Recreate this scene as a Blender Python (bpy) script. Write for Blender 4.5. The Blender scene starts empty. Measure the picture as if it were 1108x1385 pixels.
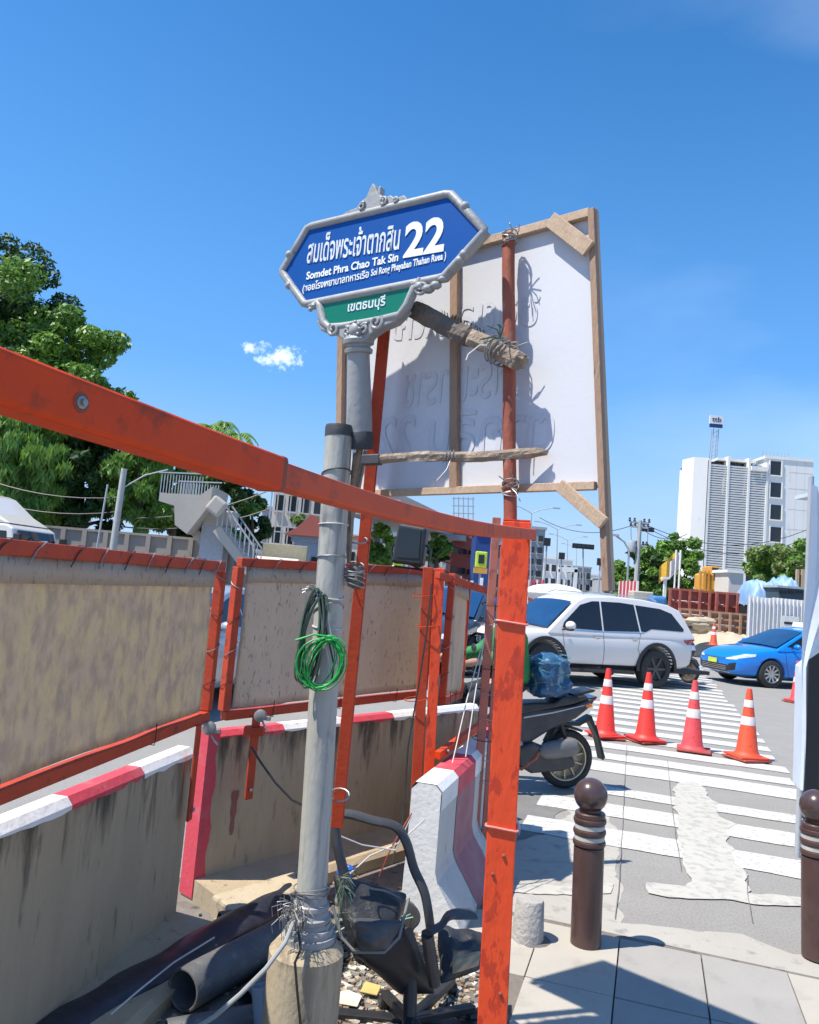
import bpy, bmesh, math, random
from mathutils import Vector, Matrix, noise
from mathutils.bvhtree import BVHTree
from mathutils.geometry import tessellate_polygon
random.seed(7)
S = bpy.context.scene
COL = S.collection
rad = math.radians
V = Vector

# ---------------------------------------------------------------- camera
FPX = 1065.0
cam_d = bpy.data.cameras.new('camera')
cam_d.sensor_fit = 'HORIZONTAL'; cam_d.sensor_width = 36.0
cam_d.lens = 36.0 * FPX / 1108.0
cam_d.clip_start = 0.05; cam_d.clip_end = 3000
cam = bpy.data.objects.new('camera', cam_d); COL.objects.link(cam)
CAM = V((0, 0, 1.65))
ROT = Matrix.Rotation(rad(90 + 5.4), 3, 'X') @ Matrix.Rotation(0.085, 3, 'Z')
cam.matrix_world = Matrix.Translation(CAM) @ ROT.to_4x4()
S.camera = cam

# ---------------------------------------------------------------- light
SUNV = V((0.50, 0.19, -1.0)).normalized()       # direction the light travels
sun_d = bpy.data.lights.new('sun', 'SUN'); sun_d.energy = 4.6; sun_d.angle = rad(0.53)
sun_d.color = (1.0, 0.94, 0.84)
sun = bpy.data.objects.new('sun', sun_d); COL.objects.link(sun)
sun.location = (-8, -4, 16); sun.rotation_euler = SUNV.to_track_quat('-Z', 'Y').to_euler()
world = bpy.data.worlds.new('World'); S.world = world; world.use_nodes = True
wt = world.node_tree; wt.nodes.clear()
w_out = wt.nodes.new('ShaderNodeOutputWorld'); w_bg = wt.nodes.new('ShaderNodeBackground')
w_sky = wt.nodes.new('ShaderNodeTexSky'); w_sky.sky_type = 'NISHITA'; w_sky.sun_disc = False
w_sky.sun_elevation = math.asin(-SUNV.z); w_sky.sun_rotation = math.atan2(-SUNV.x, -SUNV.y)
w_sky.air_density = 1.0; w_sky.dust_density = 0.15; w_sky.ozone_density = 2.6; w_sky.altitude = 0
w_hsv = wt.nodes.new('ShaderNodeHueSaturation')
w_hsv.inputs['Saturation'].default_value = 1.32; w_hsv.inputs['Value'].default_value = 0.93
w_bg.inputs['Strength'].default_value = 0.15
# thin wisps and one small cumulus in the sky, by direction
w_tc = wt.nodes.new('ShaderNodeTexCoord')
def wnode(t, **k):
    n = wt.nodes.new(t)
    for a, b in k.items(): setattr(n, a, b)
    return n
def wmath(op, a, b=None, clamp=False):
    n = wnode('ShaderNodeMath', operation=op, use_clamp=clamp)
    for i, v in enumerate((a, b)):
        if v is None: continue
        if isinstance(v, (int, float)): n.inputs[i].default_value = v
        else: wt.links.new(v, n.inputs[i])
    return n.outputs[0]
w_map = wnode('ShaderNodeMapping'); w_map.inputs['Scale'].default_value = (1.2, 1.2, 3.2)
w_map.inputs['Rotation'].default_value = (0.3, 0.5, 0.4)
wt.links.new(w_tc.outputs['Generated'], w_map.inputs['Vector'])
w_n1 = wnode('ShaderNodeTexNoise'); w_n1.inputs['Scale'].default_value = 1.6; w_n1.inputs['Detail'].default_value = 7; w_n1.inputs['Roughness'].default_value = 0.5
wt.links.new(w_map.outputs[0], w_n1.inputs['Vector'])
wisp = wmath('MULTIPLY', wmath('SUBTRACT', w_n1.outputs['Fac'], 0.40, True), 1.2, True)
w_sx = wnode('ShaderNodeSeparateXYZ'); wt.links.new(w_tc.outputs['Generated'], w_sx.inputs[0])
wisp = wmath('MULTIPLY', wisp, wmath('MULTIPLY', wmath('SUBTRACT', w_sx.outputs['X'], 0.08, True), 2.4, True))
def ray(px, py):
    return (ROT @ V(((px - 554.0) / FPX, -(py - 692.5) / FPX, -1.0))).normalized()
def blob(px, py, size, sx=1.0):
    d = ray(px, py); up = V((0, 0, 1)); r = d.cross(up).normalized(); u = r.cross(d)
    def dot(vec):
        n = wnode('ShaderNodeVectorMath', operation='DOT_PRODUCT'); n.inputs[1].default_value = vec
        wt.links.new(w_tc.outputs['Generated'], n.inputs[0]); return n.outputs['Value']
    a = wmath('DIVIDE', dot(r), size * sx); b = wmath('DIVIDE', dot(u), size); c = dot(d)
    q = wmath('SQRT', wmath('ADD', wmath('MULTIPLY', a, a), wmath('MULTIPLY', b, b)))
    return wmath('MULTIPLY', wmath('SUBTRACT', 1.0, q, True), wmath('GREATER_THAN', c, 0.0))
w_n2 = wnode('ShaderNodeTexNoise'); w_n2.inputs['Scale'].default_value = 75; w_n2.inputs['Detail'].default_value = 9; w_n2.inputs['Roughness'].default_value = 0.7
wt.links.new(w_tc.outputs['Generated'], w_n2.inputs['Vector'])
c1 = wmath('ADD', blob(380, 482, 0.022, 1.6), blob(338, 470, 0.010, 1.3))
cl = wmath('MULTIPLY', wmath('SUBTRACT', wmath('ADD', wmath('MULTIPLY', c1, 0.55), wmath('MULTIPLY', w_n2.outputs['Fac'], 1.6)), 0.92, True), 2.2, True)
cl = wmath('MULTIPLY', cl, wmath('GREATER_THAN', c1, 0.0))
tot = wmath('ADD', wmath('MULTIPLY', wisp, 0.55), wmath('MULTIPLY', cl, 0.8), True)
w_mix = wnode('ShaderNodeMix', data_type='RGBA')
wt.links.new(w_sky.outputs[0], w_hsv.inputs['Color'])
w_sep = wnode('ShaderNodeSeparateXYZ'); wt.links.new(w_tc.outputs['Generated'], w_sep.inputs[0])
def toward(src, width, power, amt, col):
    f = wmath('SUBTRACT', 1.0, wmath('DIVIDE', wmath('ABSOLUTE', w_sep.outputs['Z']), width), True)
    f = wmath('MULTIPLY', wmath('POWER', f, power), amt)
    n = wnode('ShaderNodeMix', data_type='RGBA'); wt.links.new(f, n.inputs[0]); wt.links.new(src, n.inputs[6]); n.inputs[7].default_value = (*col, 1); return n
w_m1 = toward(w_hsv.outputs[0], 0.62, 1.25, 0.97, (0.75, 2.05, 4.6))
w_mh = toward(w_m1.outputs[2], 0.26, 1.5, 0.95, (2.7, 3.6, 4.6))
wt.links.new(w_mh.outputs[2], w_mix.inputs[6]); w_mix.inputs[7].default_value = (7.2, 7.8, 8.6, 1)
wt.links.new(tot, w_mix.inputs[0])
wt.links.new(w_mix.outputs[2], w_bg.inputs['Color']); wt.links.new(w_bg.outputs[0], w_out.inputs['Surface'])
vs = S.view_settings
vs.view_transform = 'Standard'; vs.look = 'None'; vs.gamma = 1; vs.exposure = 0.58; vs.use_curve_mapping = False

# ---------------------------------------------------------------- placing helpers
def W(px, py, Y=None, z=None):
    """world point seen at a pixel of the photograph, on the plane y=Y or z=z"""
    d = ROT @ V(((px - 554.0) / FPX, -(py - 692.5) / FPX, -1.0))
    t = (Y - CAM.y) / d.y if Y is not None else (z - CAM.z) / d.z
    return CAM + d * t
def G(px, py, z=0.0): return W(px, py, z=z)
def Wp(px, py, o, n):
    d = ROT @ V(((px - 554.0) / FPX, -(py - 692.5) / FPX, -1.0))
    t = (o - CAM).dot(n) / d.dot(n)
    return CAM + d * t

# ---------------------------------------------------------------- materials
MATS = {}
def mat(name, col, rough=0.6, metal=0.0, col2=None, nscale=8.0, amount=0.5, lo=0.4, hi=0.65, bump=0.0, bscale=40.0,
        dark=None, dscale=3.0, dlo=0.55, dhi=0.7, stretch=(1, 1, 1), spec=None, coat=0.0, alpha=None, trans=0.0, detail=6.0, damount=0.8, emit=None):
    if name in MATS: return MATS[name]
    m = bpy.data.materials.new(name); m.use_nodes = True; MATS[name] = m
    nt = m.node_tree; b = nt.nodes['Principled BSDF']
    b.inputs['Roughness'].default_value = rough; b.inputs['Metallic'].default_value = metal
    if spec is not None: b.inputs['Specular IOR Level'].default_value = spec
    if coat: b.inputs['Coat Weight'].default_value = coat; b.inputs['Coat Roughness'].default_value = 0.05
    tc = nt.nodes.new('ShaderNodeTexCoord'); mp = nt.nodes.new('ShaderNodeMapping'); mp.inputs['Scale'].default_value = stretch
    nt.links.new(tc.outputs['Object'], mp.inputs['Vector'])
    def rampnoise(scale, a, c, det=detail):
        n = nt.nodes.new('ShaderNodeTexNoise'); n.inputs['Scale'].default_value = scale; n.inputs['Detail'].default_value = det
        n.inputs['Roughness'].default_value = 0.62
        nt.links.new(mp.outputs[0], n.inputs['Vector'])
        r = nt.nodes.new('ShaderNodeMapRange'); r.inputs[1].default_value = a; r.inputs[2].default_value = c
        nt.links.new(n.outputs['Fac'], r.inputs[0]); return r.outputs[0]
    if col2 is None: col2 = tuple(c * 0.72 for c in col)
    def mixc(fac, A, B, amt):
        x = nt.nodes.new('ShaderNodeMix'); x.data_type = 'RGBA'
        mu = nt.nodes.new('ShaderNodeMath'); mu.operation = 'MULTIPLY'; mu.inputs[1].default_value = amt
        nt.links.new(fac, mu.inputs[0]); nt.links.new(mu.outputs[0], x.inputs[0])
        if isinstance(A, tuple): x.inputs[6].default_value = (*A, 1)
        else: nt.links.new(A, x.inputs[6])
        x.inputs[7].default_value = (*B, 1); return x.outputs[2]
    out = mixc(rampnoise(nscale, lo, hi), tuple(col), tuple(col2), amount)
    if dark is not None: out = mixc(rampnoise(dscale, dlo, dhi), out, tuple(dark), damount)
    nt.links.new(out, b.inputs['Base Color'])
    if emit: b.inputs['Emission Color'].default_value = (*emit[0], 1); b.inputs['Emission Strength'].default_value = emit[1]
    if bump:
        n = nt.nodes.new('ShaderNodeTexNoise'); n.inputs['Scale'].default_value = bscale; n.inputs['Detail'].default_value = 5
        nt.links.new(mp.outputs[0], n.inputs['Vector'])
        bp = nt.nodes.new('ShaderNodeBump'); bp.inputs['Strength'].default_value = bump; bp.inputs['Distance'].default_value = 0.01
        nt.links.new(n.outputs['Fac'], bp.inputs['Height']); nt.links.new(bp.outputs[0], b.inputs['Normal'])
    if trans: 
        tr = nt.nodes.new('ShaderNodeBsdfTranslucent'); nt.links.new(out, tr.inputs['Color'])
        ms = nt.nodes.new('ShaderNodeMixShader'); ms.inputs[0].default_value = trans
        nt.links.new(b.outputs[0], ms.inputs[1]); nt.links.new(tr.outputs[0], ms.inputs[2])
        nt.links.new(ms.outputs[0], nt.nodes['Material Output'].inputs['Surface'])
    if alpha is not None: b.inputs['Alpha'].default_value = alpha
    return m
asphalt = mat('asphalt', (0.275, 0.262, 0.24), 0.9, col2=(0.33, 0.315, 0.29), nscale=2.0, bump=0.5, bscale=140, dark=(0.20, 0.19, 0.178), dscale=70, dlo=0.5, dhi=0.62)
asphalt_dark = mat('asphalt_dark', (0.17, 0.165, 0.155), 0.9, col2=(0.24, 0.23, 0.215), nscale=5.0, bump=0.6, bscale=150, dark=(0.22, 0.22, 0.22), dscale=90, dlo=0.55, dhi=0.66)
concrete_road = mat('concrete_road', (0.42, 0.395, 0.345), 0.9, col2=(0.33, 0.31, 0.275), nscale=1.2, bump=0.3, bscale=120, dark=(0.22, 0.21, 0.2), dscale=9, dlo=0.55, dhi=0.7)
slab_mat = mat('paving', (0.43, 0.395, 0.335), 0.85, col2=(0.36, 0.33, 0.285), nscale=2.5, bump=0.25, bscale=160, dark=(0.27, 0.25, 0.22), dscale=5, dlo=0.56, dhi=0.72, damount=0.5)
slab_mat2 = mat('paving_grey', (0.345, 0.325, 0.295), 0.85, col2=(0.285, 0.27, 0.245), nscale=2.5, bump=0.25, bscale=160, dark=(0.22, 0.21, 0.195), dscale=7, dlo=0.56, dhi=0.72, damount=0.5)
road_paint = mat('road_paint', (0.57, 0.555, 0.52), 0.8, col2=(0.44, 0.43, 0.40), nscale=3, lo=0.42, hi=0.7, dark=(0.33, 0.315, 0.29), dscale=26, dlo=0.52, dhi=0.62, bump=0.2)
cream_paint = mat('cream_paint', (0.47, 0.45, 0.395), 0.8, col2=(0.39, 0.375, 0.335), nscale=5, lo=0.5, hi=0.72, dark=(0.34, 0.325, 0.30), dscale=14, dlo=0.50, dhi=0.60, bump=0.2)
red_steel = mat('red_steel', (0.50, 0.062, 0.022), 0.55, spec=0.3, col2=(0.34, 0.045, 0.02), nscale=12, dark=(0.13, 0.045, 0.03), dscale=14, dlo=0.6, dhi=0.68, bump=0.15, bscale=60)
orange_steel = mat('orange_steel', (0.84, 0.082, 0.018), 0.45, col2=(0.74, 0.062, 0.014), nscale=5, dark=(0.42, 0.030, 0.014), dscale=22, dlo=0.54, dhi=0.585, bump=0.3, bscale=34, stretch=(1.3, 1, 0.5), damount=0.65)
orange_rail = mat('orange_rail', (0.74, 0.066, 0.006), 0.55, spec=0.25, col2=(0.58, 0.048, 0.008), nscale=9, dark=(0.24, 0.05, 0.02), dscale=13, dlo=0.57, dhi=0.68, bump=0.15, bscale=40)
rust_pipe = mat('rusty_pipe', (0.33, 0.085, 0.045), 0.7, col2=(0.17, 0.05, 0.035), nscale=12, dark=(0.42, 0.27, 0.2), dscale=20, dlo=0.6, dhi=0.68, bump=0.4, bscale=60, stretch=(1, 1, 0.4))
barrier_conc = mat('barrier_concrete', (0.44, 0.345, 0.225), 0.9, col2=(0.33, 0.26, 0.165), nscale=3, dark=(0.12, 0.10, 0.07), dscale=9, dlo=0.60, dhi=0.74, bump=0.35, bscale=60, stretch=(2.2, 2.2, 0.55), damount=0.85)
barrier_pale = mat('barrier_pale', (0.58, 0.56, 0.53), 0.85, col2=(0.46, 0.45, 0.43), nscale=3, dark=(0.2, 0.19, 0.18), dscale=12, dlo=0.62, dhi=0.7, bump=0.3, bscale=60, stretch=(2, 2, 0.6))
paint_white = mat('kerb_white', (0.80, 0.79, 0.76), 0.7, col2=(0.62, 0.61, 0.58), nscale=8, lo=0.5, hi=0.7, dark=(0.35, 0.33, 0.3), dscale=25, dlo=0.64, dhi=0.7, bump=0.3)
paint_red = mat('kerb_red', (0.60, 0.06, 0.085), 0.7, col2=(0.62, 0.19, 0.2), nscale=8, lo=0.5, hi=0.7, dark=(0.16, 0.05, 0.05), dscale=25, dlo=0.64, dhi=0.7, bump=0.3)
paint_pink = mat('faded_red', (0.36, 0.14, 0.16), 0.8, col2=(0.44, 0.26, 0.26), nscale=6, bump=0.2)
felt = mat('felt', (0.64, 0.54, 0.43), 0.95, col2=(0.74, 0.64, 0.52), nscale=5, bump=0.5, bscale=120, dark=(0.17, 0.15, 0.125), dscale=60, dlo=0.58, dhi=0.66, stretch=(1, 1, 0.35), trans=0.4, damount=0.6)
felt_yel = mat('felt_painted', (0.64, 0.54, 0.42), 0.95, col2=(0.50, 0.42, 0.33), nscale=20, amount=0.8, lo=0.42, hi=0.58, bump=0.6, bscale=90, dark=(0.72, 0.62, 0.40), dscale=15, dlo=0.44, dhi=0.60, stretch=(1, 1, 0.6), detail=10, damount=0.7, trans=0.45)
galv = mat('wire_steel', (0.35, 0.35, 0.34), 0.45, metal=0.6)
black_wire = mat('black_wire', (0.03, 0.03, 0.03), 0.5)
white_wire = mat('white_wire', (0.6, 0.58, 0.55), 0.5)
green_wire = mat('green_wire', (0.02, 0.42, 0.07), 0.4)
olive_wire = mat('olive_wire', (0.10, 0.15, 0.10), 0.5)
grey_cast = mat('grey_cast', (0.33, 0.335, 0.33), 0.5, col2=(0.25, 0.255, 0.255), nscale=10, dark=(0.12, 0.13, 0.14), dscale=16, dlo=0.6, dhi=0.72, bump=0.2, bscale=50)
pole_grey = mat('pole_grey', (0.46, 0.455, 0.40), 0.6, col2=(0.34, 0.335, 0.30), nscale=6, dark=(0.11, 0.11, 0.11), dscale=9, dlo=0.58, dhi=0.72, bump=0.25, bscale=70, stretch=(1, 1, 0.35))
base_conc = mat('base_concrete', (0.46, 0.38, 0.26), 0.9, col2=(0.36, 0.29, 0.19), nscale=6, dark=(0.12, 0.10, 0.07), dscale=9, dlo=0.57, dhi=0.7, bump=0.3, bscale=70, stretch=(1, 1, 0.5))
sign_blue = mat('sign_blue', (0.002, 0.080, 0.33), 0.5, col2=(0.002, 0.066, 0.28), nscale=3, spec=0.2)
sign_green = mat('sign_green', (0.0, 0.17, 0.10), 0.35, col2=(0.0, 0.18, 0.12), nscale=3)
letter = mat('letter_white', (0.85, 0.88, 0.86), 0.4, col2=(0.78, 0.82, 0.82))
letter_worn = mat('letter_worn', (0.75, 0.80, 0.84), 0.4, col2=(0.45, 0.52, 0.62), nscale=20)
timber = mat('timber', (0.37, 0.24, 0.16), 0.8, col2=(0.25, 0.16, 0.11), nscale=6, stretch=(3, 3, 0.5), bump=0.5, bscale=50, dark=(0.12, 0.08, 0.06), dscale=20, dlo=0.6, dhi=0.7)
timber_light = mat('timber_light', (0.52, 0.38, 0.26), 0.8, col2=(0.38, 0.26, 0.17), nscale=6, stretch=(3, 3, 1.0), bump=0.4, bscale=50)
timber_old = mat('timber_old', (0.34, 0.26, 0.19), 0.9, col2=(0.12, 0.095, 0.075), nscale=14, bump=0.9, bscale=60, dark=(0.55, 0.45, 0.33), dscale=8, dlo=0.56, dhi=0.7)
timber_dark = mat('timber_dark', (0.16, 0.13, 0.105), 0.9, col2=(0.07, 0.06, 0.05), nscale=16, bump=0.9, bscale=60, dark=(0.36, 0.30, 0.22), dscale=9, dlo=0.58, dhi=0.7)
board_white = mat('board_white', (0.70, 0.71, 0.74), 0.6, col2=(0.66, 0.67, 0.70), nscale=2, bump=0.05, trans=0.12)
board_text = mat('show_through', (0.57, 0.57, 0.61), 0.7, col2=(0.63, 0.63, 0.67), nscale=20)
black_plastic = mat('black_plastic', (0.022, 0.022, 0.024), 0.4, col2=(0.04, 0.04, 0.04), nscale=15)
black_dusty = mat('black_dusty', (0.045, 0.045, 0.048), 0.55, col2=(0.12, 0.12, 0.12), nscale=5, lo=0.45, hi=0.75, bump=0.2)
black_leather = mat('black_leather', (0.022, 0.023, 0.026), 0.42, col2=(0.06, 0.062, 0.065), nscale=6, bump=0.4, bscale=60)
hdpe = mat('hdpe_pipe', (0.09, 0.092, 0.095), 0.5, col2=(0.16, 0.16, 0.155), nscale=9, bump=0.3, bscale=80, dark=(0.22, 0.21, 0.19), dscale=22, dlo=0.58, dhi=0.7, damount=0.6)
pvc_blue = mat('pvc_grey_blue', (0.30, 0.38, 0.46), 0.4)
tyre_m = mat('tyre', (0.03, 0.03, 0.03), 0.85, col2=(0.06, 0.058, 0.055), nscale=20, bump=0.3)
rim_dark = mat('rim_dark', (0.10, 0.10, 0.105), 0.35, metal=0.7)
rim_alloy = mat('rim_alloy', (0.55, 0.53, 0.50), 0.3, metal=0.8)
rim_gold = mat('rim_gold', (0.50, 0.45, 0.36), 0.35, metal=0.6)
car_white = mat('car_white', (0.74, 0.70, 0.66), 0.25, coat=0.7, col2=(0.70, 0.67, 0.63), nscale=1)
car_silver = mat('car_silver', (0.46, 0.48, 0.50), 0.3, metal=0.4, coat=0.6)
car_dark = mat('car_dark', (0.03, 0.045, 0.07), 0.25, coat=0.8)
taxi_blue = mat('taxi_blue', (0.005, 0.21, 0.68), 0.25, coat=0.8, col2=(0.005, 0.19, 0.64), nscale=1)
glass_dark = mat('glass_dark', (0.008, 0.01, 0.014), 0.04, col2=(0.012, 0.014, 0.02), spec=0.7)
glass_blue = mat('glass_blue', (0.012, 0.05, 0.13), 0.04, col2=(0.02, 0.07, 0.17), spec=0.8, nscale=2)
trim = mat('trim_black', (0.025, 0.025, 0.027), 0.5)
chrome = mat('chrome', (0.75, 0.76, 0.78), 0.12, metal=1.0)
lamp_clear = mat('lamp_clear', (0.62, 0.67, 0.70), 0.08, col2=(0.30, 0.33, 0.36), nscale=18, coat=1.0)
lamp_red = mat('lamp_red', (0.42, 0.01, 0.012), 0.15, coat=1.0)
lamp_orange = mat('lamp_orange', (0.85, 0.22, 0.01), 0.2, coat=1.0)
plate_w = mat('plate_white', (0.7, 0.7, 0.68), 0.5)
plate_y = mat('plate_yellow', (0.62, 0.72, 0.08), 0.5)
cone_m = mat('cone_red', (0.80, 0.045, 0.03), 0.5, col2=(0.66, 0.04, 0.03), nscale=8, dark=(0.35, 0.05, 0.04), dscale=12, dlo=0.6, dhi=0.72)
cone_m2 = mat('cone_faded', (0.66, 0.06, 0.07), 0.6, col2=(0.62, 0.12, 0.11), nscale=8, dark=(0.3, 0.05, 0.05), dscale=12, dlo=0.58, dhi=0.72)
cone_m3 = mat('cone_orange', (0.74, 0.085, 0.03), 0.6, col2=(0.6, 0.07, 0.03), nscale=8, dark=(0.3, 0.06, 0.04), dscale=12, dlo=0.58, dhi=0.72)
cone_base = mat('cone_base', (0.40, 0.07, 0.05), 0.8, col2=(0.20, 0.06, 0.05), nscale=10)
reflect = mat('reflective', (0.72, 0.68, 0.66), 0.4, col2=(0.62, 0.50, 0.48), nscale=14)
bollard_m = mat('bollard_brown', (0.070, 0.036, 0.031), 0.42, col2=(0.105, 0.055, 0.046), nscale=4, dark=(0.035, 0.018, 0.018), dscale=10, dlo=0.55, dhi=0.75, bump=0.12, bscale=90, coat=0.2)
bollard_pale = mat('bollard_band', (0.58, 0.55, 0.50), 0.5, col2=(0.33, 0.30, 0.27), nscale=10)
leafA = mat('leaf_a', (0.17, 0.31, 0.05), 0.5, col2=(0.085, 0.19, 0.032), nscale=0.7, trans=0.3)
leafB = mat('leaf_b', (0.20, 0.36, 0.055), 0.5, col2=(0.11, 0.22, 0.035), nscale=0.9, trans=0.35)
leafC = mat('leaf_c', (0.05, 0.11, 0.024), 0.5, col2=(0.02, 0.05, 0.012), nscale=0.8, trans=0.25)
leafD = mat('leaf_d', (0.24, 0.33, 0.10), 0.55, col2=(0.12, 0.2, 0.04), nscale=0.9, trans=0.35)
bark = mat('bark', (0.12, 0.09, 0.065), 0.9, col2=(0.07, 0.055, 0.04), nscale=9, bump=0.5, bscale=30)
bldg_white = mat('building_white', (0.80, 0.78, 0.73), 0.8, col2=(0.72, 0.70, 0.65), nscale=0.3, dark=(0.55, 0.54, 0.52), dscale=0.8, dlo=0.6, dhi=0.75, stretch=(1, 1, 0.3))
bldg_cream = mat('building_cream', (0.62, 0.57, 0.50), 0.85, col2=(0.5, 0.45, 0.4), nscale=0.4)
bldg_grey = mat('building_grey', (0.36, 0.37, 0.38), 0.85, col2=(0.28, 0.29, 0.3), nscale=0.4)
bldg_red = mat('building_red', (0.42, 0.12, 0.09), 0.8, col2=(0.34, 0.1, 0.08), nscale=0.4)
win_dark = mat('window_dark', (0.02, 0.022, 0.025), 0.15, spec=0.6)
win_teal = mat('window_teal', (0.10, 0.22, 0.22), 0.2)
wall_conc = mat('wall_concrete', (0.36, 0.32, 0.28), 0.9, col2=(0.27, 0.24, 0.21), nscale=1.0, dark=(0.14, 0.12, 0.1), dscale=2, dlo=0.58, dhi=0.75, stretch=(1, 1, 0.4))
bridge_conc = mat('bridge_concrete', (0.46, 0.42, 0.36), 0.85, col2=(0.33, 0.30, 0.26), nscale=0.8)
steel_paint = mat('rail_grey', (0.42, 0.44, 0.46), 0.5)
pole_conc = mat('pole_concrete', (0.45, 0.45, 0.43), 0.8)
tarp_blue = mat('tarp_blue', (0.20, 0.36, 0.60), 0.5, col2=(0.42, 0.55, 0.70), nscale=2.0, bump=0.5, bscale=4)
form_red = mat('formwork_red', (0.42, 0.11, 0.075), 0.7, col2=(0.30, 0.09, 0.07), nscale=3, dark=(0.4, 0.3, 0.22), dscale=5, dlo=0.58, dhi=0.7)
form_tan = mat('formwork_tan', (0.42, 0.26, 0.17), 0.8, col2=(0.33, 0.2, 0.14), nscale=3)
machine_y = mat('machine_yellow', (0.68, 0.34, 0.05), 0.6, col2=(0.5, 0.22, 0.04), nscale=3)
hivis = mat('hivis', (0.55, 0.75, 0.05), 0.5)
sheet_w = mat('sheet_metal', (0.66, 0.67, 0.68), 0.5, col2=(0.56, 0.57, 0.58), nscale=2, dark=(0.42, 0.42, 0.42), dscale=4, dlo=0.6, dhi=0.75)
dirt = mat('dirt', (0.50, 0.42, 0.31), 0.95, col2=(0.36, 0.29, 0.21), nscale=3, bump=0.6, bscale=15)
soil = mat('soil', (0.16, 0.14, 0.12), 0.95, col2=(0.26, 0.235, 0.20), nscale=7, bump=0.8, bscale=40, dark=(0.06, 0.055, 0.05), dscale=12, dlo=0.55, dhi=0.65)
fabric_white = mat('fabric_white', (0.70, 0.76, 0.82), 0.6, col2=(0.60, 0.66, 0.74), nscale=3, trans=0.2, bump=0.3, bscale=8)
blue_cloth = mat('blue_container', (0.015, 0.06, 0.24), 0.6)

def add_streaks(m, ztop=.80, zlow=.15, col=(.045, .038, .028), scale=(4.5, 4.5, .6), amt=.85, up=.10, dn=-.24):
    nt = m.node_tree; b = nt.nodes['Principled BSDF']; src = b.inputs['Base Color'].links[0].from_socket
    tc = nt.nodes.new('ShaderNodeTexCoord'); mp = nt.nodes.new('ShaderNodeMapping'); mp.inputs['Scale'].default_value = scale; nt.links.new(tc.outputs['Object'], mp.inputs['Vector'])
    n = nt.nodes.new('ShaderNodeTexNoise'); n.inputs['Scale'].default_value = 1.6; n.inputs['Detail'].default_value = 9; n.inputs['Roughness'].default_value = .7; nt.links.new(mp.outputs[0], n.inputs['Vector'])
    sp = nt.nodes.new('ShaderNodeSeparateXYZ'); nt.links.new(tc.outputs['Object'], sp.inputs[0])
    r = nt.nodes.new('ShaderNodeMapRange'); r.inputs[1].default_value = zlow; r.inputs[2].default_value = ztop; r.inputs[3].default_value = dn; r.inputs[4].default_value = up; nt.links.new(sp.outputs['Z'], r.inputs[0])
    a = nt.nodes.new('ShaderNodeMath'); a.operation = 'ADD'; nt.links.new(n.outputs['Fac'], a.inputs[0]); nt.links.new(r.outputs[0], a.inputs[1])
    q = nt.nodes.new('ShaderNodeMapRange'); q.inputs[1].default_value = .53; q.inputs[2].default_value = .66; q.inputs[4].default_value = amt; nt.links.new(a.outputs[0], q.inputs[0])
    x = nt.nodes.new('ShaderNodeMix'); x.data_type = 'RGBA'; nt.links.new(q.outputs[0], x.inputs[0]); nt.links.new(src, x.inputs[6]); x.inputs[7].default_value = (*col, 1); nt.links.new(x.outputs[2], b.inputs['Base Color'])
add_streaks(barrier_conc)
add_streaks(base_conc, .4, 0, (.14, .11, .07), (14, 14, 1.5), .5, .07, -.1)
add_streaks(pole_grey, 2.2, -.6, (.10, .10, .095), (16, 16, .6), .6, .07, -.12)

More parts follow.
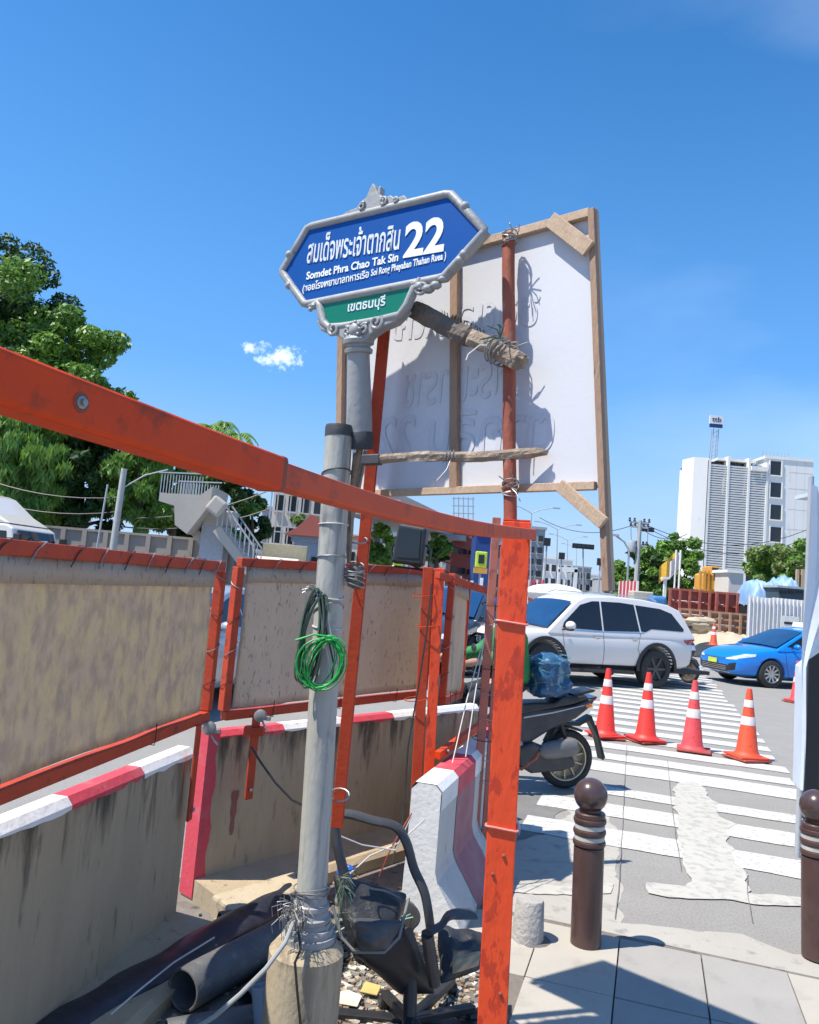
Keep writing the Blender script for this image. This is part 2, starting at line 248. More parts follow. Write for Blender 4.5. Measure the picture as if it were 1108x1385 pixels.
# ---------------------------------------------------------------- mesh helper
class MB:
    def __init__(s): s.v = []; s.f = []; s.sm = []
    def add(s, vs, fs, smooth=False):
        k = len(s.v); s.v += [tuple(v) for v in vs]
        s.f += [tuple(i + k for i in f) for f in fs]; s.sm += [smooth] * len(fs); return s
    def box(s, c, size, M=None):
        c = V(c); x, y, z = [a / 2 for a in size]
        vs = [V((i * x, j * y, k * z)) for i in (-1, 1) for j in (-1, 1) for k in (-1, 1)]
        if M is not None: vs = [M @ v for v in vs]
        return s.add([v + c for v in vs], [(0, 1, 3, 2), (4, 6, 7, 5), (0, 4, 5, 1), (2, 3, 7, 6), (0, 2, 6, 4), (1, 5, 7, 3)])
    def bar(s, p, q, w, h, up=(0, 0, 1)):
        p = V(p); q = V(q); d = (q - p).normalized(); u = V(up)
        a = d.cross(u)
        if a.length < 1e-4: a = d.cross(V((1, 0, 0)))
        a.normalize(); b = a.cross(d)
        vs = [e + a * (i * w / 2) + b * (j * h / 2) for e in (p, q) for i, j in ((-1, -1), (1, -1), (1, 1), (-1, 1))]
        return s.add(vs, [(3, 2, 1, 0), (4, 5, 6, 7), (0, 1, 5, 4), (1, 2, 6, 5), (2, 3, 7, 6), (3, 0, 4, 7)])
    def tube(s, pts, r, n=8, cap=True, closed=False):
        pts = [V(p) for p in pts]; L = len(pts)
        rs = r if isinstance(r, (list, tuple)) else [r] * L
        vs = []; a = None
        for i, p in enumerate(pts):
            if closed: d = pts[(i + 1) % L] - pts[i - 1]
            else: d = pts[min(i + 1, L - 1)] - pts[max(i - 1, 0)]
            d = d.normalized() if d.length > 1e-9 else V((0, 0, 1))
            if a is None:
                a = d.cross(V((0, 0, 1)))
                if a.length < 0.05: a = d.cross(V((1, 0, 0)))
            else: a = a - d * a.dot(d)
            a.normalize(); b = a.cross(d)
            for k in range(n):
                t = 2 * math.pi * k / n; vs.append(p + (a * math.cos(t) + b * math.sin(t)) * rs[i])
        fs = [(i * n + k, i * n + (k + 1) % n, ((i + 1) % L) * n + (k + 1) % n, ((i + 1) % L) * n + k)
              for i in range(L if closed else L - 1) for k in range(n)]
        if cap and not closed: fs += [tuple(range(n))[::-1], tuple(range((L - 1) * n, L * n))]
        return s.add(vs, fs, True)
    def lathe(s, prof, o=(0, 0, 0), axis=(0, 0, 1), n=24):
        q = V(axis).to_track_quat('Z', 'Y').to_matrix(); o = V(o)
        vs = [o + q @ V((r * math.cos(2 * math.pi * k / n), r * math.sin(2 * math.pi * k / n), z)) for r, z in prof for k in range(n)]
        L = len(prof)
        fs = [(i * n + k, i * n + (k + 1) % n, (i + 1) * n + (k + 1) % n, (i + 1) * n + k) for i in range(L - 1) for k in range(n)]
        fs += [tuple(range(n))[::-1], tuple(range((L - 1) * n, L * n))]
        return s.add(vs, fs, True)
    def prism(s, poly, o, U, Vv, N, t0, t1):
        o = V(o); U = V(U); Vv = V(Vv); N = V(N); n = len(poly)
        vs = [o + U * a + Vv * b + N * t for t in (t0, t1) for a, b in poly]
        fs = [tuple(range(n))[::-1], tuple(range(n, 2 * n))] + [(i, (i + 1) % n, n + (i + 1) % n, n + i) for i in range(n)]
        return s.add(vs, fs)
    def sheet(s, poly, z): return s.add([(p[0], p[1], z) for p in poly], [tuple(range(len(poly)))])
    def sphere(s, c, r, n=12, sc=(1, 1, 1)):
        m = n // 2
        pr = [(max(1e-4, math.sin(math.pi * i / m)) * r, -math.cos(math.pi * i / m) * r) for i in range(m + 1)]
        k = len(s.v); s.lathe(pr, (0, 0, 0), n=n); c = V(c)
        for i in range(k, len(s.v)): v = s.v[i]; s.v[i] = (c.x + v[0] * sc[0], c.y + v[1] * sc[1], c.z + v[2] * sc[2])
        return s
    def xf(s, M):
        s.v = [tuple(M @ V(v)) for v in s.v]; return s
    def mesh(s, name, m=None, fixn=True):
        me = bpy.data.meshes.new(name); me.from_pydata(s.v, [], s.f)
        me.polygons.foreach_set('use_smooth', s.sm)
        if fixn:
            bm = bmesh.new(); bm.from_mesh(me); bmesh.ops.recalc_face_normals(bm, faces=bm.faces); bm.to_mesh(me); bm.free()
        if m: me.materials.append(m)
        if any(s.sm): me.set_sharp_from_angle(angle=rad(38))
        me.update(); return me
    def build(s, name, m, parent=None, bevel=0.0, sub=0, seg=2, fixn=True):
        o = bpy.data.objects.new(name, s.mesh(name, m, fixn)); COL.objects.link(o)
        if parent is not None: o.parent = parent
        if bevel:
            b = o.modifiers.new('bevel', 'BEVEL'); b.width = bevel; b.segments = seg; b.limit_method = 'ANGLE'; b.angle_limit = rad(35)
        if sub:
            b = o.modifiers.new('subsurf', 'SUBSURF'); b.levels = sub; b.render_levels = sub
        return o
def tag(o, label=None, cat=None, group=None, kind=None):
    if label: o['label'] = label
    if cat: o['category'] = cat
    if group: o['group'] = group
    if kind: o['kind'] = kind
    return o
def empty(name, loc=(0, 0, 0), rz=0.0, label=None, cat=None, group=None):
    o = bpy.data.objects.new(name, None); COL.objects.link(o); o.location = loc; o.rotation_euler = (0, 0, rz); o.empty_display_size = 0.2
    return tag(o, label, cat, group)
def kids(o): return [c for c in bpy.data.objects if c.parent == o]
def copy_tree(o, parent=None):
    c = o.copy(); COL.objects.link(c); c.parent = parent
    for ch in kids(o): copy_tree(ch, c)
    return c
def root_only(name, label, cat, loc, group=None): return empty(name, loc, 0, label, cat, group)
def wpart(mb, name, m, root, **k):
    """mesh given in world coordinates, made a child of a root placed in the world"""
    mw = Matrix.Translation(root.location) @ root.rotation_euler.to_matrix().to_4x4()
    if root.parent is not None: 
        pm = Matrix.Translation(root.parent.location) @ root.parent.rotation_euler.to_matrix().to_4x4(); mw = pm @ mw
    mb.xf(mw.inverted()); return mb.build(name, m, root, **k)
def text_mesh(body, width=None, height=None, depth=0.002, bold=0.0, align='LEFT'):
    c = bpy.data.curves.new('text', 'FONT'); c.body = body; c.extrude = 0.5; c.offset = bold; c.resolution_u = 4
    o = bpy.data.objects.new('text', c); COL.objects.link(o)
    dg = bpy.context.evaluated_depsgraph_get()
    me = bpy.data.meshes.new_from_object(o.evaluated_get(dg)); bpy.data.objects.remove(o)
    xs = [v.co.x for v in me.vertices]; ys = [v.co.y for v in me.vertices]; zs = [v.co.z for v in me.vertices]
    x0, x1, y0, y1, z0, z1 = min(xs), max(xs), min(ys), max(ys), min(zs), max(zs)
    sx = width / (x1 - x0) if width else None; sy = height / (y1 - y0) if height else sx
    if sx is None: sx = sy
    for v in me.vertices: v.co = V(((v.co.x - x0) * sx, (v.co.y - y0) * sy, (v.co.z - z0) / (z1 - z0) * depth))
    return me
def place_text(name, body, m, parent, O, U, Vv, N, width, height, bold=0.0, depth=0.002, slant=0.0):
    me = text_mesh(body, width, height, depth, bold); me.materials.append(m)
    O = V(O); U = V(U); Vv = V(Vv); N = V(N)
    off = parent.matrix_world.inverted() if False else None
    pl = V((0, 0, 0)); p = parent
    while p is not None: pl = pl + p.location; p = p.parent
    for v in me.vertices:
        c = v.co; v.co = O + U * (c.x) + Vv * (c.y + slant * c.x) + N * c.z - pl
    o = bpy.data.objects.new(name, me); COL.objects.link(o); o.parent = parent; return o
def wire_path(p, q, sag=0.0, n=10, jit=0.0):
    p = V(p); q = V(q); out = []
    for i in range(n + 1):
        t = i / n; c = p.lerp(q, t); c.z -= sag * 4 * t * (1 - t)
        if jit and 0 < i < n: c += V((random.uniform(-jit, jit), random.uniform(-jit, jit), random.uniform(-jit, jit)))
        out.append(c)
    return out
# ================================================================ SETTING
road = MB().sheet([(-900, -60), (900, -60), (900, 1500), (-900, 1500)], 0.0).build('road', asphalt); tag(road, kind='structure')
TH = rad(17.5); UU = V((math.cos(TH), -math.sin(TH), 0)); VV = V((math.sin(TH), math.cos(TH), 0))
def flat(name, pts, z, m, parent=None, kind='structure', px=True, jit=.05):
    ps = [G(*p, z=z) for p in pts] if px else pts
    if jit:
        out = []
        for i in range(len(ps)):
            a = V((ps[i][0], ps[i][1])); b = V((ps[(i + 1) % len(ps)][0], ps[(i + 1) % len(ps)][1])); n = max(1, min(60, int((b - a).length / .06)))
            for k in range(n):
                c = a.lerp(b, k / n); q = noise.noise_vector(V((c.x * 6, c.y * 6, z * 300))) * jit + noise.noise_vector(V((c.x * 22, c.y * 22, 3))) * jit * .4; out.append((c.x + q.x, c.y + q.y))
        ps = out
    o = MB().sheet([(p[0], p[1]) for p in ps], z).build(name, m, parent)
    if parent is None: tag(o, kind=kind)
    return o
def c2(pts): return [(700 + a / 2.716, 880 + b / 2.716) for a, b in pts]
flat('concrete_apron', c2([(-200, 1400), (-200, 640), (60, 690), (120, 640), (200, 600), (150, 560), (320, 560), (380, 700), (370, 850), (380, 1000), (650, 1030), (830, 1040), (1000, 1110), (1500, 1200), (1500, 1500)]), 0.002, concrete_road)
flat('asphalt_patch', c2([(-200, 480), (20, 520), (180, 545), (190, 570), (110, 640), (40, 690), (-200, 700)]), 0.004, asphalt_dark)
flat('soil_ground', [(p.x, p.y) for p in [V((-1.5, -0.5, 0)), V((0.36, -0.5, 0)), V((0.55, 2.6, 0)), V((0.62, 4.3, 0)), V((0.1, 5.2, 0)), V((-1.3, 4.2, 0))]], 0.006, soil, px=False, jit=0)
# crosswalk stripes
s_edges = []
for y0, y1 in ((1175, 1151), (1134, 1116), (1103, 1092), (1071, 1057)):
    s_edges.append((G(1000, y0).dot(VV), G(1000, y1).dot(VV)))
s = s_edges[-1][0] + 0.66
while s < 34: s_edges.append((s, s + 0.36)); s += 0.66
for i, (a, b) in enumerate(s_edges):
    ul, ur = -0.80 + random.uniform(-.04, .04), 1.5 + random.uniform(-.04, .04)
    m = MB(); n = 14; pts = []
    lo = []; hi = []
    for k in range(n + 1):
        u = ul + (ur - ul) * k / n
        lo.append(UU * u + VV * (a + random.uniform(-.012, .012))); hi.append(UU * u + VV * (b + random.uniform(-.012, .012)))
    m.sheet(lo + hi[::-1], 0.006); m.build('crosswalk_stripe', road_paint, road)
cp = c2([(575, 490), (640, 480), (700, 510), (690, 530), (740, 560), (725, 590), (800, 640), (760, 680), (790, 720), (800, 780), (830, 800), (850, 890), (1090, 905), (1500, 930), (1500, 965), (1020, 940), (480, 895), (460, 850), (620, 868), (612, 760), (590, 640), (580, 560)])
flat('painted_line', cp, 0.008, cream_paint, road)
flat('painted_line', c2([(-60, 860), (360, 858), (360, 892), (-60, 890)]), 0.0075, cream_paint, road)
# joints and cracks in the road surface
for l in (((848, 1010), (845, 1060), (842, 1120), (838, 1190), (832, 1245)), ((903, 1030), (908, 1085), (914, 1130), (922, 1180)), ((706, 1165), (760, 1168), (838, 1172)), ((1010, 1180), (1012, 1215), (1018, 1250))):
    mb = MB(); vs = []
    for i, q in enumerate(l):
        for k in range(6 if i < len(l) - 1 else 1):
            nx_ = l[min(i + 1, len(l) - 1)]; t = k / 6; c = G(q[0] + (nx_[0] - q[0]) * t, q[1] + (nx_[1] - q[1]) * t); w = .0025 + .0015 * noise.noise(c * 9); jx = .005 * noise.noise(c * 4)
            d = UU if abs(l[0][0] - l[-1][0]) < abs(l[0][1] - l[-1][1]) else VV
            vs += [V((c.x + d.x * (jx - w), c.y + d.y * (jx - w), .0105)), V((c.x + d.x * (jx + w), c.y + d.y * (jx + w), .0105))]
    mb.add(vs, [(2 * i, 2 * i + 1, 2 * i + 3, 2 * i + 2) for i in range(len(vs) // 2 - 1)]); mb.build('road_joint', asphalt_dark, road)
# paving slabs
o0 = G(838, 1276); u0 = o0.dot(UU); v0 = o0.dot(VV); su = 0.375; sv = 0.62
pave = MB().sheet([UU * (-2.2) + VV * (-2), UU * 4 + VV * (-2), UU * 4 + VV * (v0 - 0.005), UU * (-1.0) + VV * (v0 + .1)], 0.0095).build('sidewalk', soil); tag(pave, kind='structure')
slab_cache = {}
for i in range(-3, 6):
    for j in range(1, 6):
        c = UU * (u0 + (i + .5) * su) + VV * (v0 - (j - .5) * sv)
        if c.x < 0.5 or c.y < 0.3: continue
        key = (0 <= i <= 1) or (j > 2 and i > 0)
        if key not in slab_cache:
            slab_cache[key] = MB().box((0, 0, 0), (su - .007, sv - .007, .03)).mesh('slab', slab_mat2 if key else slab_mat)
        o = bpy.data.objects.new('paving_slab', slab_cache[key]); COL.objects.link(o); o.parent = pave
        o.location = (c.x, c.y, 0.012 + random.uniform(-.002, .002)); o.rotation_euler = (random.uniform(-.003, .003), random.uniform(-.003, .003), -TH + random.uniform(-.004, .004))

# ================================================================ CONCRETE BARRIERS
def barrier(name, label, p, q, h, side, mats, paints, top=0.075, foot=0.22, foot_h=0.10, group=None):
    """p,q: the upper edge of the near face on the ground plan; side: +1 if the body lies left of p->q"""
    p = V((p[0], p[1], 0)); q = V((q[0], q[1], 0)); d = (q - p); L = d.length; d.normalize(); n = V((-d.y, d.x, 0)) * side
    root = empty(name, p, 0, label, 'barrier', group)
    ch = 0.022
    prof = [(-foot, 0), (-foot, foot_h * .55), (-foot + .03, foot_h * .8), (0.0, foot_h), (0.0, h - ch), (ch, h), (top, h), (top + .02, h - ch), (top + .02, 0)]
    m = MB(); rows = int(L / .12) + 2
    for i in range(rows + 1):
        for a, b in prof:
            w = d * (L * i / rows) + n * (a + random.uniform(-.002, .002)) + V((0, 0, b + (random.uniform(-.002, .002) if b > 0.05 else 0)))
            m.v.append(tuple(w))
    k = len(prof)
    for i in range(rows):
        for j in range(k): m.f.append((i * k + j, i * k + (j + 1) % k, (i + 1) * k + (j + 1) % k, (i + 1) * k + j)); m.sm.append(False)
    m.f += [tuple(range(k)), tuple(range(rows * k, rows * k + k))[::-1]]; m.sm += [False, False]
    m.build('wall', mats, root)
    for (a, b, mm) in paints:                              # painted caps, with uneven lower edge
        c = MB(); seg = max(2, int((b - a) / .05))
        vs = []
        for i in range(seg + 1):
            s_ = a + (b - a) * i / seg; dr = 0.036 + random.uniform(-.010, .010)
            for (x, z) in ((-.005, h - dr), (-.005, h - ch), (ch - .004, h + .0045), (top + .0, h + .0045), (top + .024, h - ch)):
                vs.append(d * s_ + n * x + V((0, 0, z)))
        fs = [(i * 5 + j, i * 5 + j + 1, (i + 1) * 5 + j + 1, (i + 1) * 5 + j) for i in range(seg) for j in range(4)]
        c.add(vs, fs); c.build('painted_cap', mm, root)
    return root, p, d, n, L
pA0 = G(0, 1120, .83); pA1 = G(262, 1012, .83)
dA = (pA1 - pA0).normalized(); pAs = pA0 - dA * 2.2
LA = (pA1 - pAs).length
def sA(px, py): return (G(px, py, .83) - pAs).dot(dA)
a1, a2 = sA(98, 1080), sA(200, 1040)
rA, PA, DA, NA, _ = barrier('concrete_barrier', 'stained concrete barrier with white and red top at left, below the yellow-streaked screen', pAs, pA1, .83, 1, barrier_conc,
    [(0.0, a1 - 1.2, paint_red), (a1 - 1.2, a1, paint_white), (a1, a2, paint_red), (a2, LA - .0, paint_white)], foot=.27, foot_h=.11)
pB0 = G(283, 992, .83); pB1 = G(560, 963, .83)
dB = (pB1 - pB0).normalized(); pB2 = pB1 + dB * .75; LB = (pB2 - pB0).length
def sB(px, py): return (G(px, py, .83) - pB0).dot(dB)
b1, b2 = sB(388, 982), sB(472, 974)
rB, PB, DB, NB, _ = barrier('concrete_barrier', 'tan concrete barrier with a red painted end, standing behind the sign pole', pB0, pB2, .83, 1, barrier_conc,
    [(0.0, b1, paint_red), (b1, b2, paint_white), (b2, b2 + .45, paint_red), (b2 + .45, LB, paint_white)], foot=.24, foot_h=.12)
# red painted end of barrier B + drips
m = MB()
hh = 0.835
for k in range(12):
    z0 = .03 + k * (hh - .03) / 12; z1 = .03 + (k + 1) * (hh - .03) / 12; w0 = .060 + .01 * math.sin(k * 1.7); w1 = .060 + .01 * math.sin((k + 1) * 1.7)
    e = -NB * .006
    m.add([e + V((0, 0, z0)) - DB * .006, e + DB * w0 + V((0, 0, z0)), e + DB * w1 + V((0, 0, z1)), e - DB * .006 + V((0, 0, z1))], [(0, 1, 2, 3)])
m.add([-DB * .006 - NB * .006 + V((0, 0, .03)), -DB * .006 + NB * .10 + V((0, 0, .03)), -DB * .006 + NB * .10 + V((0, 0, hh)), -DB * .006 - NB * .006 + V((0, 0, hh))], [(0, 1, 2, 3)])
m.build('painted_end', paint_red, rB)
# pale barrier C
pC0 = G(598, 1064, .70); pC1 = G(666, 1003, .70)
dC = (pC1 - pC0).normalized(); nC = V((-dC.y, dC.x, 0)); LC = 1.9
rootC = empty('concrete_barrier', (pC0.x, pC0.y, 0), 0, 'pale grey concrete barrier with white and red bands, standing behind the orange post', 'barrier')
hC = .70
prof = [(-.15, 0), (-.15, .05), (-.015, .25), (0, .30), (0, hC - .03), (.03, hC), (.12, hC), (.15, hC - .03), (.15, .40), (.155, .30), (.16, .06), (.16, 0)]
def wallC(s0, s1, mm, name, off=0.0):
    m = MB(); vs = []
    for s_ in (s0, s1):
        for a, b in prof:
            a2_ = a + (off if a > .08 else -off); vs.append(dC * s_ + nC * a2_ + V((0, 0, b + (off if b > .1 else 0))))
    k = len(prof); fs = [(j, (j + 1) % k, k + (j + 1) % k, k + j) for j in range(k)] + [tuple(range(k))[::-1], tuple(range(k, 2 * k))]
    m.add(vs, fs); return m.build(name, mm, rootC)
wallC(0, LC, barrier_pale, 'wall')
def bandC(s0, s1, mm, name, prf, off):
    m = MB(); vs = []
    for s_ in (s0, s1):
        for a, b in prf: vs.append(dC * s_ + nC * (a + (off if a > .08 else -off)) + V((0, 0, b + (off if b > .66 else 0))))
    k = len(prf); m.add(vs, [(j, j + 1, k + j + 1, k + j) for j in range(k - 1)]); m.build(name, mm, rootC)
capprof = [(0, hC - .12), (0, hC - .03), (.03, hC), (.13, hC), (.15, hC - .03), (.15, hC - .12)]
def sC(px, py): return (G(px, py, .70) - pC0).dot(dC)
c1_, c2_, c3_ = sC(619, 1044), sC(643, 1023), sC(668, 1001)
print('barrier C', c1_, c2_, c3_)
for s0, s1, mm in ((.0, c1_, paint_white), (c1_, c2_, paint_red), (c2_, c3_, paint_white), (c3_, c3_ + .45, paint_red)): bandC(s0, s1, mm, 'painted_cap', capprof, .004)
bandC(c1_ + .01, c2_ + .03, paint_pink, 'red_band', prof[0:5], .003)
bandC(c3_ + .02, c3_ + .4, paint_pink, 'red_band', prof[0:5], .003)
m = MB(); m.add([-dC * .004 + nC * a + V((0, 0, b)) for a, b in prof], [tuple(range(len(prof)))]); m.build('end_face', paint_white, rootC)
# rubble kerb stone in sun behind pole
k0 = G(300, 1232, .06); k1 = G(405, 1205, .06)
m = MB(); m.box((0, 0, .06), (.55, .2, .12)); o = m.build('kerb_stone', base_conc, None, bevel=.015); o.location = (k0.lerp(k1, .62).x, k0.lerp(k1, .62).y - .02, 0.0)
o.rotation_euler = (0.03, -.05, math.atan2(dB.y, dB.x) - .1)
tag(o, 'broken concrete kerb stone catching the sun at the foot of the barrier behind the pole', 'kerb stone')

# ================================================================ FENCE SCREENS
def frame_screen(name, label, P, Q, z0P, z1P, z0Q, z1Q, cloth, inset=.03, tube=.045, seam=True, posts=True, double=None):
    """P,Q plan positions; z at both ends"""
    P = V((P[0], P[1], 0)); Q = V((Q[0], Q[1], 0)); d = (Q - P).normalized()
    n = V((d.y, -d.x, 0))
    root = empty(name, (P.x, P.y, 0), 0, label, 'screen')
    def at(t, z): return (Q - P) * t + V((0, 0, z))
    L = (Q - P).length
    MB().bar(at(0, z1P), at(1, z1Q), tube, tube).build('top_rail', red_steel, root, bevel=.004)
    MB().bar(at(0, z0P), at(1, z0Q), tube, tube).build('bottom_rail', red_steel, root, bevel=.004)
    for t in (0, 1):
        zz0, zz1 = (z0P, z1P) if t == 0 else (z0Q, z1Q)
        MB().bar(at(t, zz0 + tube / 2 + .002), at(t, zz1 - tube / 2 - .002), tube, tube, up=tuple(d)).build('post', red_steel, root, bevel=.004)
    # cloth: wavy grid hung behind the ties
    m = MB(); nx = max(8, int(L / .05)); nz = 18; vs = []
    for i in range(nx + 1):
        t = inset + (1 - 2 * inset) * i / nx
        for j in range(nz + 1):
            s_ = j / nz; zb = z0P + (z0Q - z0P) * t + tube * .75; zt = z1P + (z1Q - z1P) * t - tube * .45
            w = n * (0.006 * math.sin(t * L * 9 + s_ * 2) + .006 * noise.noise(V((t * L * 3, s_ * 3, 1.7))) + .004)
            vs.append(at(t, zb + (zt - zb) * s_) + w)
    m.add(vs, [(i * (nz + 1) + j, (i + 1) * (nz + 1) + j, (i + 1) * (nz + 1) + j + 1, i * (nz + 1) + j + 1) for i in range(nx) for j in range(nz)], True)
    c = m.build('screen_cloth', cloth, root)
    so = c.modifiers.new('solid', 'SOLIDIFY'); so.thickness = .004
    if seam:
        m = MB(); vs = []
        for i in range(nx + 1):
            t = inset + (1 - 2 * inset) * i / nx; zt = z1P + (z1Q - z1P) * t
            w = n * (0.006 * math.sin(t * L * 9 + 1.8) + .016)
            vs += [at(t, zt - .10) + w, at(t, zt - tube * .5) + w - n * .004]
        m.add(vs, [(i * 2, i * 2 + 2, i * 2 + 3, i * 2 + 1) for i in range(nx)], True)
        cc = m.build('folded_hem', felt, root); so = cc.modifiers.new('solid', 'SOLIDIFY'); so.thickness = .003
    # ties
    k = int(L / .17)
    for i in range(k):
        t = (i + .5 + random.uniform(-.15, .15)) / k; zt = z1P + (z1Q - z1P) * t; r = tube * .56
        a = at(t, zt); s2 = d * random.uniform(.03, .06)
        pts = [a + n * r - V((0, 0, r + .02)) - s2, a + n * r * 1.05 - s2 * .4, a + n * r + V((0, 0, r)) + s2 * .4, a - n * r * .8 + V((0, 0, r)) + s2, a - n * r * 1.1 - V((0, 0, r))]
        MB().tube(pts, .0022, 5).build('wire_tie', galv if i % 2 else black_wire, root)
    for i in range(3):
        t = (i + .6) / 3.2; zt = z0P + (z0Q - z0P) * t; r = tube * .6; a = at(t, zt)
        MB().tube([a + n * r + V((0, 0, r + .03)), a + n * r * 1.1, a + n * r - V((0, 0, r)), a - n * r - V((0, 0, r)), a - n * r + V((0, 0, r + .01))], .0022, 5).build('wire_tie', black_wire, root)
    for t in (0, 1):                    # ties round the posts
        for i in range(4):
            zz = (z0P if t == 0 else z0Q) + (.15 + .17 * i) ; a = at(t, zz); r = tube * .62
            ring = [a + d * r * math.cos(q) * 1.1 + n * r * math.sin(q) * 1.1 + V((0, 0, .02 * math.sin(q + i))) for q in [math.pi * 2 * w / 10 for w in range(10)]]
            MB().tube(ring, .002, 5, closed=True).build('wire_tie', galv if i % 2 else black_wire, root)
    return root, at, d, n
# A : along barrier A
fA0 = W(0, 1075, z=.965); fA1 = W(278, 968, z=.965)
dFA = (fA1 - fA0).normalized(); fAs = fA0 - dFA * 1.6
def zat(p, px, py): return W(px, py, Y=p.y).z
screenA, atA, dfa, nfa = frame_screen('fence_screen', 'tan screen streaked with yellow paint in a red steel frame at the left', (fAs.x, fAs.y), (fA1.x, fA1.y), .965, 1.66, .965, zat(fA1, 288, 765), felt_yel)
def bracket(root, at, d, n, t, zt, zb, w=.045):
    a = at(t, zt); b = at(t, zb)
    MB().bar(a + n * .035, b + n * .035, w, .012, up=tuple(n)).build('bracket_leg', red_steel, root, bevel=.003)
    MB().lathe([(.009, 0), (.009, .012), (.006, .014)], b + n * .042 + V((0, 0, .05)), tuple(n), 8).build('bolt', galv, root)
pbr = W(247, 985, Y=(fA0.lerp(fA1, .9)).y)
bracket(screenA, atA, dfa, nfa, (V((pbr.x, pbr.y, 0)) - V((fAs.x, fAs.y, 0))).length / (V((fA1.x, fA1.y, 0)) - V((fAs.x, fAs.y, 0))).length, .95, .53)
# B : along barrier B
fB0 = W(302, 968, z=.93); fB1 = V((pB1.x, pB1.y, 0)); fB1 = W(572, 938, z=.955)
screenB, atB, dfb, nfb = frame_screen('fence_screen', 'plain grey-brown screen in a red steel frame behind the sign pole', (fB0.x, fB0.y), (fB1.x, fB1.y), .93, zat(fB0, 322, 760), .955, zat(fB1, 583, 773), felt)
LB2 = (V((fB1.x, fB1.y, 0)) - V((fB0.x, fB0.y, 0))).length
pbr = W(337, 975, Y=fB0.y + .1)
bracket(screenB, atB, dfb, nfb, .115, .92, .50, .05)
m = MB().box(atB(.115, .0) - (-nfb * .03) + V((0, 0, .845)), (.10, .07, .04)); m.build('clamp', red_steel, screenB)
# paint run below the bracket of screen B
a = atB(.115, 0) + V((fB0.x, fB0.y, 0)) - V((PB.x, PB.y, 0))
s_ = a.dot(DB)
m = MB(); z = .50
vs = []
for k in range(9): w = .022 * (1 - k / 14) + .004 * math.sin(k * 2.1); zz = .52 - k * .028; vs += [DB * (s_ - w) - NB * .0035 + V((0, 0, zz)), DB * (s_ + w) - NB * .0035 + V((0, 0, zz))]
m.add(vs, [(2 * i, 2 * i + 1, 2 * i + 3, 2 * i + 2) for i in range(8)]); m.build('paint_run', mat('paint_run', (0.27, 0.10, 0.085), 0.8), rB)
# C : short screen beyond the double post
Yc0, Yc1 = 4.62, 5.5
fC0 = W(598, 952, Y=Yc0); fC1 = W(622, 940, Y=Yc1)
screenC, atC, dfc, nfc = frame_screen('fence_screen', 'narrow grey-brown screen in a red frame, right of the double red post', (fC0.x, fC0.y), (fC1.x, fC1.y), W(594, 948, Y=Yc0).z, W(600, 779, Y=Yc0).z, W(620, 940, Y=Yc1).z, W(628, 792, Y=Yc1).z, felt, tube=.04)
# double post in the middle
Ym = 4.55
pm0 = G(556, 1130, 0.0); 
b_ = W(569, 1100, Y=Ym); t_ = W(587, 768, Y=Ym)
root = empty('fence_post', (b_.x, b_.y, 0), 0, 'red-orange double channel post rising between the two grey-brown screens', 'post')
for dx, nm in ((-.032, 'channel'), (.034, 'channel')):
    bt = V((b_.x + dx, Ym, 0.02)); tp = V((t_.x + dx, Ym, t_.z))
    bt.x -= (tp.x - b_.x - dx) * .3
    mb = MB(); mb.bar(bt, tp, .058, .008, up=(0, -1, 0)); mb.bar(bt + V((-.026 if dx < 0 else .026, .03, 0)), tp + V((-.026 if dx < 0 else .026, .03, 0)), .007, .05, up=(0, -1, 0))
    wpart(mb, nm, orange_steel if dx > 0 else red_steel, root, bevel=.003)
for px, py in ((583, 846), (566, 946), (577, 805)):
    c = W(px - 6, py, Y=Ym - .01); r = .075
    ring = [c + V((.012 + .066 * math.cos(q), .03 + .05 * math.sin(q), .012 * math.sin(q + 1))) for q in [math.pi * 2 * w / 12 for w in range(12)]]
    wpart(MB().tube(ring, .003, 6, closed=True), 'wire_tie', red_steel, root)
# rail from the post to the posts behind the big one
p = W(592, 778, Y=4.5); q = W(700, 812, Y=4.0)
q = W(680, 806, Y=5.2)
p1 = W(592, 1022, Y=4.45); q1 = W(664, 970, Y=5.6)
root = empty('fence_rail', tuple((p.x, p.y, p.z)), 0, 'red rail sloping from the double post towards the orange post, top one', 'rail')
wpart(MB().bar(p, q, .035, .04), 'rail_bar', red_steel, root, bevel=.003)
wpart(MB().tube([p.lerp(q, .32) + V((0, -.024, -.028)), p.lerp(q, .33) + V((0, -.026, .03)), p.lerp(q, .34) + V((0, .024, .026)), p.lerp(q, .335) + V((0, .02, -.028))], .0025, 5), 'wire_tie', galv, root)
root = empty('fence_rail', (p1.x, p1.y, p1.z), 0, 'orange rail rising from the double post over the pale barrier, lower one', 'rail')
wpart(MB().bar(p1, q1, .035, .045), 'rail_bar', orange_rail, root, bevel=.003)
wpart(MB().lathe([(.012, 0), (.012, .01), (.006, .02)], p1.lerp(q1, .12) + V((0.01, -.025, 0)), (0.3, -1, 0), 8), 'bolt', galv, root)
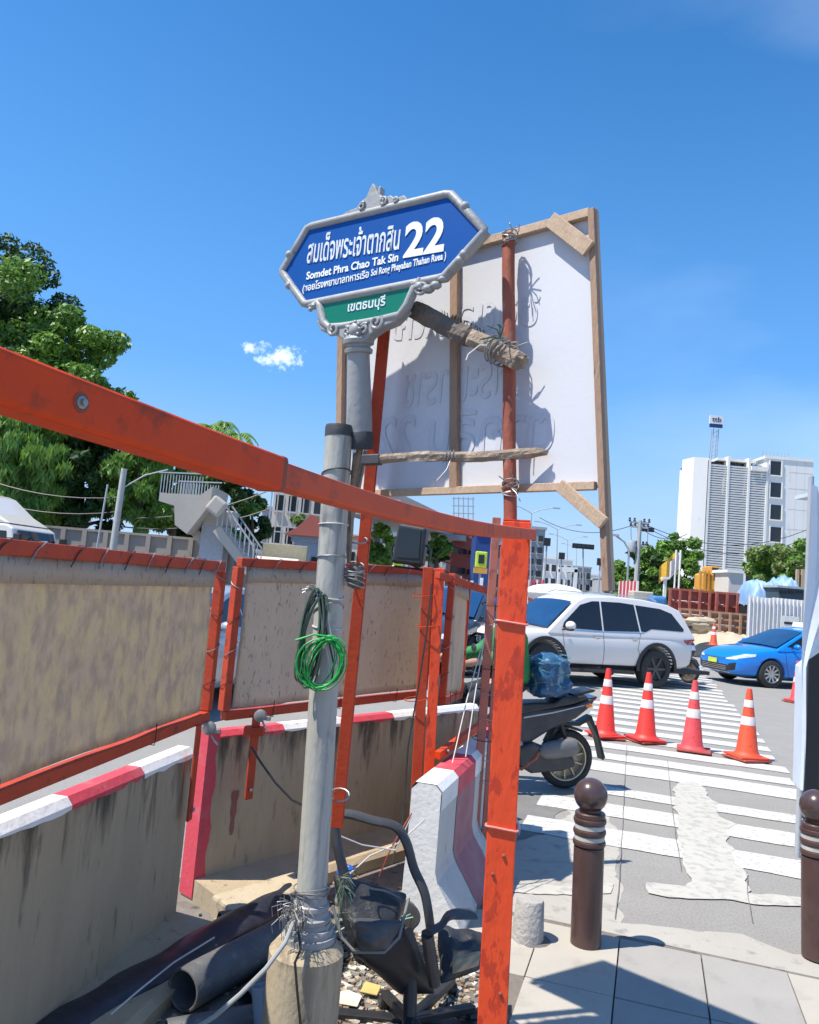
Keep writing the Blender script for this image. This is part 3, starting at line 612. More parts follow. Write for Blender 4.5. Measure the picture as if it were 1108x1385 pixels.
# thin red uprights wired together behind the big post
Yt = 4.9
root = empty('fence_post', G(640, 1130, 0), 0, 'thin faded red twin uprights wrapped in wire, left of the big orange post', 'post')
root.location = (W(640, 1100, Y=Yt).x, Yt, 0)
for (x0, y0, x1, y1, w) in ((646, 1080, 672, 700, .05), (660, 1080, 681, 740, .04)):
    a = W(x0, y0, Y=Yt); b = W(x1, y1, Y=Yt); a.z = .01
    wpart(MB().bar(a, b, w, .03, up=(0, -1, 0)), 'upright', mat('faded_red_steel', (0.52, 0.15, 0.10), 0.6, col2=(0.4, 0.2, 0.15), nscale=6, dark=(0.2, 0.08, 0.05), dscale=15), root, bevel=.003)
for k in range(9):
    y = 815 + k * 31 + random.uniform(-8, 8); x = 667 - (y - 815) * .07; c = W(x, y, Y=Yt)
    ring = [c + V((.07 * math.cos(q), .035 * math.sin(q), .01 * math.sin(q + k))) for q in [math.pi * 2 * w / 10 for w in range(10)]]
    wpart(MB().tube(ring, .0025, 5, closed=True), 'wire_tie', galv if k % 3 else black_wire, root)
# guy wires beside them
for i, (x0, y0, x1, y1, lab) in enumerate(((618, 1010, 650, 880, 'left pale strand of the pair of wires strung left of the orange post'), (636, 1002, 656, 860, 'right pale strand of the pair of wires strung left of the orange post'))):
    o = MB().tube([W(x0 - 6, y0 + 22, Y=4.4), W((x0 + x1) / 2 - 2, (y0 + y1) / 2, Y=4.6), W(x1, y1, Y=4.8)], .0035, 6).build('wire_strand', white_wire, None); tag(o, lab, 'wire')
o = MB().tube([W(584, 790, Y=4.5), W(578, 850, Y=4.46), W(566, 930, Y=4.46), W(552, 1010, Y=4.46), W(546, 1100, Y=4.4), W(530, 1170, Y=4.3)], .005, 6).build('power_cable', black_wire, None); tag(o, 'black cable hanging down the left side of the double red post', 'cable')

# ================================================================ BIG ORANGE POST + RAIL
Yp = 2.49
bt = W(668, 1430, Y=Yp); tp = W(699, 706, Y=Yp)
bt = V((bt.x - .004, Yp, 0)); 
root = empty('orange_post', bt, 0, 'tall orange channel post with peeling paint standing in the foreground', 'post')
dz = (tp - bt).normalized(); ax = V((1, -.12, 0)); ax = (ax - dz * ax.dot(dz)).normalized(); ay = dz.cross(ax)
Lp = (tp - bt).length
w = .088; dpt = .045; th = .006
def chan(offx, offy, wx, wy):
    vs = [bt + ax * (offx + i * wx / 2) + ay * (offy + j * wy / 2) + dz * (Lp * e) for e in (0, 1) for i, j in ((-1, -1), (1, -1), (1, 1), (-1, 1))]
    return vs
mb = MB()
nseg = 28
# C-channel section swept, slightly irregular edges
sec = [(-w / 2, -dpt / 2), (w / 2, -dpt / 2), (w / 2, dpt / 2), (w / 2 - th, dpt / 2), (w / 2 - th, -dpt / 2 + th), (-w / 2 + th, -dpt / 2 + th), (-w / 2 + th, dpt / 2), (-w / 2, dpt / 2)]
vs = []
for k in range(nseg + 1):
    for a, b in sec: vs.append(bt + ax * (a + .0012 * noise.noise(V((k * .9, a * 40, 0)))) + ay * (b) + dz * (Lp * k / nseg))
n8 = len(sec)
mb.add(vs, [(i * n8 + j, i * n8 + (j + 1) % n8, (i + 1) * n8 + (j + 1) % n8, (i + 1) * n8 + j) for i in range(nseg) for j in range(n8)] + [tuple(range(n8))[::-1], tuple(range(nseg * n8, nseg * n8 + n8))])
wpart(mb, 'channel', orange_steel, root, bevel=.004)
FN = -ay if (-ay).y < 0 else ay
if FN.y > 0: FN = -FN
wpart(MB().box((0, 0, 0), (w - .002, dpt - .002, .004)).xf(Matrix.Translation(tp + dz * .004) @ Matrix((ax, ay, dz)).transposed().to_4x4()), 'top_plate', orange_steel, root)
for f_, mm in ((.832, paint_red), (.502, paint_pink)):
    zc = bt + dz * (Lp * (1.0 - (1 - f_))) ; rr = []
    for q in range(20):
        a = 2 * math.pi * q / 20; sx = max(-1, min(1, 1.5 * math.cos(a))) * (w / 2 + .004); sy = max(-1, min(1, 1.5 * math.sin(a))) * (dpt / 2 + .004)
        rr.append(zc + ax * sx + ay * sy + dz * (.004 * math.sin(a * 2)))
    wpart(MB().tube(rr, .004, 6, closed=True), 'strap', mat('strap_pink', (0.75, 0.25, 0.2), 0.5), root)
for f_, xx in ((.46, .01), (.43, -.02), (.25, .02)):
    wpart(MB().lathe([(.006, 0), (.006, .004), (.003, .006)], bt + dz * (Lp * f_) + ax * xx + FN * (dpt / 2), tuple(FN), 8), 'rivet', rust_pipe, root)
# long telescoping rail
rp = W(716, 722, Y=2.43); 
y_a, y_b = .62, 2.50
ra = W(0, 510, Y=.60); rj = W(372, 640, Y=.0 + 1.10)
# solve depth of the joint on the straight line ra->rp
best = None
for k in range(1, 400):
    c = ra.lerp(rp, k / 400); d = ROT.inverted() @ (c - CAM); px = 554 + FPX * d.x / -d.z
    if best is None or abs(px - 372) < best[0]: best = (abs(px - 372), c.copy())
rj = best[1]; dr = (rp - ra).normalized(); rs = ra - dr * .5
root = empty('sliding_rail', rs, 0, 'long orange telescoping rail running from the upper left to the tall orange post', 'rail')
print('rail joint', rj, ra, rp)
def rail_pt(t): return rs.lerp(rp + dr * .03, t) - V((0, 0, .030 * max(0, math.sin(math.pi * max(0, (t - .17) / .83))) ** 1.0))
def sweep_bar(t0, t1, w, h, n=14):
    mb = MB(); vs = []
    for i in range(n + 1):
        c = rail_pt(t0 + (t1 - t0) * i / n); d = (rail_pt(t0 + (t1 - t0) * i / n + .01) - c).normalized(); a = d.cross(V((0, 0, 1))).normalized(); b = a.cross(d)
        vs += [c + a * (x * w / 2) + b * (y * h / 2) for x, y in ((-1, -1), (1, -1), (1, 1), (-1, 1))]
    mb.add(vs, [(i * 4 + j, i * 4 + (j + 1) % 4, i * 4 + 4 + (j + 1) % 4, i * 4 + 4 + j) for i in range(n) for j in range(4)] + [(3, 2, 1, 0), (n * 4, n * 4 + 1, n * 4 + 2, n * 4 + 3)]); return mb
tj = (rj - rs).length / (rp + dr * .03 - rs).length
wpart(sweep_bar(0, tj, .042, .044), 'outer_tube', orange_rail, root, bevel=.006, seg=3)
wpart(sweep_bar(tj - .02, 1.0, .034, .034), 'inner_tube', mat('inner_rail', (0.68, 0.095, 0.028), 0.55, spec=0.25, col2=(0.54, 0.075, 0.03), nscale=9, dark=(0.2, 0.06, 0.04), dscale=16), root, bevel=.005)
sidev = dr.cross(V((0, 0, 1))).normalized()
if sidev.y > 0: sidev = -sidev
bpos = W(83, 538, Y=ra.lerp(rp, .04).y) 
for k in range(400):
    c = rs.lerp(rj, k / 400); d = ROT.inverted() @ (c - CAM); px = 554 + FPX * d.x / -d.z
    if d.z < 0 and px > 83: break
wpart(MB().lathe([(.006, -.001), (.0055, .0015), (.003, .002), (.003, .005), (.0005, .0055)], c + sidev * .021 - V((0, 0, .006)), tuple(sidev), 12), 'bolt', galv, root)
wpart(MB().lathe([(.009, -.001), (.009, .0006), (.001, .0008)], c + sidev * .021 - V((0, 0, .006)), tuple(sidev), 12), 'washer', rust_pipe, root)
wpart(sweep_bar(tj - .006, tj + .001, .0435, .0455, 2), 'collar', rust_pipe, root, bevel=.006)

# ================================================================ SIGN POLE STUMP
Yk = 2.8
b0 = W(418, 1270, Y=Yk); top = W(459, 578, Y=Yk)
root = empty('pole_stump', (b0.x - .002, Yk, 0), 0, 'pale grey pipe pole with a black capped top on a round concrete footing', 'pole')
ft = b0.copy(); prof = [(.124, 0), (.125, .1), (.126, .2), (.126, b0.z - .034), (.098, b0.z - .001), (.03, b0.z)]
print('footing', b0)
mb = MB(); mb.lathe(prof, (b0.x - .005, Yk, 0), n=40)
for i, v in enumerate(mb.v): nn = noise.noise(V(v) * 9) * .02; mb.v[i] = (v[0] + (v[0] - b0.x) * nn, v[1] + (v[1] - Yk) * nn, v[2])
wpart(mb, 'concrete_footing', base_conc, root)
ax_ = (top - b0).normalized()
wpart(MB().lathe([(.088, -.01), (.089, .020), (.080, .022), (.079, .030), (.082, .036), (.080, .044), (.068, .046), (.066, .060), (.071, .066), (.071, .078), (.063, .082), (.058, .10), (.063, .106), (.062, .118), (.054, .122), (.052, .16)], b0, tuple(ax_), 40), 'moulded_base', grey_cast, root)
Ls = (top - b0).length
wpart(MB().lathe([(.0515, .14), (.0505, Ls * .4), (.0495, Ls * .8), (.049, Ls)], b0, tuple(ax_), 32), 'shaft', pole_grey, root)
wpart(MB().lathe([(.0505, Ls - .035), (.051, Ls - .004), (.048, Ls + .006), (.012, Ls + .008)], b0, tuple(ax_), 32), 'black_cap', black_dusty, root)
def ring_on(c, axis, r, tr, m, name, root, tilt=0.0, n=24):
    q = V(axis).to_track_quat('Z', 'Y').to_matrix()
    pts = [V(c) + q @ V((r * math.cos(t), r * math.sin(t), tilt * r * math.sin(t + 1))) for t in [2 * math.pi * k / n for k in range(n)]]
    return wpart(MB().tube(pts, tr, 6, closed=True), name, m, root)
for f_, mm, tl in ((.905, black_wire, .25), (.80, white_wire, .05), (.735, galv, .1), (.66, white_wire, -.3), (.63, galv, .5), (.595, white_wire, -.1)):
    ring_on(b0 + ax_ * (Ls * f_), ax_, .0525, .0025, mm, 'wire_tie', root, tl)

# ================================================================ STREET NAME SIGN
SU = V((math.cos(rad(33)), -math.sin(rad(33)), 0)); SN = V((-math.sin(rad(33)), -math.cos(rad(33)), 0)); SZ = V((0, 0, 1))
Ysg = 2.8
post_top = W(490, 458, Y=Ysg)
SC = V((post_top.x, post_top.y, 0)) + SN * .035
def sl(px, py):
    p = Wp(px, py, SC, SN); return ((p - SC).dot(SU), p.z)
outer = [sl(*p) for p in ((379, 369), (418, 304), (611, 257), (663, 312), (602, 372), (432, 414), (414, 414))]
# sign panel geometry in the sign's own plane: (u, z)
HEX = [(-.405, 2.830), (-.285, 3.000), (.351, 3.005), (.508, 2.835), (.352, 2.690), (-.262, 2.672)]
root = empty('street_name_sign', (SC.x, SC.y, 2.3), 0, 'blue Thai street name sign with white lettering and 22 in an ornate grey frame', 'street sign')
def sp3(a, b, t=0.0): return SC + SU * a + SZ * b + SN * t
def inset(poly, k):
    n = len(poly); out = []
    for i in range(n):
        p0, p1, p2 = V(poly[i - 1]), V(poly[i]), V(poly[(i + 1) % n])
        d1 = (p1 - p0).normalized(); d2 = (p2 - p1).normalized(); n1 = V((d1.y, -d1.x)); n2 = V((d2.y, -d2.x))
        b = (n1 + n2).normalized(); out.append(tuple(p1 + b * (k / max(.3, b.dot(n1)))))
    return out
hexi = inset(HEX, .014)
wpart(MB().prism(hexi, SC, SU, SZ, SN, -.004, .004), 'blue_panel', sign_blue, root)
wpart(MB().prism(inset(HEX, .004), SC, SU, SZ, SN, -.030, -.006), 'back_panel', grey_cast, root)
fr = MB(); n6 = len(HEX)
ctr = inset(HEX, .008)
fr.tube([sp3(a, b, .002) for a, b in [q for i in range(n6) for q in [tuple(V(ctr[i]).lerp(V(ctr[(i + 1) % n6]), t)) for t in (0.03, .5, .97)]]], .0155, 10, closed=True)
wpart(fr, 'frame', grey_cast, root)
# small frame lugs
for (a, b) in ((-.36, 2.892), (-.345, 2.765), (.415, 2.935), (.425, 2.765), (.41, 2.745)):
    wpart(MB().sphere(sp3(a, b, .008), .016, 10), 'frame_lug', grey_cast, root)
# lettering
def stext(body, a, b, w, h, bold=0.0, m=letter, slant=0.02, name='lettering'):
    o = place_text(name, body, m, root, sp3(a, b, .0045), SU, SZ, SN, w, h, bold, .0025, slant); return o
stext('สมเด็จพระเจ้าตากสิน', -.268, 2.842, .425, .112, .012, letter_worn, -.035)
stext('22', .178, 2.792, .165, .128, .028, letter, -.01)
stext('Somdet Phra Chao Tak Sin', -.262, 2.777, .42, .031, .022, letter, .02)
stext('(ซอยโรงพยาบาลทหารเรือ', -.275, 2.722, .31, .042, .012, letter, .04)
stext('Soi Rong Phayaban Thahan Ruea )', .045, 2.738, .31, .034, .014, letter, .05)
# green plaque
PL = [(-.178, 2.672), (.228, 2.684), (.192, 2.590), (-.128, 2.588)]
wpart(MB().prism(PL, SC, SU, SZ, SN, -.002, .006), 'green_plaque', sign_green, root)
place_text('lettering', 'เขตธนบุรี', letter_worn, root, sp3(-.045, 2.612, .0065), SU, SZ, SN, .165, .052, .015, .002, .02)
fr = MB(); fr.tube([sp3(a, b, .006) for a, b in ((-.232, 2.668), (-.190, 2.676), (-.178, 2.655), (-.158, 2.600), (-.128, 2.575), (-.06, 2.573), (.10, 2.578), (.185, 2.583), (.215, 2.615), (.238, 2.672), (.262, 2.705))], [.010, .015, .016, .016, .015, .013, .013, .016, .018, .017, .013], 10)
wpart(fr, 'plaque_frame', grey_cast, root)
# cast bracket under the plaque
br = [(-.185, 2.600), (-.16, 2.565), (-.10, 2.548), (-.05, 2.520), (-.035, 2.50), (.045, 2.50), (.07, 2.525), (.11, 2.545), (.17, 2.56), (.215, 2.60), (.20, 2.62), (.18, 2.588), (-.14, 2.586), (-.17, 2.62)]
wpart(MB().prism(br, SC, SU, SZ, SN, -.032, .014), 'cast_bracket', grey_cast, root, bevel=.006, seg=3)
def scroll(a, b, r, s=1, name='scroll', tr=.008, turns=1.35, rot=0.0):
    pts = []; rs = []
    for k in range(22):
        t = k / 21; q = rot + s * t * turns * 2 * math.pi; rr = r * (1 - .75 * t); pts.append(sp3(a + rr * math.cos(q), b + rr * math.sin(q), .014 + .008 * t)); rs.append(tr * (1 - .35 * t))
    wpart(MB().tube(pts, rs, 8), name, grey_cast, root)
scroll(-.095, 2.562, .026, 1, rot=2.2); scroll(.095, 2.566, .028, -1, rot=.8); scroll(-.03, 2.545, .020, -1, rot=2); scroll(.045, 2.548, .020, 1, rot=1)
wpart(MB().sphere(sp3(.008, 2.545, .012), .030, 14, (1, 1, 1.1)), 'boss', grey_cast, root)
for k in range(9):
    q = k * 2 * math.pi / 9; wpart(MB().sphere(sp3(.008 + .026 * math.cos(q), 2.545 + .028 * math.sin(q), .03), .007, 8), 'bead', grey_cast, root)
for (a, b, r) in ((.265, 2.675, .022), (.295, 2.663, .020), (.325, 2.672, .018), (.35, 2.69, .014), (.245, 2.690, .016)):
    wpart(MB().sphere(sp3(a, b, .008), r, 10, (1.2, .9, .8)), 'scroll_leaf', grey_cast, root)
scroll(.275, 2.668, .026, 1, rot=2.6, tr=.007)
for (a, b, r) in ((-.205, 2.665, .014), (-.222, 2.655, .010)): wpart(MB().sphere(sp3(a, b, .01), r, 8), 'scroll_leaf', grey_cast, root)
# finial on top
fin = [(-.115, 3.008), (-.085, 3.018), (-.05, 3.022), (-.028, 3.045), (-.010, 3.052), (.004, 3.085), (.016, 3.105), (.028, 3.090), (.040, 3.066), (.046, 3.088), (.054, 3.083), (.056, 3.05), (.075, 3.035), (.10, 3.040), (.125, 3.022), (.16, 3.028), (.175, 3.012), (.175, 2.994), (-.115, 2.994)]
wpart(MB().prism(fin, SC, SU, SZ, SN, -.022, .010), 'finial', grey_cast, root, bevel=.005, seg=3)
scroll(-.018, 3.018, .016, 1, rot=1, tr=.005); scroll(.075, 3.018, .017, -1, rot=2, tr=.005); scroll(.13, 3.012, .011, -1, rot=2, tr=.004)
# upper post
pt = sp3(.0, 2.515, -.015); pb = W(487, 604, Y=2.83); axp = (pt - pb).normalized(); Lq = (pt - pb).length
wpart(MB().lathe([(.046, 0), (.0455, Lq * .3), (.041, Lq * .75), (.040, Lq - .045), (.050, Lq - .042), (.052, Lq - .03), (.042, Lq - .022), (.045, Lq - .014), (.056, Lq - .01), (.058, Lq + .004), (.048, Lq + .014), (.04, Lq + .03)], pb, tuple(axp), 32), 'upper_post', grey_cast, root)
wpart(MB().lathe([(.047, -.01), (.0485, .0), (.0485, .05), (.047, .052)], pb, tuple(axp), 28), 'tape_wrap', black_dusty, root)

# ================================================================ NOTICE BOARD SEEN FROM BEHIND
BO = V((.38, 2.55, 0)); BN = V((-.669, -.743, 0)).normalized(); BU = V((.743, -.669, 0)).normalized()
def bp(px, py, off=0.0): return Wp(px, py, BO + BN * off, BN)
root = empty('wooden_board', (BO.x, BO.y, 2.0), 0, 'large white board seen from behind on a timber frame, mirrored lettering showing through', 'board')
cs = [bp(459, 385), bp(802, 284), bp(809, 660), bp(456, 671)]
mb = MB(); nx = 16; nz = 12; vs = []
for i in range(nx + 1):
    for j in range(nz + 1):
        p = cs[3].lerp(cs[2], i / nx).lerp(cs[0].lerp(cs[1], i / nx), j / nz); vs.append(p - BN * (.001 + .0010 * noise.noise(V((i * .25, j * .25, 3)))))
mb.add(vs, [(i * (nz + 1) + j, (i + 1) * (nz + 1) + j, (i + 1) * (nz + 1) + j + 1, i * (nz + 1) + j + 1) for i in range(nx) for j in range(nz)], True)
o = wpart(mb, 'sheet', board_white, root)
wpart(MB().add([p_ - BN * .006 for p_ in cs], [(0, 1, 2, 3)]), 'front_face', board_white, root)
def batten(a, b, w, name='batten', m=timber, t=.022, off=.013):
    p = bp(*a, off); q = bp(*b, off); wpart(MB().bar(p, q, t, w, up=tuple((q - p).cross(BN).normalized())), name, m, root, bevel=.002)
batten((463, 385), (459, 673), .032, 'stile')
batten((470, 379), (798, 288), .030, 'top_rail', timber_light)
batten((465, 669), (806, 657), .026, 'bottom_rail', timber_light)
batten((616, 347), (615, 661), .034, 'stile')
batten((801, 283), (821, 800), .022, 'stile')
# second ply of the right stile, a hand behind
pp = bp(806, 284, -.012); qq = bp(828, 798, -.012); wpart(MB().bar(pp, qq, .02, .010, up=tuple((qq - pp).cross(BN).normalized())), 'stile', timber_light, root)
batten((745, 297), (797, 337), .052, 'corner_brace', timber_light, .016, .032)
batten((757, 656), (817, 708), .040, 'corner_brace', timber_light, .016, .032)
def rtext(body, pl, pr, h, bold):     # mirrored lettering: runs right to left
    O = bp(*pr, .0005) ; L = (bp(*pl, .0005) - O); me_w = L.length
    place_text('show_through_lettering', body, board_text, root, O + BN * .0010, L.normalized(), SZ, BN, me_w, h, bold, .0002)
rtext('ซอยสมเด็จ', (530, 462), (728, 440), .16, .005)
rtext('พระเจ้าราช', (545, 552), (690, 535), .19, .005)
rtext('ตากสิน 22', (510, 618), (748, 610), .16, .012)
# rusty round post
a = bp(688, 318, .058); b = bp(690, 740, .058); 
root = empty('rusty_pipe_post', b, 0, 'rusty brown round pipe post standing in front of the white board', 'post')
wpart(MB().tube([b.lerp(a, k / 10) + V((.0015 * math.sin(k * 1.3), 0, 0)) for k in range(11)], .0215, 16), 'pipe', rust_pipe, root)
for (x, y) in ((690, 318), (690, 470), (690, 655)):
    c = bp(x, y + 6, .058)
    for k in range(4):
        t1 = random.uniform(-.02, .02); ring = [c + V((.026 * math.cos(q), .026 * math.sin(q), .012 * math.sin(q + k) + t1)) for q in [math.pi * 2 * w_ / 12 for w_ in range(12)]]
        wpart(MB().tube(ring, .0025, 5, closed=True), 'wire_tie', galv if y != 470 else white_wire, root)
    for k in range(6):
        d_ = V((random.uniform(-1, 1), -.6, random.uniform(-.6, 1))).normalized(); p0 = c + V((0, -.025, 0))
        wpart(MB().tube([p0, p0 + d_ * .03, p0 + d_ * .05 + V((random.uniform(-.02, .02), 0, random.uniform(-.02, .02)))], .0018, 5), 'wire_end', galv, root)
# weathered timber brace
def rough_bar(p, q, w, h, m, name, label, cat, n=26, rough=.003, parent=None, split=0.0):
    p = V(p); q = V(q); d = (q - p).normalized(); a = d.cross(V((0, 0, 1))).normalized(); b = a.cross(d); mb = MB(); K = 10; vs = []
    for i in range(n + 1):
        t = i / n; c = p.lerp(q, t); c += V((0, 0, .004 * math.sin(t * 7)))
        for k in range(K):
            ang = 2 * math.pi * k / K + .3; r = 1 / max(abs(math.cos(ang)), abs(math.sin(ang))) ** .75
            nn = noise.noise(V((t * n * .25, k * 1.7, w * 90))) * rough * 2 + random.uniform(-rough, rough) * .4
            taper = 1 - .35 * max(0, (t - .93) / .07) - .3 * max(0, (.04 - t) / .04)
            vs.append(c + (a * math.cos(ang) * w / 2 * r + b * math.sin(ang) * h / 2 * r) * taper * (1 + nn / w * 2) + d * random.uniform(-.004, .004) * (1 if 0 < i < n else 3))
    mb.add(vs, [(i * K + k, i * K + (k + 1) % K, (i + 1) * K + (k + 1) % K, (i + 1) * K + k) for i in range(n) for k in range(K)] + [tuple(range(K))[::-1], tuple(range(n * K, n * K + K))], False)
    if parent is not None: return wpart(mb, name, m, parent)
    root = empty(name, p, 0, label, cat); wpart(mb, 'beam', m, root); return root
p = W(560, 420, Y=2.74); q = W(708, 491, Y=2.47)
root = empty('timber_brace', p, 0, 'thick weathered timber tied from under the blue sign to the rusty pipe post', 'timber')
rough_bar(p, p.lerp(q, .58), .07, .066, timber_dark, 'dark_length', '', '', parent=root)
rough_bar(p.lerp(q, .55), q, .062, .058, timber_old, 'bare_length', '', '', parent=root)
for t in (.74, .77, .80, .83):
    c = p.lerp(q, t); d = (q - p).normalized(); a_ = d.cross(SZ).normalized(); b_ = a_.cross(d)
    wpart(MB().tube([c + (a_ * math.cos(w_) + b_ * math.sin(w_)) * .045 + d * .008 * math.sin(w_ * 2 + t * 30) for w_ in [2 * math.pi * k / 12 for k in range(12)]], .003, 5, closed=True), 'wire_tie', galv, root)
for k in range(9):
    c = p.lerp(q, .79) + V((0, -.03, .035)); d_ = V((random.uniform(-1, .6), -.2, random.uniform(-.3, 1))).normalized()
    wpart(MB().tube([c, c + d_ * .03, c + d_ * .055 + V((random.uniform(-.03, 0), 0, -.012))], .0022, 5), 'wire_end', olive_wire, root)
c = p.lerp(q, .75); wpart(MB().tube([c + V((0, -.03, 0)), c + V((-.05, -.04, -.005)), c + V((-.085, -.045, -.04)), c + V((-.09, -.045, -.06))], .003, 6), 'wire_end', white_wire, root)
for k in range(13):
    c = p.lerp(q, .30 + k * .03) + V((0, -.0, .034)); wpart(MB().tube([c, c + V((random.uniform(-.006, .006), -.004, .014))], .0018, 5), 'nail', black_wire, root)
p = W(505, 622, Y=2.71); q = W(737, 612, Y=2.48)
r_ = rough_bar(p, q, .030, .032, timber_old, 'timber_pole', 'thin weathered timber pole lashed level across the lower part of the white board', 'timber', rough=.002)
wpart(MB().bar(p - (q - p).normalized() * .04, p + (q - p).normalized() * .03, .035, .036), 'tape_wrap', black_dusty, r_, bevel=.004)
for t in (.44, .46, .48):
    c = p.lerp(q, t); wpart(MB().tube([c + V((.005 * math.sin(w_), math.cos(w_) * .021, math.sin(w_) * .021)) for w_ in [2 * math.pi * k / 12 for k in range(12)]], .0022, 5, closed=True), 'wire_tie', galv, r_)
c = p.lerp(q, .47); wpart(MB().tube([c + V((0, -.02, -.018)), c + V((-.01, -.03, -.05)), c + V((-.04, -.03, -.09)), c + V((-.05, -.03, -.085))], .0015, 5), 'wire_end', galv, r_)
# red leaning angle bar
p = W(520, 440, Y=2.90); q = W(455, 1120, Y=2.95)
root = empty('red_angle_bar', q, 0, 'red steel angle bar leaning behind the grey pipe pole', 'steel bar')
wpart(MB().bar(p, q, .042, .006, up=(0, -1, 0)).bar(p + V((.020, .021, 0)), q + V((.020, .021, 0)), .006, .036, up=(0, -1, 0)), 'angle', red_steel, root, bevel=.002)
for (x, y) in ((484, 730), (479, 765), (459, 1075)):
    c = W(x, y, Y=2.9); wpart(MB().tube([c + V((.036 * math.cos(w_), .03 * math.sin(w_), .015 * math.sin(w_ * 1))) for w_ in [2 * math.pi * k / 12 for k in range(12)]], .003, 5, closed=True), 'wire_tie', galv, root)
# splinters of wood wedged between pole and bar
root = empty('wood_splint', W(478, 660, Y=2.84), 0, 'split timber splints bound between the pipe pole and the sign post', 'timber')
for (x0, y0, x1, y1, w_) in ((487, 606, 470, 722, .030), (480, 615, 472, 760, .02), (494, 610, 476, 700, .018)):
    rough_bar(W(x0, y0, Y=2.84), W(x1, y1, Y=2.86), w_, .02, timber_old, 'splint', '', '', parent=root, n=10)
root = empty('wood_block', W(480, 782, Y=2.80), 0, 'small wood block wrapped in rusty wire between the pole and the red bar', 'wood block')
rough_bar(W(480, 764, Y=2.80), W(481, 797, Y=2.80), .05, .05, timber_dark, 'block', '', '', parent=root, n=8, rough=.006)
for k in range(6):
    c = W(480, 770 + k * 4, Y=2.80); wpart(MB().tube([c + V((.034 * math.cos(w_), .034 * math.sin(w_), .01 * math.sin(w_ + k))) for w_ in [2 * math.pi * j / 12 for j in range(12)]], .0025, 5, closed=True), 'wire_tie', galv, root)

# ================================================================ WIRE COILS ON THE POLE
def coil(name, label, c, rx, rz, n, m, tr, tilt=0.0, jit=.006, top_only=False):
    root = empty(name, c, 0, label, 'wire coil'); 
    for k in range(n):
        a = rx * random.uniform(.7, 1.15); b = rz * random.uniform(.82, 1.1); oy = random.uniform(-.02, .012); ph = random.uniform(-.15, .15) + tilt; ox = random.uniform(-jit, jit)
        pts = []
        for j in range(26):
            q = 2 * math.pi * j / 26; x = a * math.cos(q); z = b * math.sin(q)
            pts.append(c + V((x * math.cos(ph) - z * math.sin(ph) + ox, oy + random.uniform(-.003, .003), x * math.sin(ph) + z * math.cos(ph) + random.uniform(-.002, .002))))
        mm = m if not isinstance(m, (list, tuple)) else m[k % len(m)]
        wpart(MB().tube(pts, tr, 5, closed=True), 'strand', mm, root)
    return root
cw = W(421, 862, Y=2.73)
r1 = coil('wire_coil', 'grey and black wires hanging in a long loop tied on the left of the pole', cw, .035, .155, 10, [olive_wire, black_wire, olive_wire], .0035, -.06)
for k in range(12):
    c = W(424, 798, Y=2.72); d_ = V((random.uniform(-1, 1), -.3, random.uniform(-.3, .8))).normalized()
    wpart(MB().tube([c, c + d_ * .02, c + d_ * .03 + V((random.uniform(-.01, .01), 0, -.01))], .0015, 4), 'wire_end', galv, r1)
c = W(432, 830, Y=2.72)
for k in range(3): wpart(MB().tube([W(430 + k * 4, 800, Y=2.72), W(436 + k * 5, 850, Y=2.72), W(446 + k * 6, 900, Y=2.72), W(440 + k * 8, 925, Y=2.72)], .003, 5), 'strand', black_wire if k % 2 else white_wire, r1)
cw = W(436, 897, Y=2.70)
r2 = coil('wire_coil', 'bright green wire coiled in a round loop over the front of the pole', cw, .066, .088, 12, [green_wire, mat('green_dark', (0.01, 0.22, 0.05), 0.4), green_wire], .0023, -.25, .018)
wpart(MB().tube([W(400, 866, Y=2.70), W(425, 858, Y=2.69), W(450, 862, Y=2.70), W(464, 888, Y=2.69)], .004, 6), 'binding', green_wire, r2)

# ================================================================ FLOODLIGHT ON THE FENCE
c = W(556, 736, Y=4.75)
root = empty('floodlight', c, rad(-20), 'black square floodlight on top of the screen fence', 'floodlight')
MB().prism([(-.11, -.12), (.09, -.13), (.10, .10), (-.08, .12)], (0, 0, 0), (1, 0, 0), (0, 0, 1), (0, 1, 0), -.035, .045).build('housing', black_plastic, root, bevel=.018, seg=3)
for k in range(7): MB().box((-.06 + k * .02, .055, 0), (.005, .03, .17)).build('cooling_fin', black_plastic, root)
MB().box((0, -.037, 0), (.14, .006, .17)).build('glass', glass_dark, root)
MB().tube([(-.10, 0, 0), (-.12, 0, -.03), (-.11, 0, -.14), (.12, 0, -.15), (.13, 0, -.03), (.10, 0, .0)], .008, 6).build('bracket', black_plastic, root)
MB().tube([(0, .03, -.12), (.10, .0, -.16), (.2, 0, -.13), (.24, 0, -.20)], .006, 6).build('cable', mat('brown_cable', (.15, .06, .04), .6), root)

# ================================================================ GROUND LITTER, PIPES, CHAIR
def pipe(name, label, p, q, r, m, hollow=True, cat='pipe', wall=.012):
    p = V(p); q = V(q); root = empty(name, p, 0, label, cat); L = (q - p).length
    wpart(MB().lathe([(r - wall, .18), (r - wall, .003), (r - wall * .6, -.001), (r - .002, 0), (r, .006), (r, L), (.01, L)], p, tuple((q - p).normalized()), 32), 'tube', m, root)
    return root
def zpt(px, py, z): return W(px, py, z=z)
big = pipe('drain_pipe', 'largest grey plastic pipe, open end towards the camera, left of the concrete footing', zpt(247, 1340, .085), zpt(405, 1255, .085), .078, hdpe)
pipe('drain_pipe', 'small grey pipe stub lying at the foot of the red barrier end', zpt(297, 1247, .055), zpt(350, 1241, .05), .045, hdpe, wall=.008)
pipe('drain_pipe', 'grey pipe lying across the bottom edge, in front of the largest pipe', zpt(225, 1398, .045), zpt(395, 1368, .05), .045, hdpe, wall=.008)
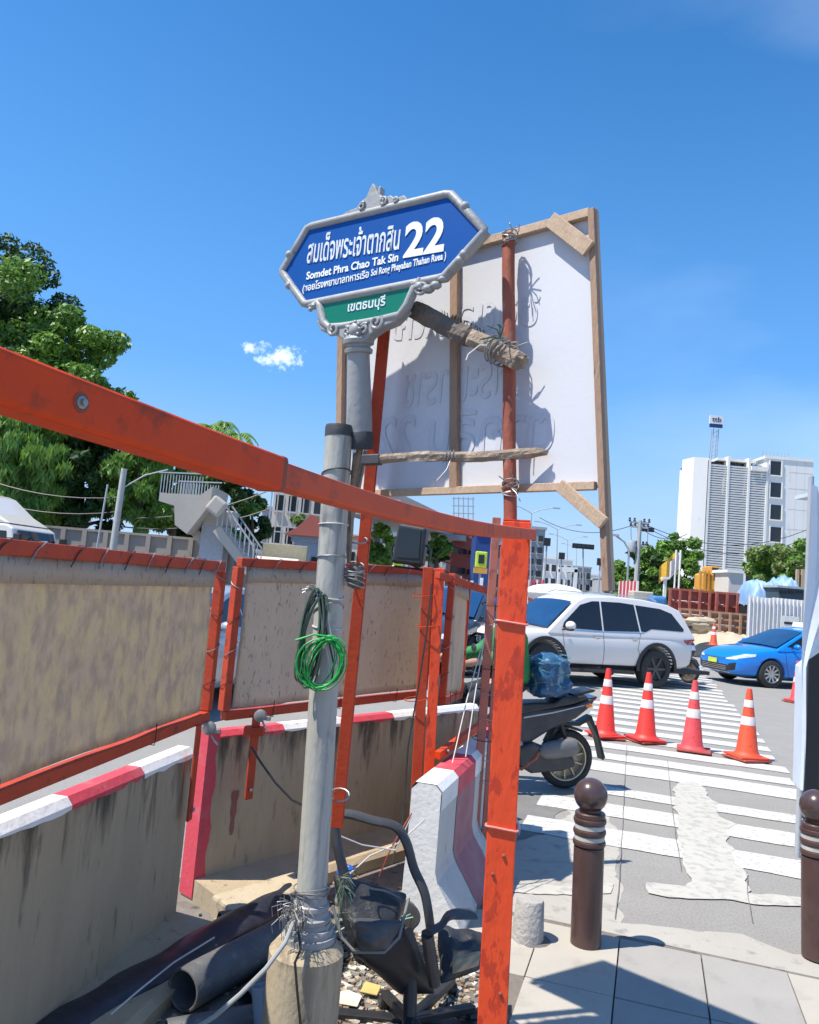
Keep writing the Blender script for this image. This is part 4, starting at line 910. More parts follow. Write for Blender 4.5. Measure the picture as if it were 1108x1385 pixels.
pipe('drain_pipe', 'dark pipe end in the bottom left corner', zpt(95, 1392, .05), zpt(20, 1440, .05), .055, hdpe, wall=.008)
pipe('drain_pipe', 'grey pipe passing behind the pale blue stub, against the footing', zpt(330, 1352, .04), zpt(400, 1295, .04), .042, hdpe, wall=.008)
a = zpt(357, 1398, .02); b = W(352, 1333, Y=a.y + .02); pipe('conduit_stub', 'pale blue-grey conduit stub standing upright beside the footing', b, a, .032, pvc_blue, wall=.004, cat='conduit')
# black plastic bundle
p = zpt(40, 1420, .07); q = zpt(400, 1208, .06)
mb = MB(); n = 40; K = 14; vs = []
for i in range(n + 1):
    t = i / n; c = p.lerp(q, t); d = (q - p).normalized(); a_ = d.cross(SZ).normalized()
    for k in range(K):
        ang = 2 * math.pi * k / K; r1_ = .095 * (1 + .22 * noise.noise(V((t * 9, math.cos(ang), math.sin(ang) + 4)))); r2_ = .062 * (1 + .3 * noise.noise(V((t * 9, math.cos(ang), math.sin(ang)))))
        vs.append(c + a_ * math.cos(ang) * r1_ + SZ * math.sin(ang) * r2_)
mb.add(vs, [(i * K + k, i * K + (k + 1) % K, (i + 1) * K + (k + 1) % K, (i + 1) * K + k) for i in range(n) for k in range(K)], True)
o = mb.build('plastic_bundle', mat('black_sheet', (0.016, 0.018, 0.028), 0.4, col2=(0.04, 0.045, 0.06), nscale=10, bump=.5, bscale=14, dark=(.25, .25, .26), dscale=16, dlo=.66, dhi=.72), None, sub=1)
tag(o, 'long black plastic sheeting bundle lying between the left barrier and the largest pipe', 'plastic sheeting')
o = MB().tube([zpt(x, y, .14) for x, y in ((150, 1372), (190, 1338), (235, 1302), (290, 1268))], .0035, 6).build('white_cable', white_wire, None); tag(o, 'thin white cable lying over the black plastic bundle', 'cable')
o = MB().tube([W(x, y, Y=Y) for x, y, Y in ((398, 1245, 2.68), (386, 1275, 2.62), (360, 1310, 2.55), (325, 1345, 2.5), (290, 1375, 2.5), (250, 1400, 2.5))], .0075, 8).build('grey_hose', mat('grey_hose', (.33, .34, .32), .5), None); tag(o, 'grey hose curving down from the pole base over the pipes', 'hose')
o = MB().tube([W(x, y, Y=Y) for x, y, Y in ((414, 1244, 2.70), (404, 1262, 2.69), (407, 1284, 2.665), (399, 1302, 2.66), (402, 1340, 2.66), (408, 1400, 2.66))], .0045, 8).build('black_cable', black_wire, None); tag(o, 'black cable running down the front of the concrete footing', 'cable')
# shock of wire ends
root = empty('wire_tuft', W(400, 1246, Y=2.70), 0, 'tangled tuft of pale wire ends bound round the foot of the pole', 'wire tangle')
mb = MB()
for k in range(60):
    c = W(random.uniform(392, 412), random.uniform(1225, 1245), Y=2.72 + random.uniform(-.03, .03)); d_ = V((random.uniform(-1, .5), random.uniform(-.8, .1), random.uniform(-.7, .7))).normalized(); L = random.uniform(.03, .075)
    mb.tube([c, c + d_ * L * .5 + V((0, 0, .01)), c + d_ * L, c + d_ * L * .9 - V((0, 0, .03))], .0014, 4)
oo = wpart(mb, 'wire_ends', galv, root); oo['kind'] = 'stuff'
for k in range(4): ring_on(b0 + ax_ * (.15 + k * .006), ax_, .056 + .002 * k, .002, galv, 'wire_loop', root, .15 * (k % 3))
mb = MB()
for k in range(30):
    c = W(random.uniform(455, 466), random.uniform(1180, 1245), Y=2.76); d_ = V((random.uniform(-.3, 1), random.uniform(-.6, .1), random.uniform(-1, .3))).normalized(); mb.tube([c, c + d_ * .03, c + d_ * .05 - V((0, 0, .02))], .0013, 4)
oo = wpart(mb, 'wire_ends', olive_wire, root); oo['kind'] = 'stuff'

def cushion(c4, thick, m, name, root, bulge=.03, nx=10, ny=8, wr=.006, seed=0.0, taper=True):
    """c4: four world corners (tl, tr, br, bl)"""
    A, B, C, D = [V(x) for x in c4]; nrm = (B - A).cross(D - A).normalized()
    mb = MB(); vs = []
    for s_ in (1, -1):
        for i in range(nx + 1):
            for j in range(ny + 1):
                u = i / nx; v = j / ny; p_ = A.lerp(B, u).lerp(D.lerp(C, u), v); e = (4 * u * (1 - u)) ** .4 * (4 * v * (1 - v)) ** .4
                h = thick / 2 + bulge * e if taper else thick / 2
                vs.append(p_ + nrm * (s_ * h * (.25 + .75 * e) + wr * noise.noise(V((u * 4 + seed, v * 4, s_ + seed)))))
    N1 = (nx + 1) * (ny + 1); f = []
    for s_ in (0, 1):
        for i in range(nx):
            for j in range(ny):
                q_ = [i * (ny + 1) + j, (i + 1) * (ny + 1) + j, (i + 1) * (ny + 1) + j + 1, i * (ny + 1) + j + 1]; q_ = [x + s_ * N1 for x in q_]; f.append(tuple(q_ if s_ == 0 else q_[::-1]))
    for i in range(nx):
        for j in (0, ny): a_ = i * (ny + 1) + j; b__ = (i + 1) * (ny + 1) + j; f.append((a_, b__, b__ + N1, a_ + N1))
    for j in range(ny):
        for i in (0, nx): a_ = i * (ny + 1) + j; b__ = a_ + 1; f.append((a_, b__, b__ + N1, a_ + N1))
    mb.add(vs, f, True); return wpart(mb, name, m, root, sub=1)
root = empty('office_chair', zpt(556, 1390, 0), 0, 'broken black office chair slumped between the pole and the orange post', 'chair')
def P3(l): return [W(x, y, Y=Y) for x, y, Y in l]
def armbar(l, w, t, name, m=black_dusty):
    pts = P3(l); mb = MB()
    # smooth path
    out = []
    for i in range(len(pts) - 1):
        p0 = pts[max(i - 1, 0)]; p1_ = pts[i]; p2_ = pts[i + 1]; p3_ = pts[min(i + 2, len(pts) - 1)]
        for k in range(5):
            t_ = k / 5; out.append(0.5 * ((2 * p1_) + (p2_ - p0) * t_ + (2 * p0 - 5 * p1_ + 4 * p2_ - p3_) * t_ * t_ + (3 * p1_ - p0 - 3 * p2_ + p3_) * t_ ** 3))
    out.append(pts[-1]); K = 10; vs = []
    for i, c_ in enumerate(out):
        d = (out[min(i + 1, len(out) - 1)] - out[max(i - 1, 0)]).normalized(); a_ = V((.35, 1, 0)); a_ = (a_ - d * a_.dot(d)).normalized(); b__ = a_.cross(d)
        for k in range(K):
            q_ = 2 * math.pi * k / K; vs.append(c_ + a_ * math.cos(q_) * w / 2 + b__ * math.sin(q_) * t / 2)
    mb.add(vs, [(i * K + k, i * K + (k + 1) % K, (i + 1) * K + (k + 1) % K, (i + 1) * K + k) for i in range(len(out) - 1) for k in range(K)] + [tuple(range(K))[::-1], tuple(range((len(out) - 1) * K, len(out) * K))], True)
    return wpart(mb, name, m, root)
armbar([(470, 1196, 3.0), (458, 1150, 3.0), (454, 1108, 3.02), (470, 1101, 3.03), (505, 1110, 3.06), (535, 1118, 3.08), (550, 1140, 3.08), (560, 1175, 3.08), (575, 1210, 3.06), (583, 1260, 3.04)], .055, .032, 'armrest')
armbar([(640, 1236, 3.1), (612, 1238, 3.02), (595, 1252, 2.95), (578, 1262, 2.9)], .06, .020, 'armrest')
armbar([(578, 1264, 2.92), (582, 1290, 2.95), (588, 1330, 3.0)], .05, .045, 'armrest_post')
cushion(P3([(448, 1180, 3.02), (552, 1208, 3.12), (528, 1288, 3.0), (472, 1284, 2.95)]), .05, black_leather, 'backrest', root, bulge=.035, wr=.03, seed=2.2)
cushion(P3([(468, 1240, 2.93), (548, 1245, 2.98), (528, 1286, 2.95), (488, 1290, 2.92)]), .03, mat('leather_dusty', (.06, .062, .062), .5, col2=(.13, .13, .128), nscale=5, bump=.3), 'lumbar_roll', root, bulge=.02, wr=.015, seed=5)
cushion(P3([(470, 1282, 3.0), (556, 1250, 3.04), (590, 1345, 3.08), (540, 1345, 3.05)]), .03, black_plastic, 'seat_shell', root, bulge=.02, wr=.01, seed=1)
wpart(MB().tube(P3([(450, 1225, 2.95), (462, 1268, 2.93), (480, 1288, 2.92), (520, 1288, 2.93), (540, 1268, 2.95), (553, 1215, 3.02)]), .006, 8), 'piping', mat('dusty_edge', (.22, .22, .21), .7), root)
cushion(P3([(592, 1250, 3.2), (654, 1262, 3.3), (650, 1312, 3.12), (596, 1332, 3.02)]), .05, black_leather, 'seat_cushion', root, bulge=.02, wr=.025, seed=8)
cushion(P3([(612, 1294, 3.04), (650, 1286, 3.10), (648, 1306, 3.04), (612, 1318, 2.98)]), .012, mat('foam_tan', (.48, .33, .19), .9), 'torn_foam', root, bulge=.006, wr=.01, seed=3)
for l in ([(556, 1320, 3.05), (553, 1395, 3.0)],): wpart(MB().tube(P3(l), .026, 12), 'gas_column', black_plastic, root)
for i, (x, y, Y) in enumerate(((592, 1386, 2.9), (520, 1350, 3.25), (640, 1360, 3.2), (535, 1400, 2.7), (610, 1345, 3.4))):
    a_ = W(554, 1385, Y=3.0); b__ = W(x, y, Y=Y); a_.z = .1; b__.z = .06
    wpart(MB().bar(a_, b__, .035, .03), 'base_leg', black_plastic, root, bevel=.006)
    wpart(MB().lathe([(.022, -.02), (.026, -.016), (.026, .016), (.022, .02)], (b__.x, b__.y, .027), (1, .3, 0), 14), 'caster', black_plastic, root)
o = MB().bar(zpt(455, 1372, .02), zpt(655, 1392, .02), .05, .03).build('steel_flat', black_plastic, None, bevel=.004); tag(o, 'black steel bar lying on the ground below the broken chair', 'steel bar')
o = MB().bar(zpt(455, 1425, .02), zpt(650, 1420, .02), .06, .03).build('steel_flat', black_dusty, None, bevel=.004); tag(o, 'second dusty black bar on the ground, cut by the lower edge', 'steel bar')
# black basin with green wires
c = zpt(505, 1235, .0); c = V((W(512, 1240, Y=3.65).x, 3.65, .09))
root = empty('black_basin', (c.x, c.y, 0.0), 0, 'round black plastic basin full of green wire scraps behind the chair back', 'basin')
wpart(MB().lathe([(.12, 0), (.16, .17), (.17, .175), (.165, .18), (.155, .172), (.12, .03), (.01, .02)], (c.x, c.y, .05), (0.1, -.15, 1), 32), 'bowl', black_plastic, root)
mb = MB()
for k in range(60):
    a_ = c + V((random.uniform(-.1, .1), random.uniform(-.1, .1), .08)); d_ = V((random.uniform(-1, 1), random.uniform(-1, 1), random.uniform(-.1, 1))).normalized(); mb.tube([a_, a_ + d_ * .04, a_ + d_ * .08 - V((0, 0, .02))], .003, 4)
oo = wpart(mb, 'wire_scraps', mat('wire_scrap', (.30, .48, .33), .5), root); oo['kind'] = 'stuff'
# bottle
c = W(464, 1182, Y=4.2); root = empty('plastic_bottle', (c.x, c.y, 0.02), 0, 'clear plastic bottle with a blue sleeve by the tan barrier behind the pole', 'bottle')
wpart(MB().lathe([(.03, 0), (.034, .01), (.034, .09), (.036, .1), (.04, .17), (.012, .18)], (c.x, c.y, .02), (0.05, 0, 1), 20), 'body', mat('clear_plastic', (.55, .6, .65), .15), root)
wpart(MB().lathe([(.036, .085), (.043, .175), (.030, .178)], (c.x, c.y, .02), (0.05, 0, 1), 20), 'sleeve', mat('blue_plastic', (.02, .12, .5), .3), root)
# cement bucket, upside down
c = zpt(713, 1278, 0.0); root = empty('cement_bucket', c, 0, 'grey cement-crusted bucket upside down beside the foot of the orange post', 'bucket')
mb = MB().lathe([(.085, 0), (.088, .012), (.078, .016), (.066, .19), (.06, .20), (.01, .203)], (0, 0, 0.012), (0, 0, 1), 28)
for i, v in enumerate(mb.v): nn = 1 + .06 * noise.noise(V(v) * 22); mb.v[i] = (v[0] * nn, v[1] * nn, v[2])
mb.build('pail', mat('cement_grey', (.40, .38, .35), .95, col2=(.26, .25, .24), nscale=14, bump=.9, bscale=50), root)
MB().lathe([(.105, 0), (.09, .02), (.03, .03)], (.02, .0, .008), (0, 0, 1), 14).build('mortar_lump', mat('mortar', (.16, .15, .14), .95, bump=.9), root)
# litter
cols = [mat('litter_white', (.60, .56, .48), .8), mat('litter_brown', (.20, .14, .09), .9), mat('litter_yellow', (.62, .46, .14), .7), mat('litter_grey', (.36, .33, .28), .9), mat('litter_dark', (.05, .05, .05), .8), mat('litter_tan', (.46, .36, .24), .9)]
for ci, (m_, cnt) in enumerate(zip(cols, (200, 500, 10, 750, 220, 420))):
    mb = MB()
    for k in range(cnt):
        if random.random() < .55: pos = zpt(random.uniform(440, 650), random.uniform(1270, 1400), .01)
        else: pos = V((random.uniform(-1.0, .5), random.uniform(2.0, 4.6), .01))
        if pos.y > 3.9 + (pos.x + 1) * .8 or (pos.x - (-1.0)) < .06: continue
        s_ = random.uniform(.004, .019) * (1.4 if ci in (0, 2) else 1); q_ = random.uniform(0, 6.28); h = s_ * (.25 if ci in (0, 2, 5) else .7)
        Mx = Matrix.Rotation(q_, 3, 'Z') @ Matrix.Rotation(random.uniform(-.5, .5), 3, 'X')
        mb.box(pos + V((0, 0, h / 2)), (s_ * random.uniform(1, 2), s_, h), Mx)
    o = mb.build('litter', m_, None); tag(o, ['scattered white paper scraps under the chair', 'brown dead leaf litter round the pole foot', 'yellow wrapper scraps under the chair', 'grey rubble chips round the pole foot', 'black plastic scraps round the pole foot', 'tan chips and twigs round the pole foot'][ci], 'litter', kind='stuff')
c = zpt(500, 1345, .02); o = MB().prism([(-.04, -.02), (.03, -.03), (.045, .02), (-.02, .035)], (0, 0, 0), (1, 0, 0), (0, .6, .5), (0, -.5, .6), -.006, .006).build('yellow_wrapper', cols[2], None, bevel=.003); o.location = c + V((0, 0, .02)); tag(o, 'crumpled yellow wrapper lying in the rubble under the chair', 'wrapper')
c = zpt(470, 1355, .02); o = MB().prism([(-.05, -.03), (.04, -.04), (.055, .02), (.0, .045), (-.04, .03)], (0, 0, 0), (1, 0, 0), (0, .8, .3), (0, -.3, .8), -.002, .002).build('white_paper', cols[0], None); o.location = c + V((0, 0, .012)); tag(o, 'largest white paper scrap beside the concrete footing', 'paper')
for i, l in enumerate(([(458, 1130, 3.4), (490, 1143, 3.45), (535, 1150, 3.5), (556, 1105, 3.5)], [(470, 1185, 3.4), (500, 1158, 3.5), (540, 1140, 3.5), (575, 1108, 3.55)], [(513, 1185, 3.6), (530, 1145, 3.5), (557, 1100, 3.5)])):
    o = MB().tube(P3(l), .0035, 6).build('loose_wire', white_wire if i < 2 else mat('red_wire', (.5, .12, .08), .5), None); tag(o, ['upper pale wire stretched across behind the chair arm', 'lower pale wire rising behind the chair arm', 'reddish wire rising from the basin behind the chair arm'][i], 'wire')
o = MB().tube([W(x, y, Y=4.1) for x, y in ((340, 1010), (352, 1030), (372, 1058), (395, 1082), (412, 1090))], .006, 6).build('black_cable', black_wire, None); tag(o, 'black cable drooping from the clamp over the tan barrier to the pole', 'cable')
# clamps on the fence joint
for (x, y, Y, lab) in ((352, 968, 4.05, 'rusty scaffold clamp on the frame bottom above the red barrier end, right one'), (283, 985, 3.75, 'grey scaffold clamp hanging at the lower right corner of the yellow-streaked screen')):
    c = W(x, y, Y=Y); root = empty('scaffold_clamp', c, 0, lab, 'clamp')
    MB().lathe([(.02, -.02), (.03, -.015), (.03, .015), (.02, .02)], (0, 0, 0), (0, 1, 0), 12).build('ring', galv, root)
    MB().box((.03, 0, -.01), (.05, .02, .022)).build('jaw', galv, root, bevel=.004); MB().tube([(.01, 0, -.02), (.03, -.01, -.05), (.05, -.01, -.07)], .005, 6).build('bolt', galv, root)

# ================================================================ BOLLARDS
def bollard(px, py, lab, px2, py2):
    c = G(px, py, .012); top = W(px2, py2, Y=c.y); root = empty('bollard', c, 0, lab, 'bollard', 'brown bollards along the pavement edge')
    ax = (top - c).normalized(); ax = V((ax.x, -.005, ax.z)).normalized(); H = (top - c).length; r = .0725; h1 = H - .165
    MB().lathe([(r, 0), (r * 1.0, h1 - .165), (r * .98, h1 - .155)], (0, 0, 0), tuple(ax), 40).build('shaft', bollard_m, root)
    z = h1 - .155
    for k in range(3):
        MB().lathe([(r * .9, z), (r * 1.06, z + .008), (r * 1.09, z + .018), (r * 1.06, z + .028), (r * .9, z + .034)], (0, 0, 0), tuple(ax), 40).build('ring', bollard_m, root)
        if k < 3: MB().lathe([(r * .93, z + .030), (r * 1.0, z + .034), (r * 1.0, z + .052), (r * .93, z + .056)], (0, 0, 0), tuple(ax), 40).build('pale_band', bollard_pale if k < 2 else bollard_m, root)
        z += .052
    MB().lathe([(r * .7, z - .01), (r * .72, z + .02)], (0, 0, 0), tuple(ax), 30).build('neck', bollard_m, root)
    rb = .081; cz = H - rb
    MB().sphere(ax * cz, rb, 36).build('ball', mat('bollard_ball', (0.075, 0.045, 0.04), 0.25, col2=(.06, .035, .033), coat=.4), root)
    return root
bollard(792, 1281, 'brown ball-topped bollard standing alone left of the crossing', 800, 1052)
bollard(1106, 1294, 'brown ball-topped bollard cut by the right edge', 1104, 1068)

# ================================================================ CONES
def cone(px, py, h, m, lab, rz=0.0, lean=0.0, bands=2, grp='traffic cones across the crossing', stack=2):
    c = G(px, py, 0.012); root = empty('traffic_cone', c, rz, lab, 'traffic cone', grp)
    z = 0
    for k in range(stack):
        s = .36 + .02 * (k == 0); o = MB().box((random.uniform(-.02, .02), random.uniform(-.02, .02), z + .0125), (s, s, .022)).build('base_plate', cone_base if k == 0 else m, root, bevel=.006); o.rotation_euler = (random.uniform(-.02, .02), random.uniform(-.02, .02), random.uniform(-.3, .3)); z += .026
    r0, r1 = .125, .028; H = h - z
    def rr(t): return r0 + (r1 - r0) * t
    MB().lathe([(r0 + .035, 0), (r0 + .01, .02), (rr(.06), .05), (rr(.97), H * .97), (r1 * .9, H), (r1 * .6, H), (r1 * .5, H - .02)], (0, 0, z), (0, lean, 1), 28).build('cone_body', m, root)
    for a, b in ((.45, .58), (.72, .83))[:bands]:
        MB().lathe([(rr(a) + .001, H * a), (rr(a) + .003, H * a + .003), (rr(b) + .003, H * b - .003), (rr(b) + .001, H * b)], (0, 0, z), (0, lean, 1), 28).build('reflective_band', reflect, root)
    return root
cone(818, 997, .84, cone_m, 'bright red traffic cone nearest the scooter, leftmost in the row of four', .3)
cone(873, 1003, .84, cone_m, 'red traffic cone second from the left in front of the crossing', .15)
cone(936, 1015, .82, cone_m2, 'faded pinkish red traffic cone third from the left, low base', -.15, stack=1)
cone(1010, 1027, .80, cone_m3, 'orange-red traffic cone at the right end of the row of four', .1, stack=2)
cone(1078, 950, .82, cone_m2, 'faded traffic cone beside the blue taxi at the right edge', .2)
cf = cone(964, 866, .75, cone_m3, 'small distant orange cone on the dirt before the tan formwork', .2, grp=None, stack=1)
cf.location = W(965, 873, Y=26.5)
# ================================================================ VEHICLES
def lbuild(mb, name, m, parent, **k): return mb.build(name, m, parent, **k)
def eval_mesh(o):
    dg = bpy.context.evaluated_depsgraph_get(); dg.update()
    return bpy.data.meshes.new_from_object(o.evaluated_get(dg))
def body_mesh(st, wheels, r_arch, hw_cut, sub=2):
    """lofted lower body with real wheel openings; st: (x, zbottom, ztop, halfwidth)"""
    mb = MB(); vs = []
    for x, zb, zt, hw in st:
        h = zt - zb
        half = [(0, zb), (hw * .80, zb), (hw * .965, zb + h * .10), (hw * .99, zb + h * .35), (hw, zb + h * .55), (hw * .985, zb + h * .78), (hw * .93, zt - .02), (hw * .80, zt + .005), (hw * .4, zt + .03), (0, zt + .035)]
        vs += [(x, -y, z) for y, z in half] + [(x, y, z) for y, z in half[-2:0:-1]]
    K = 18; n = len(st)
    f = [(i * K + k, i * K + (k + 1) % K, (i + 1) * K + (k + 1) % K, (i + 1) * K + k) for i in range(n - 1) for k in range(K)]
    def cap(o): return [tuple(o + i for i in q) for q in [(0, 1, 17)] + [(1 + j, 2 + j, 16 - j, 17 - j) for j in range(7)] + [(8, 9, 10)]]
    mb.add(vs, f + cap(0) + cap((n - 1) * K), True)
    o = mb.build('tmp', None, None, sub=sub)
    for wx in wheels:
        c = MB().lathe([(r_arch, -1.3), (r_arch, 1.3)], (wx, 0, hw_cut), (0, 1, 0), 36).build('cut', None, None)
        b = o.modifiers.new('b', 'BOOLEAN'); b.operation = 'DIFFERENCE'; b.solver = 'EXACT'; b.object = c
    me = eval_mesh(o)
    for q in [x for x in bpy.data.objects if x.name.startswith('cut')]: bpy.data.objects.remove(q)
    bpy.data.objects.remove(o); return me
def green_mesh(prof, z0, z1, hb, ht):
    mb = MB(); n = len(prof); vs = []
    def hw(z): return hb + (ht - hb) * (z - z0) / (z1 - z0)
    for s_ in (-1, -.5, 0, .5, 1):
        for x, z in prof: vs.append((x, s_ * hw(z), z + (.028 * (1 - s_ * s_) if z > z0 + .1 else 0)))
    f = [(k * n + i, k * n + (i + 1) % n, (k + 1) * n + (i + 1) % n, (k + 1) * n + i) for k in range(4) for i in range(n)] + [tuple(range(n)), tuple(range(4 * n, 5 * n))]
    mb.add(vs, f); o = mb.build('tmp', None, None, bevel=.045, seg=4)
    for p in o.data.polygons: p.use_smooth = True
    me = eval_mesh(o); bpy.data.objects.remove(o); return me
def bvh_of(meshes):
    vs = []; fs = []
    for me in meshes:
        k = len(vs); vs += [v.co.copy() for v in me.vertices]; fs += [tuple(i + k for i in p.vertices) for p in me.polygons]
    return BVHTree.FromPolygons(vs, fs)
def patch(bvh, poly, plane, side, off=.006, res=.07):
    """a polygon drawn in 'xz' (seen from the side), 'yz' (from the front or back) or 'xy' (from above) and pressed on to the body"""
    bm = bmesh.new()
    def up(a, b):
        return V((a, side * 3, b)) if plane == 'xz' else V((side * 4, a, b)) if plane == 'yz' else V((a, b, side * 4))
    d = {'xz': V((0, -side, 0)), 'yz': V((-side, 0, 0)), 'xy': V((0, 0, -side))}[plane]
    vv = [bm.verts.new(up(*p)) for p in poly]
    tri = tessellate_polygon([[V((p[0], p[1], 0)) for p in poly]])
    for t in tri:
        try: bm.faces.new([vv[i] for i in t])
        except ValueError: pass
    for _ in range(5):
        ed = [e for e in bm.edges if e.calc_length() > res]
        if not ed: break
        bmesh.ops.subdivide_edges(bm, edges=ed, cuts=1); bmesh.ops.triangulate(bm, faces=bm.faces)
    for v in bm.verts:
        hit = bvh.ray_cast(v.co, d)
        if hit[0] is None:
            near = bvh.find_nearest(v.co + d * 3.2); v.co = near[0] + near[1] * off
        else: v.co = hit[0] - d * off
    vs = [v.co.copy() for v in bm.verts]; bm.verts.index_update(); fs = [tuple(v.index for v in f.verts) for f in bm.faces]; bm.free()
    return MB().add(vs, fs, True)
def obj_from(me, name, m, parent):
    me.materials.clear(); me.materials.append(m)
    for p in me.polygons: p.use_smooth = True
    o = bpy.data.objects.new(name, me); COL.objects.link(o); o.parent = parent; return o
def wheel(parent, x, y, r, w, rimm, spokes=6, thick=.03):
    s = 1 if y > 0 else -1
    e = empty('wheel', (x, y, r)); e.parent = parent
    MB().lathe([(r * .64, -w * .5), (r * .80, -w * .5), (r * .96, -w * .42), (r, -w * .25), (r, w * .25), (r * .96, w * .42), (r * .80, w * .5), (r * .64, w * .5), (r * .62, w * .3)], (0, 0, 0), (0, s, 0), 36).build('tyre', tyre_m, e)
    rm = MB(); rm.lathe([(r * .66, -w * .4), (r * .66, w * .47), (r * .61, w * .48), (r * .59, w * .38), (r * .57, -w * .3)], (0, 0, 0), (0, s, 0), 32)
    rm.lathe([(.001, w * .36), (r * .14, w * .36), (r * .15, w * .3), (r * .15, 0)], (0, 0, 0), (0, s, 0), 16)
    for k in range(spokes):
        a = 2 * math.pi * k / spokes; d = V((math.cos(a), 0, math.sin(a)))
        rm.bar(V((0, s * w * .30, 0)) + d * r * .1, V((0, s * w * .36, 0)) + d * r * .62, r * .13, thick, up=(0, 1, 0))
    rm.build('rim', rimm, e)
    MB().lathe([(.001, 0), (r * .58, 0), (r * .58, .01)], (0, s * w * .05, 0), (0, s, 0), 24).build('brake_disc', trim, e)
    return e
def poly_line(bvh, pts, plane, side, w, m, parent, name='shut_line', off=.003):
    mb = MB()
    for (a, b) in zip(pts[:-1], pts[1:]):
        A = V(a); B = V(b); d = (B - A).normalized(); nn = V((-d.y, d.x)) * w / 2
        q = patch(bvh, [tuple(A - nn), tuple(B - nn), tuple(B + nn), tuple(A + nn)], plane, side, off, .06); mb.add(q.v, q.f, True)
    mb.build(name, m, parent)
def place(root, contact, local, rz):
    """put the local ground point of a thing on a contact point"""
    c = math.cos(rz); s = math.sin(rz); root.rotation_euler = (0, 0, rz)
    root.location = V((contact[0] - (local[0] * c - local[1] * s), contact[1] - (local[0] * s + local[1] * c), 0))

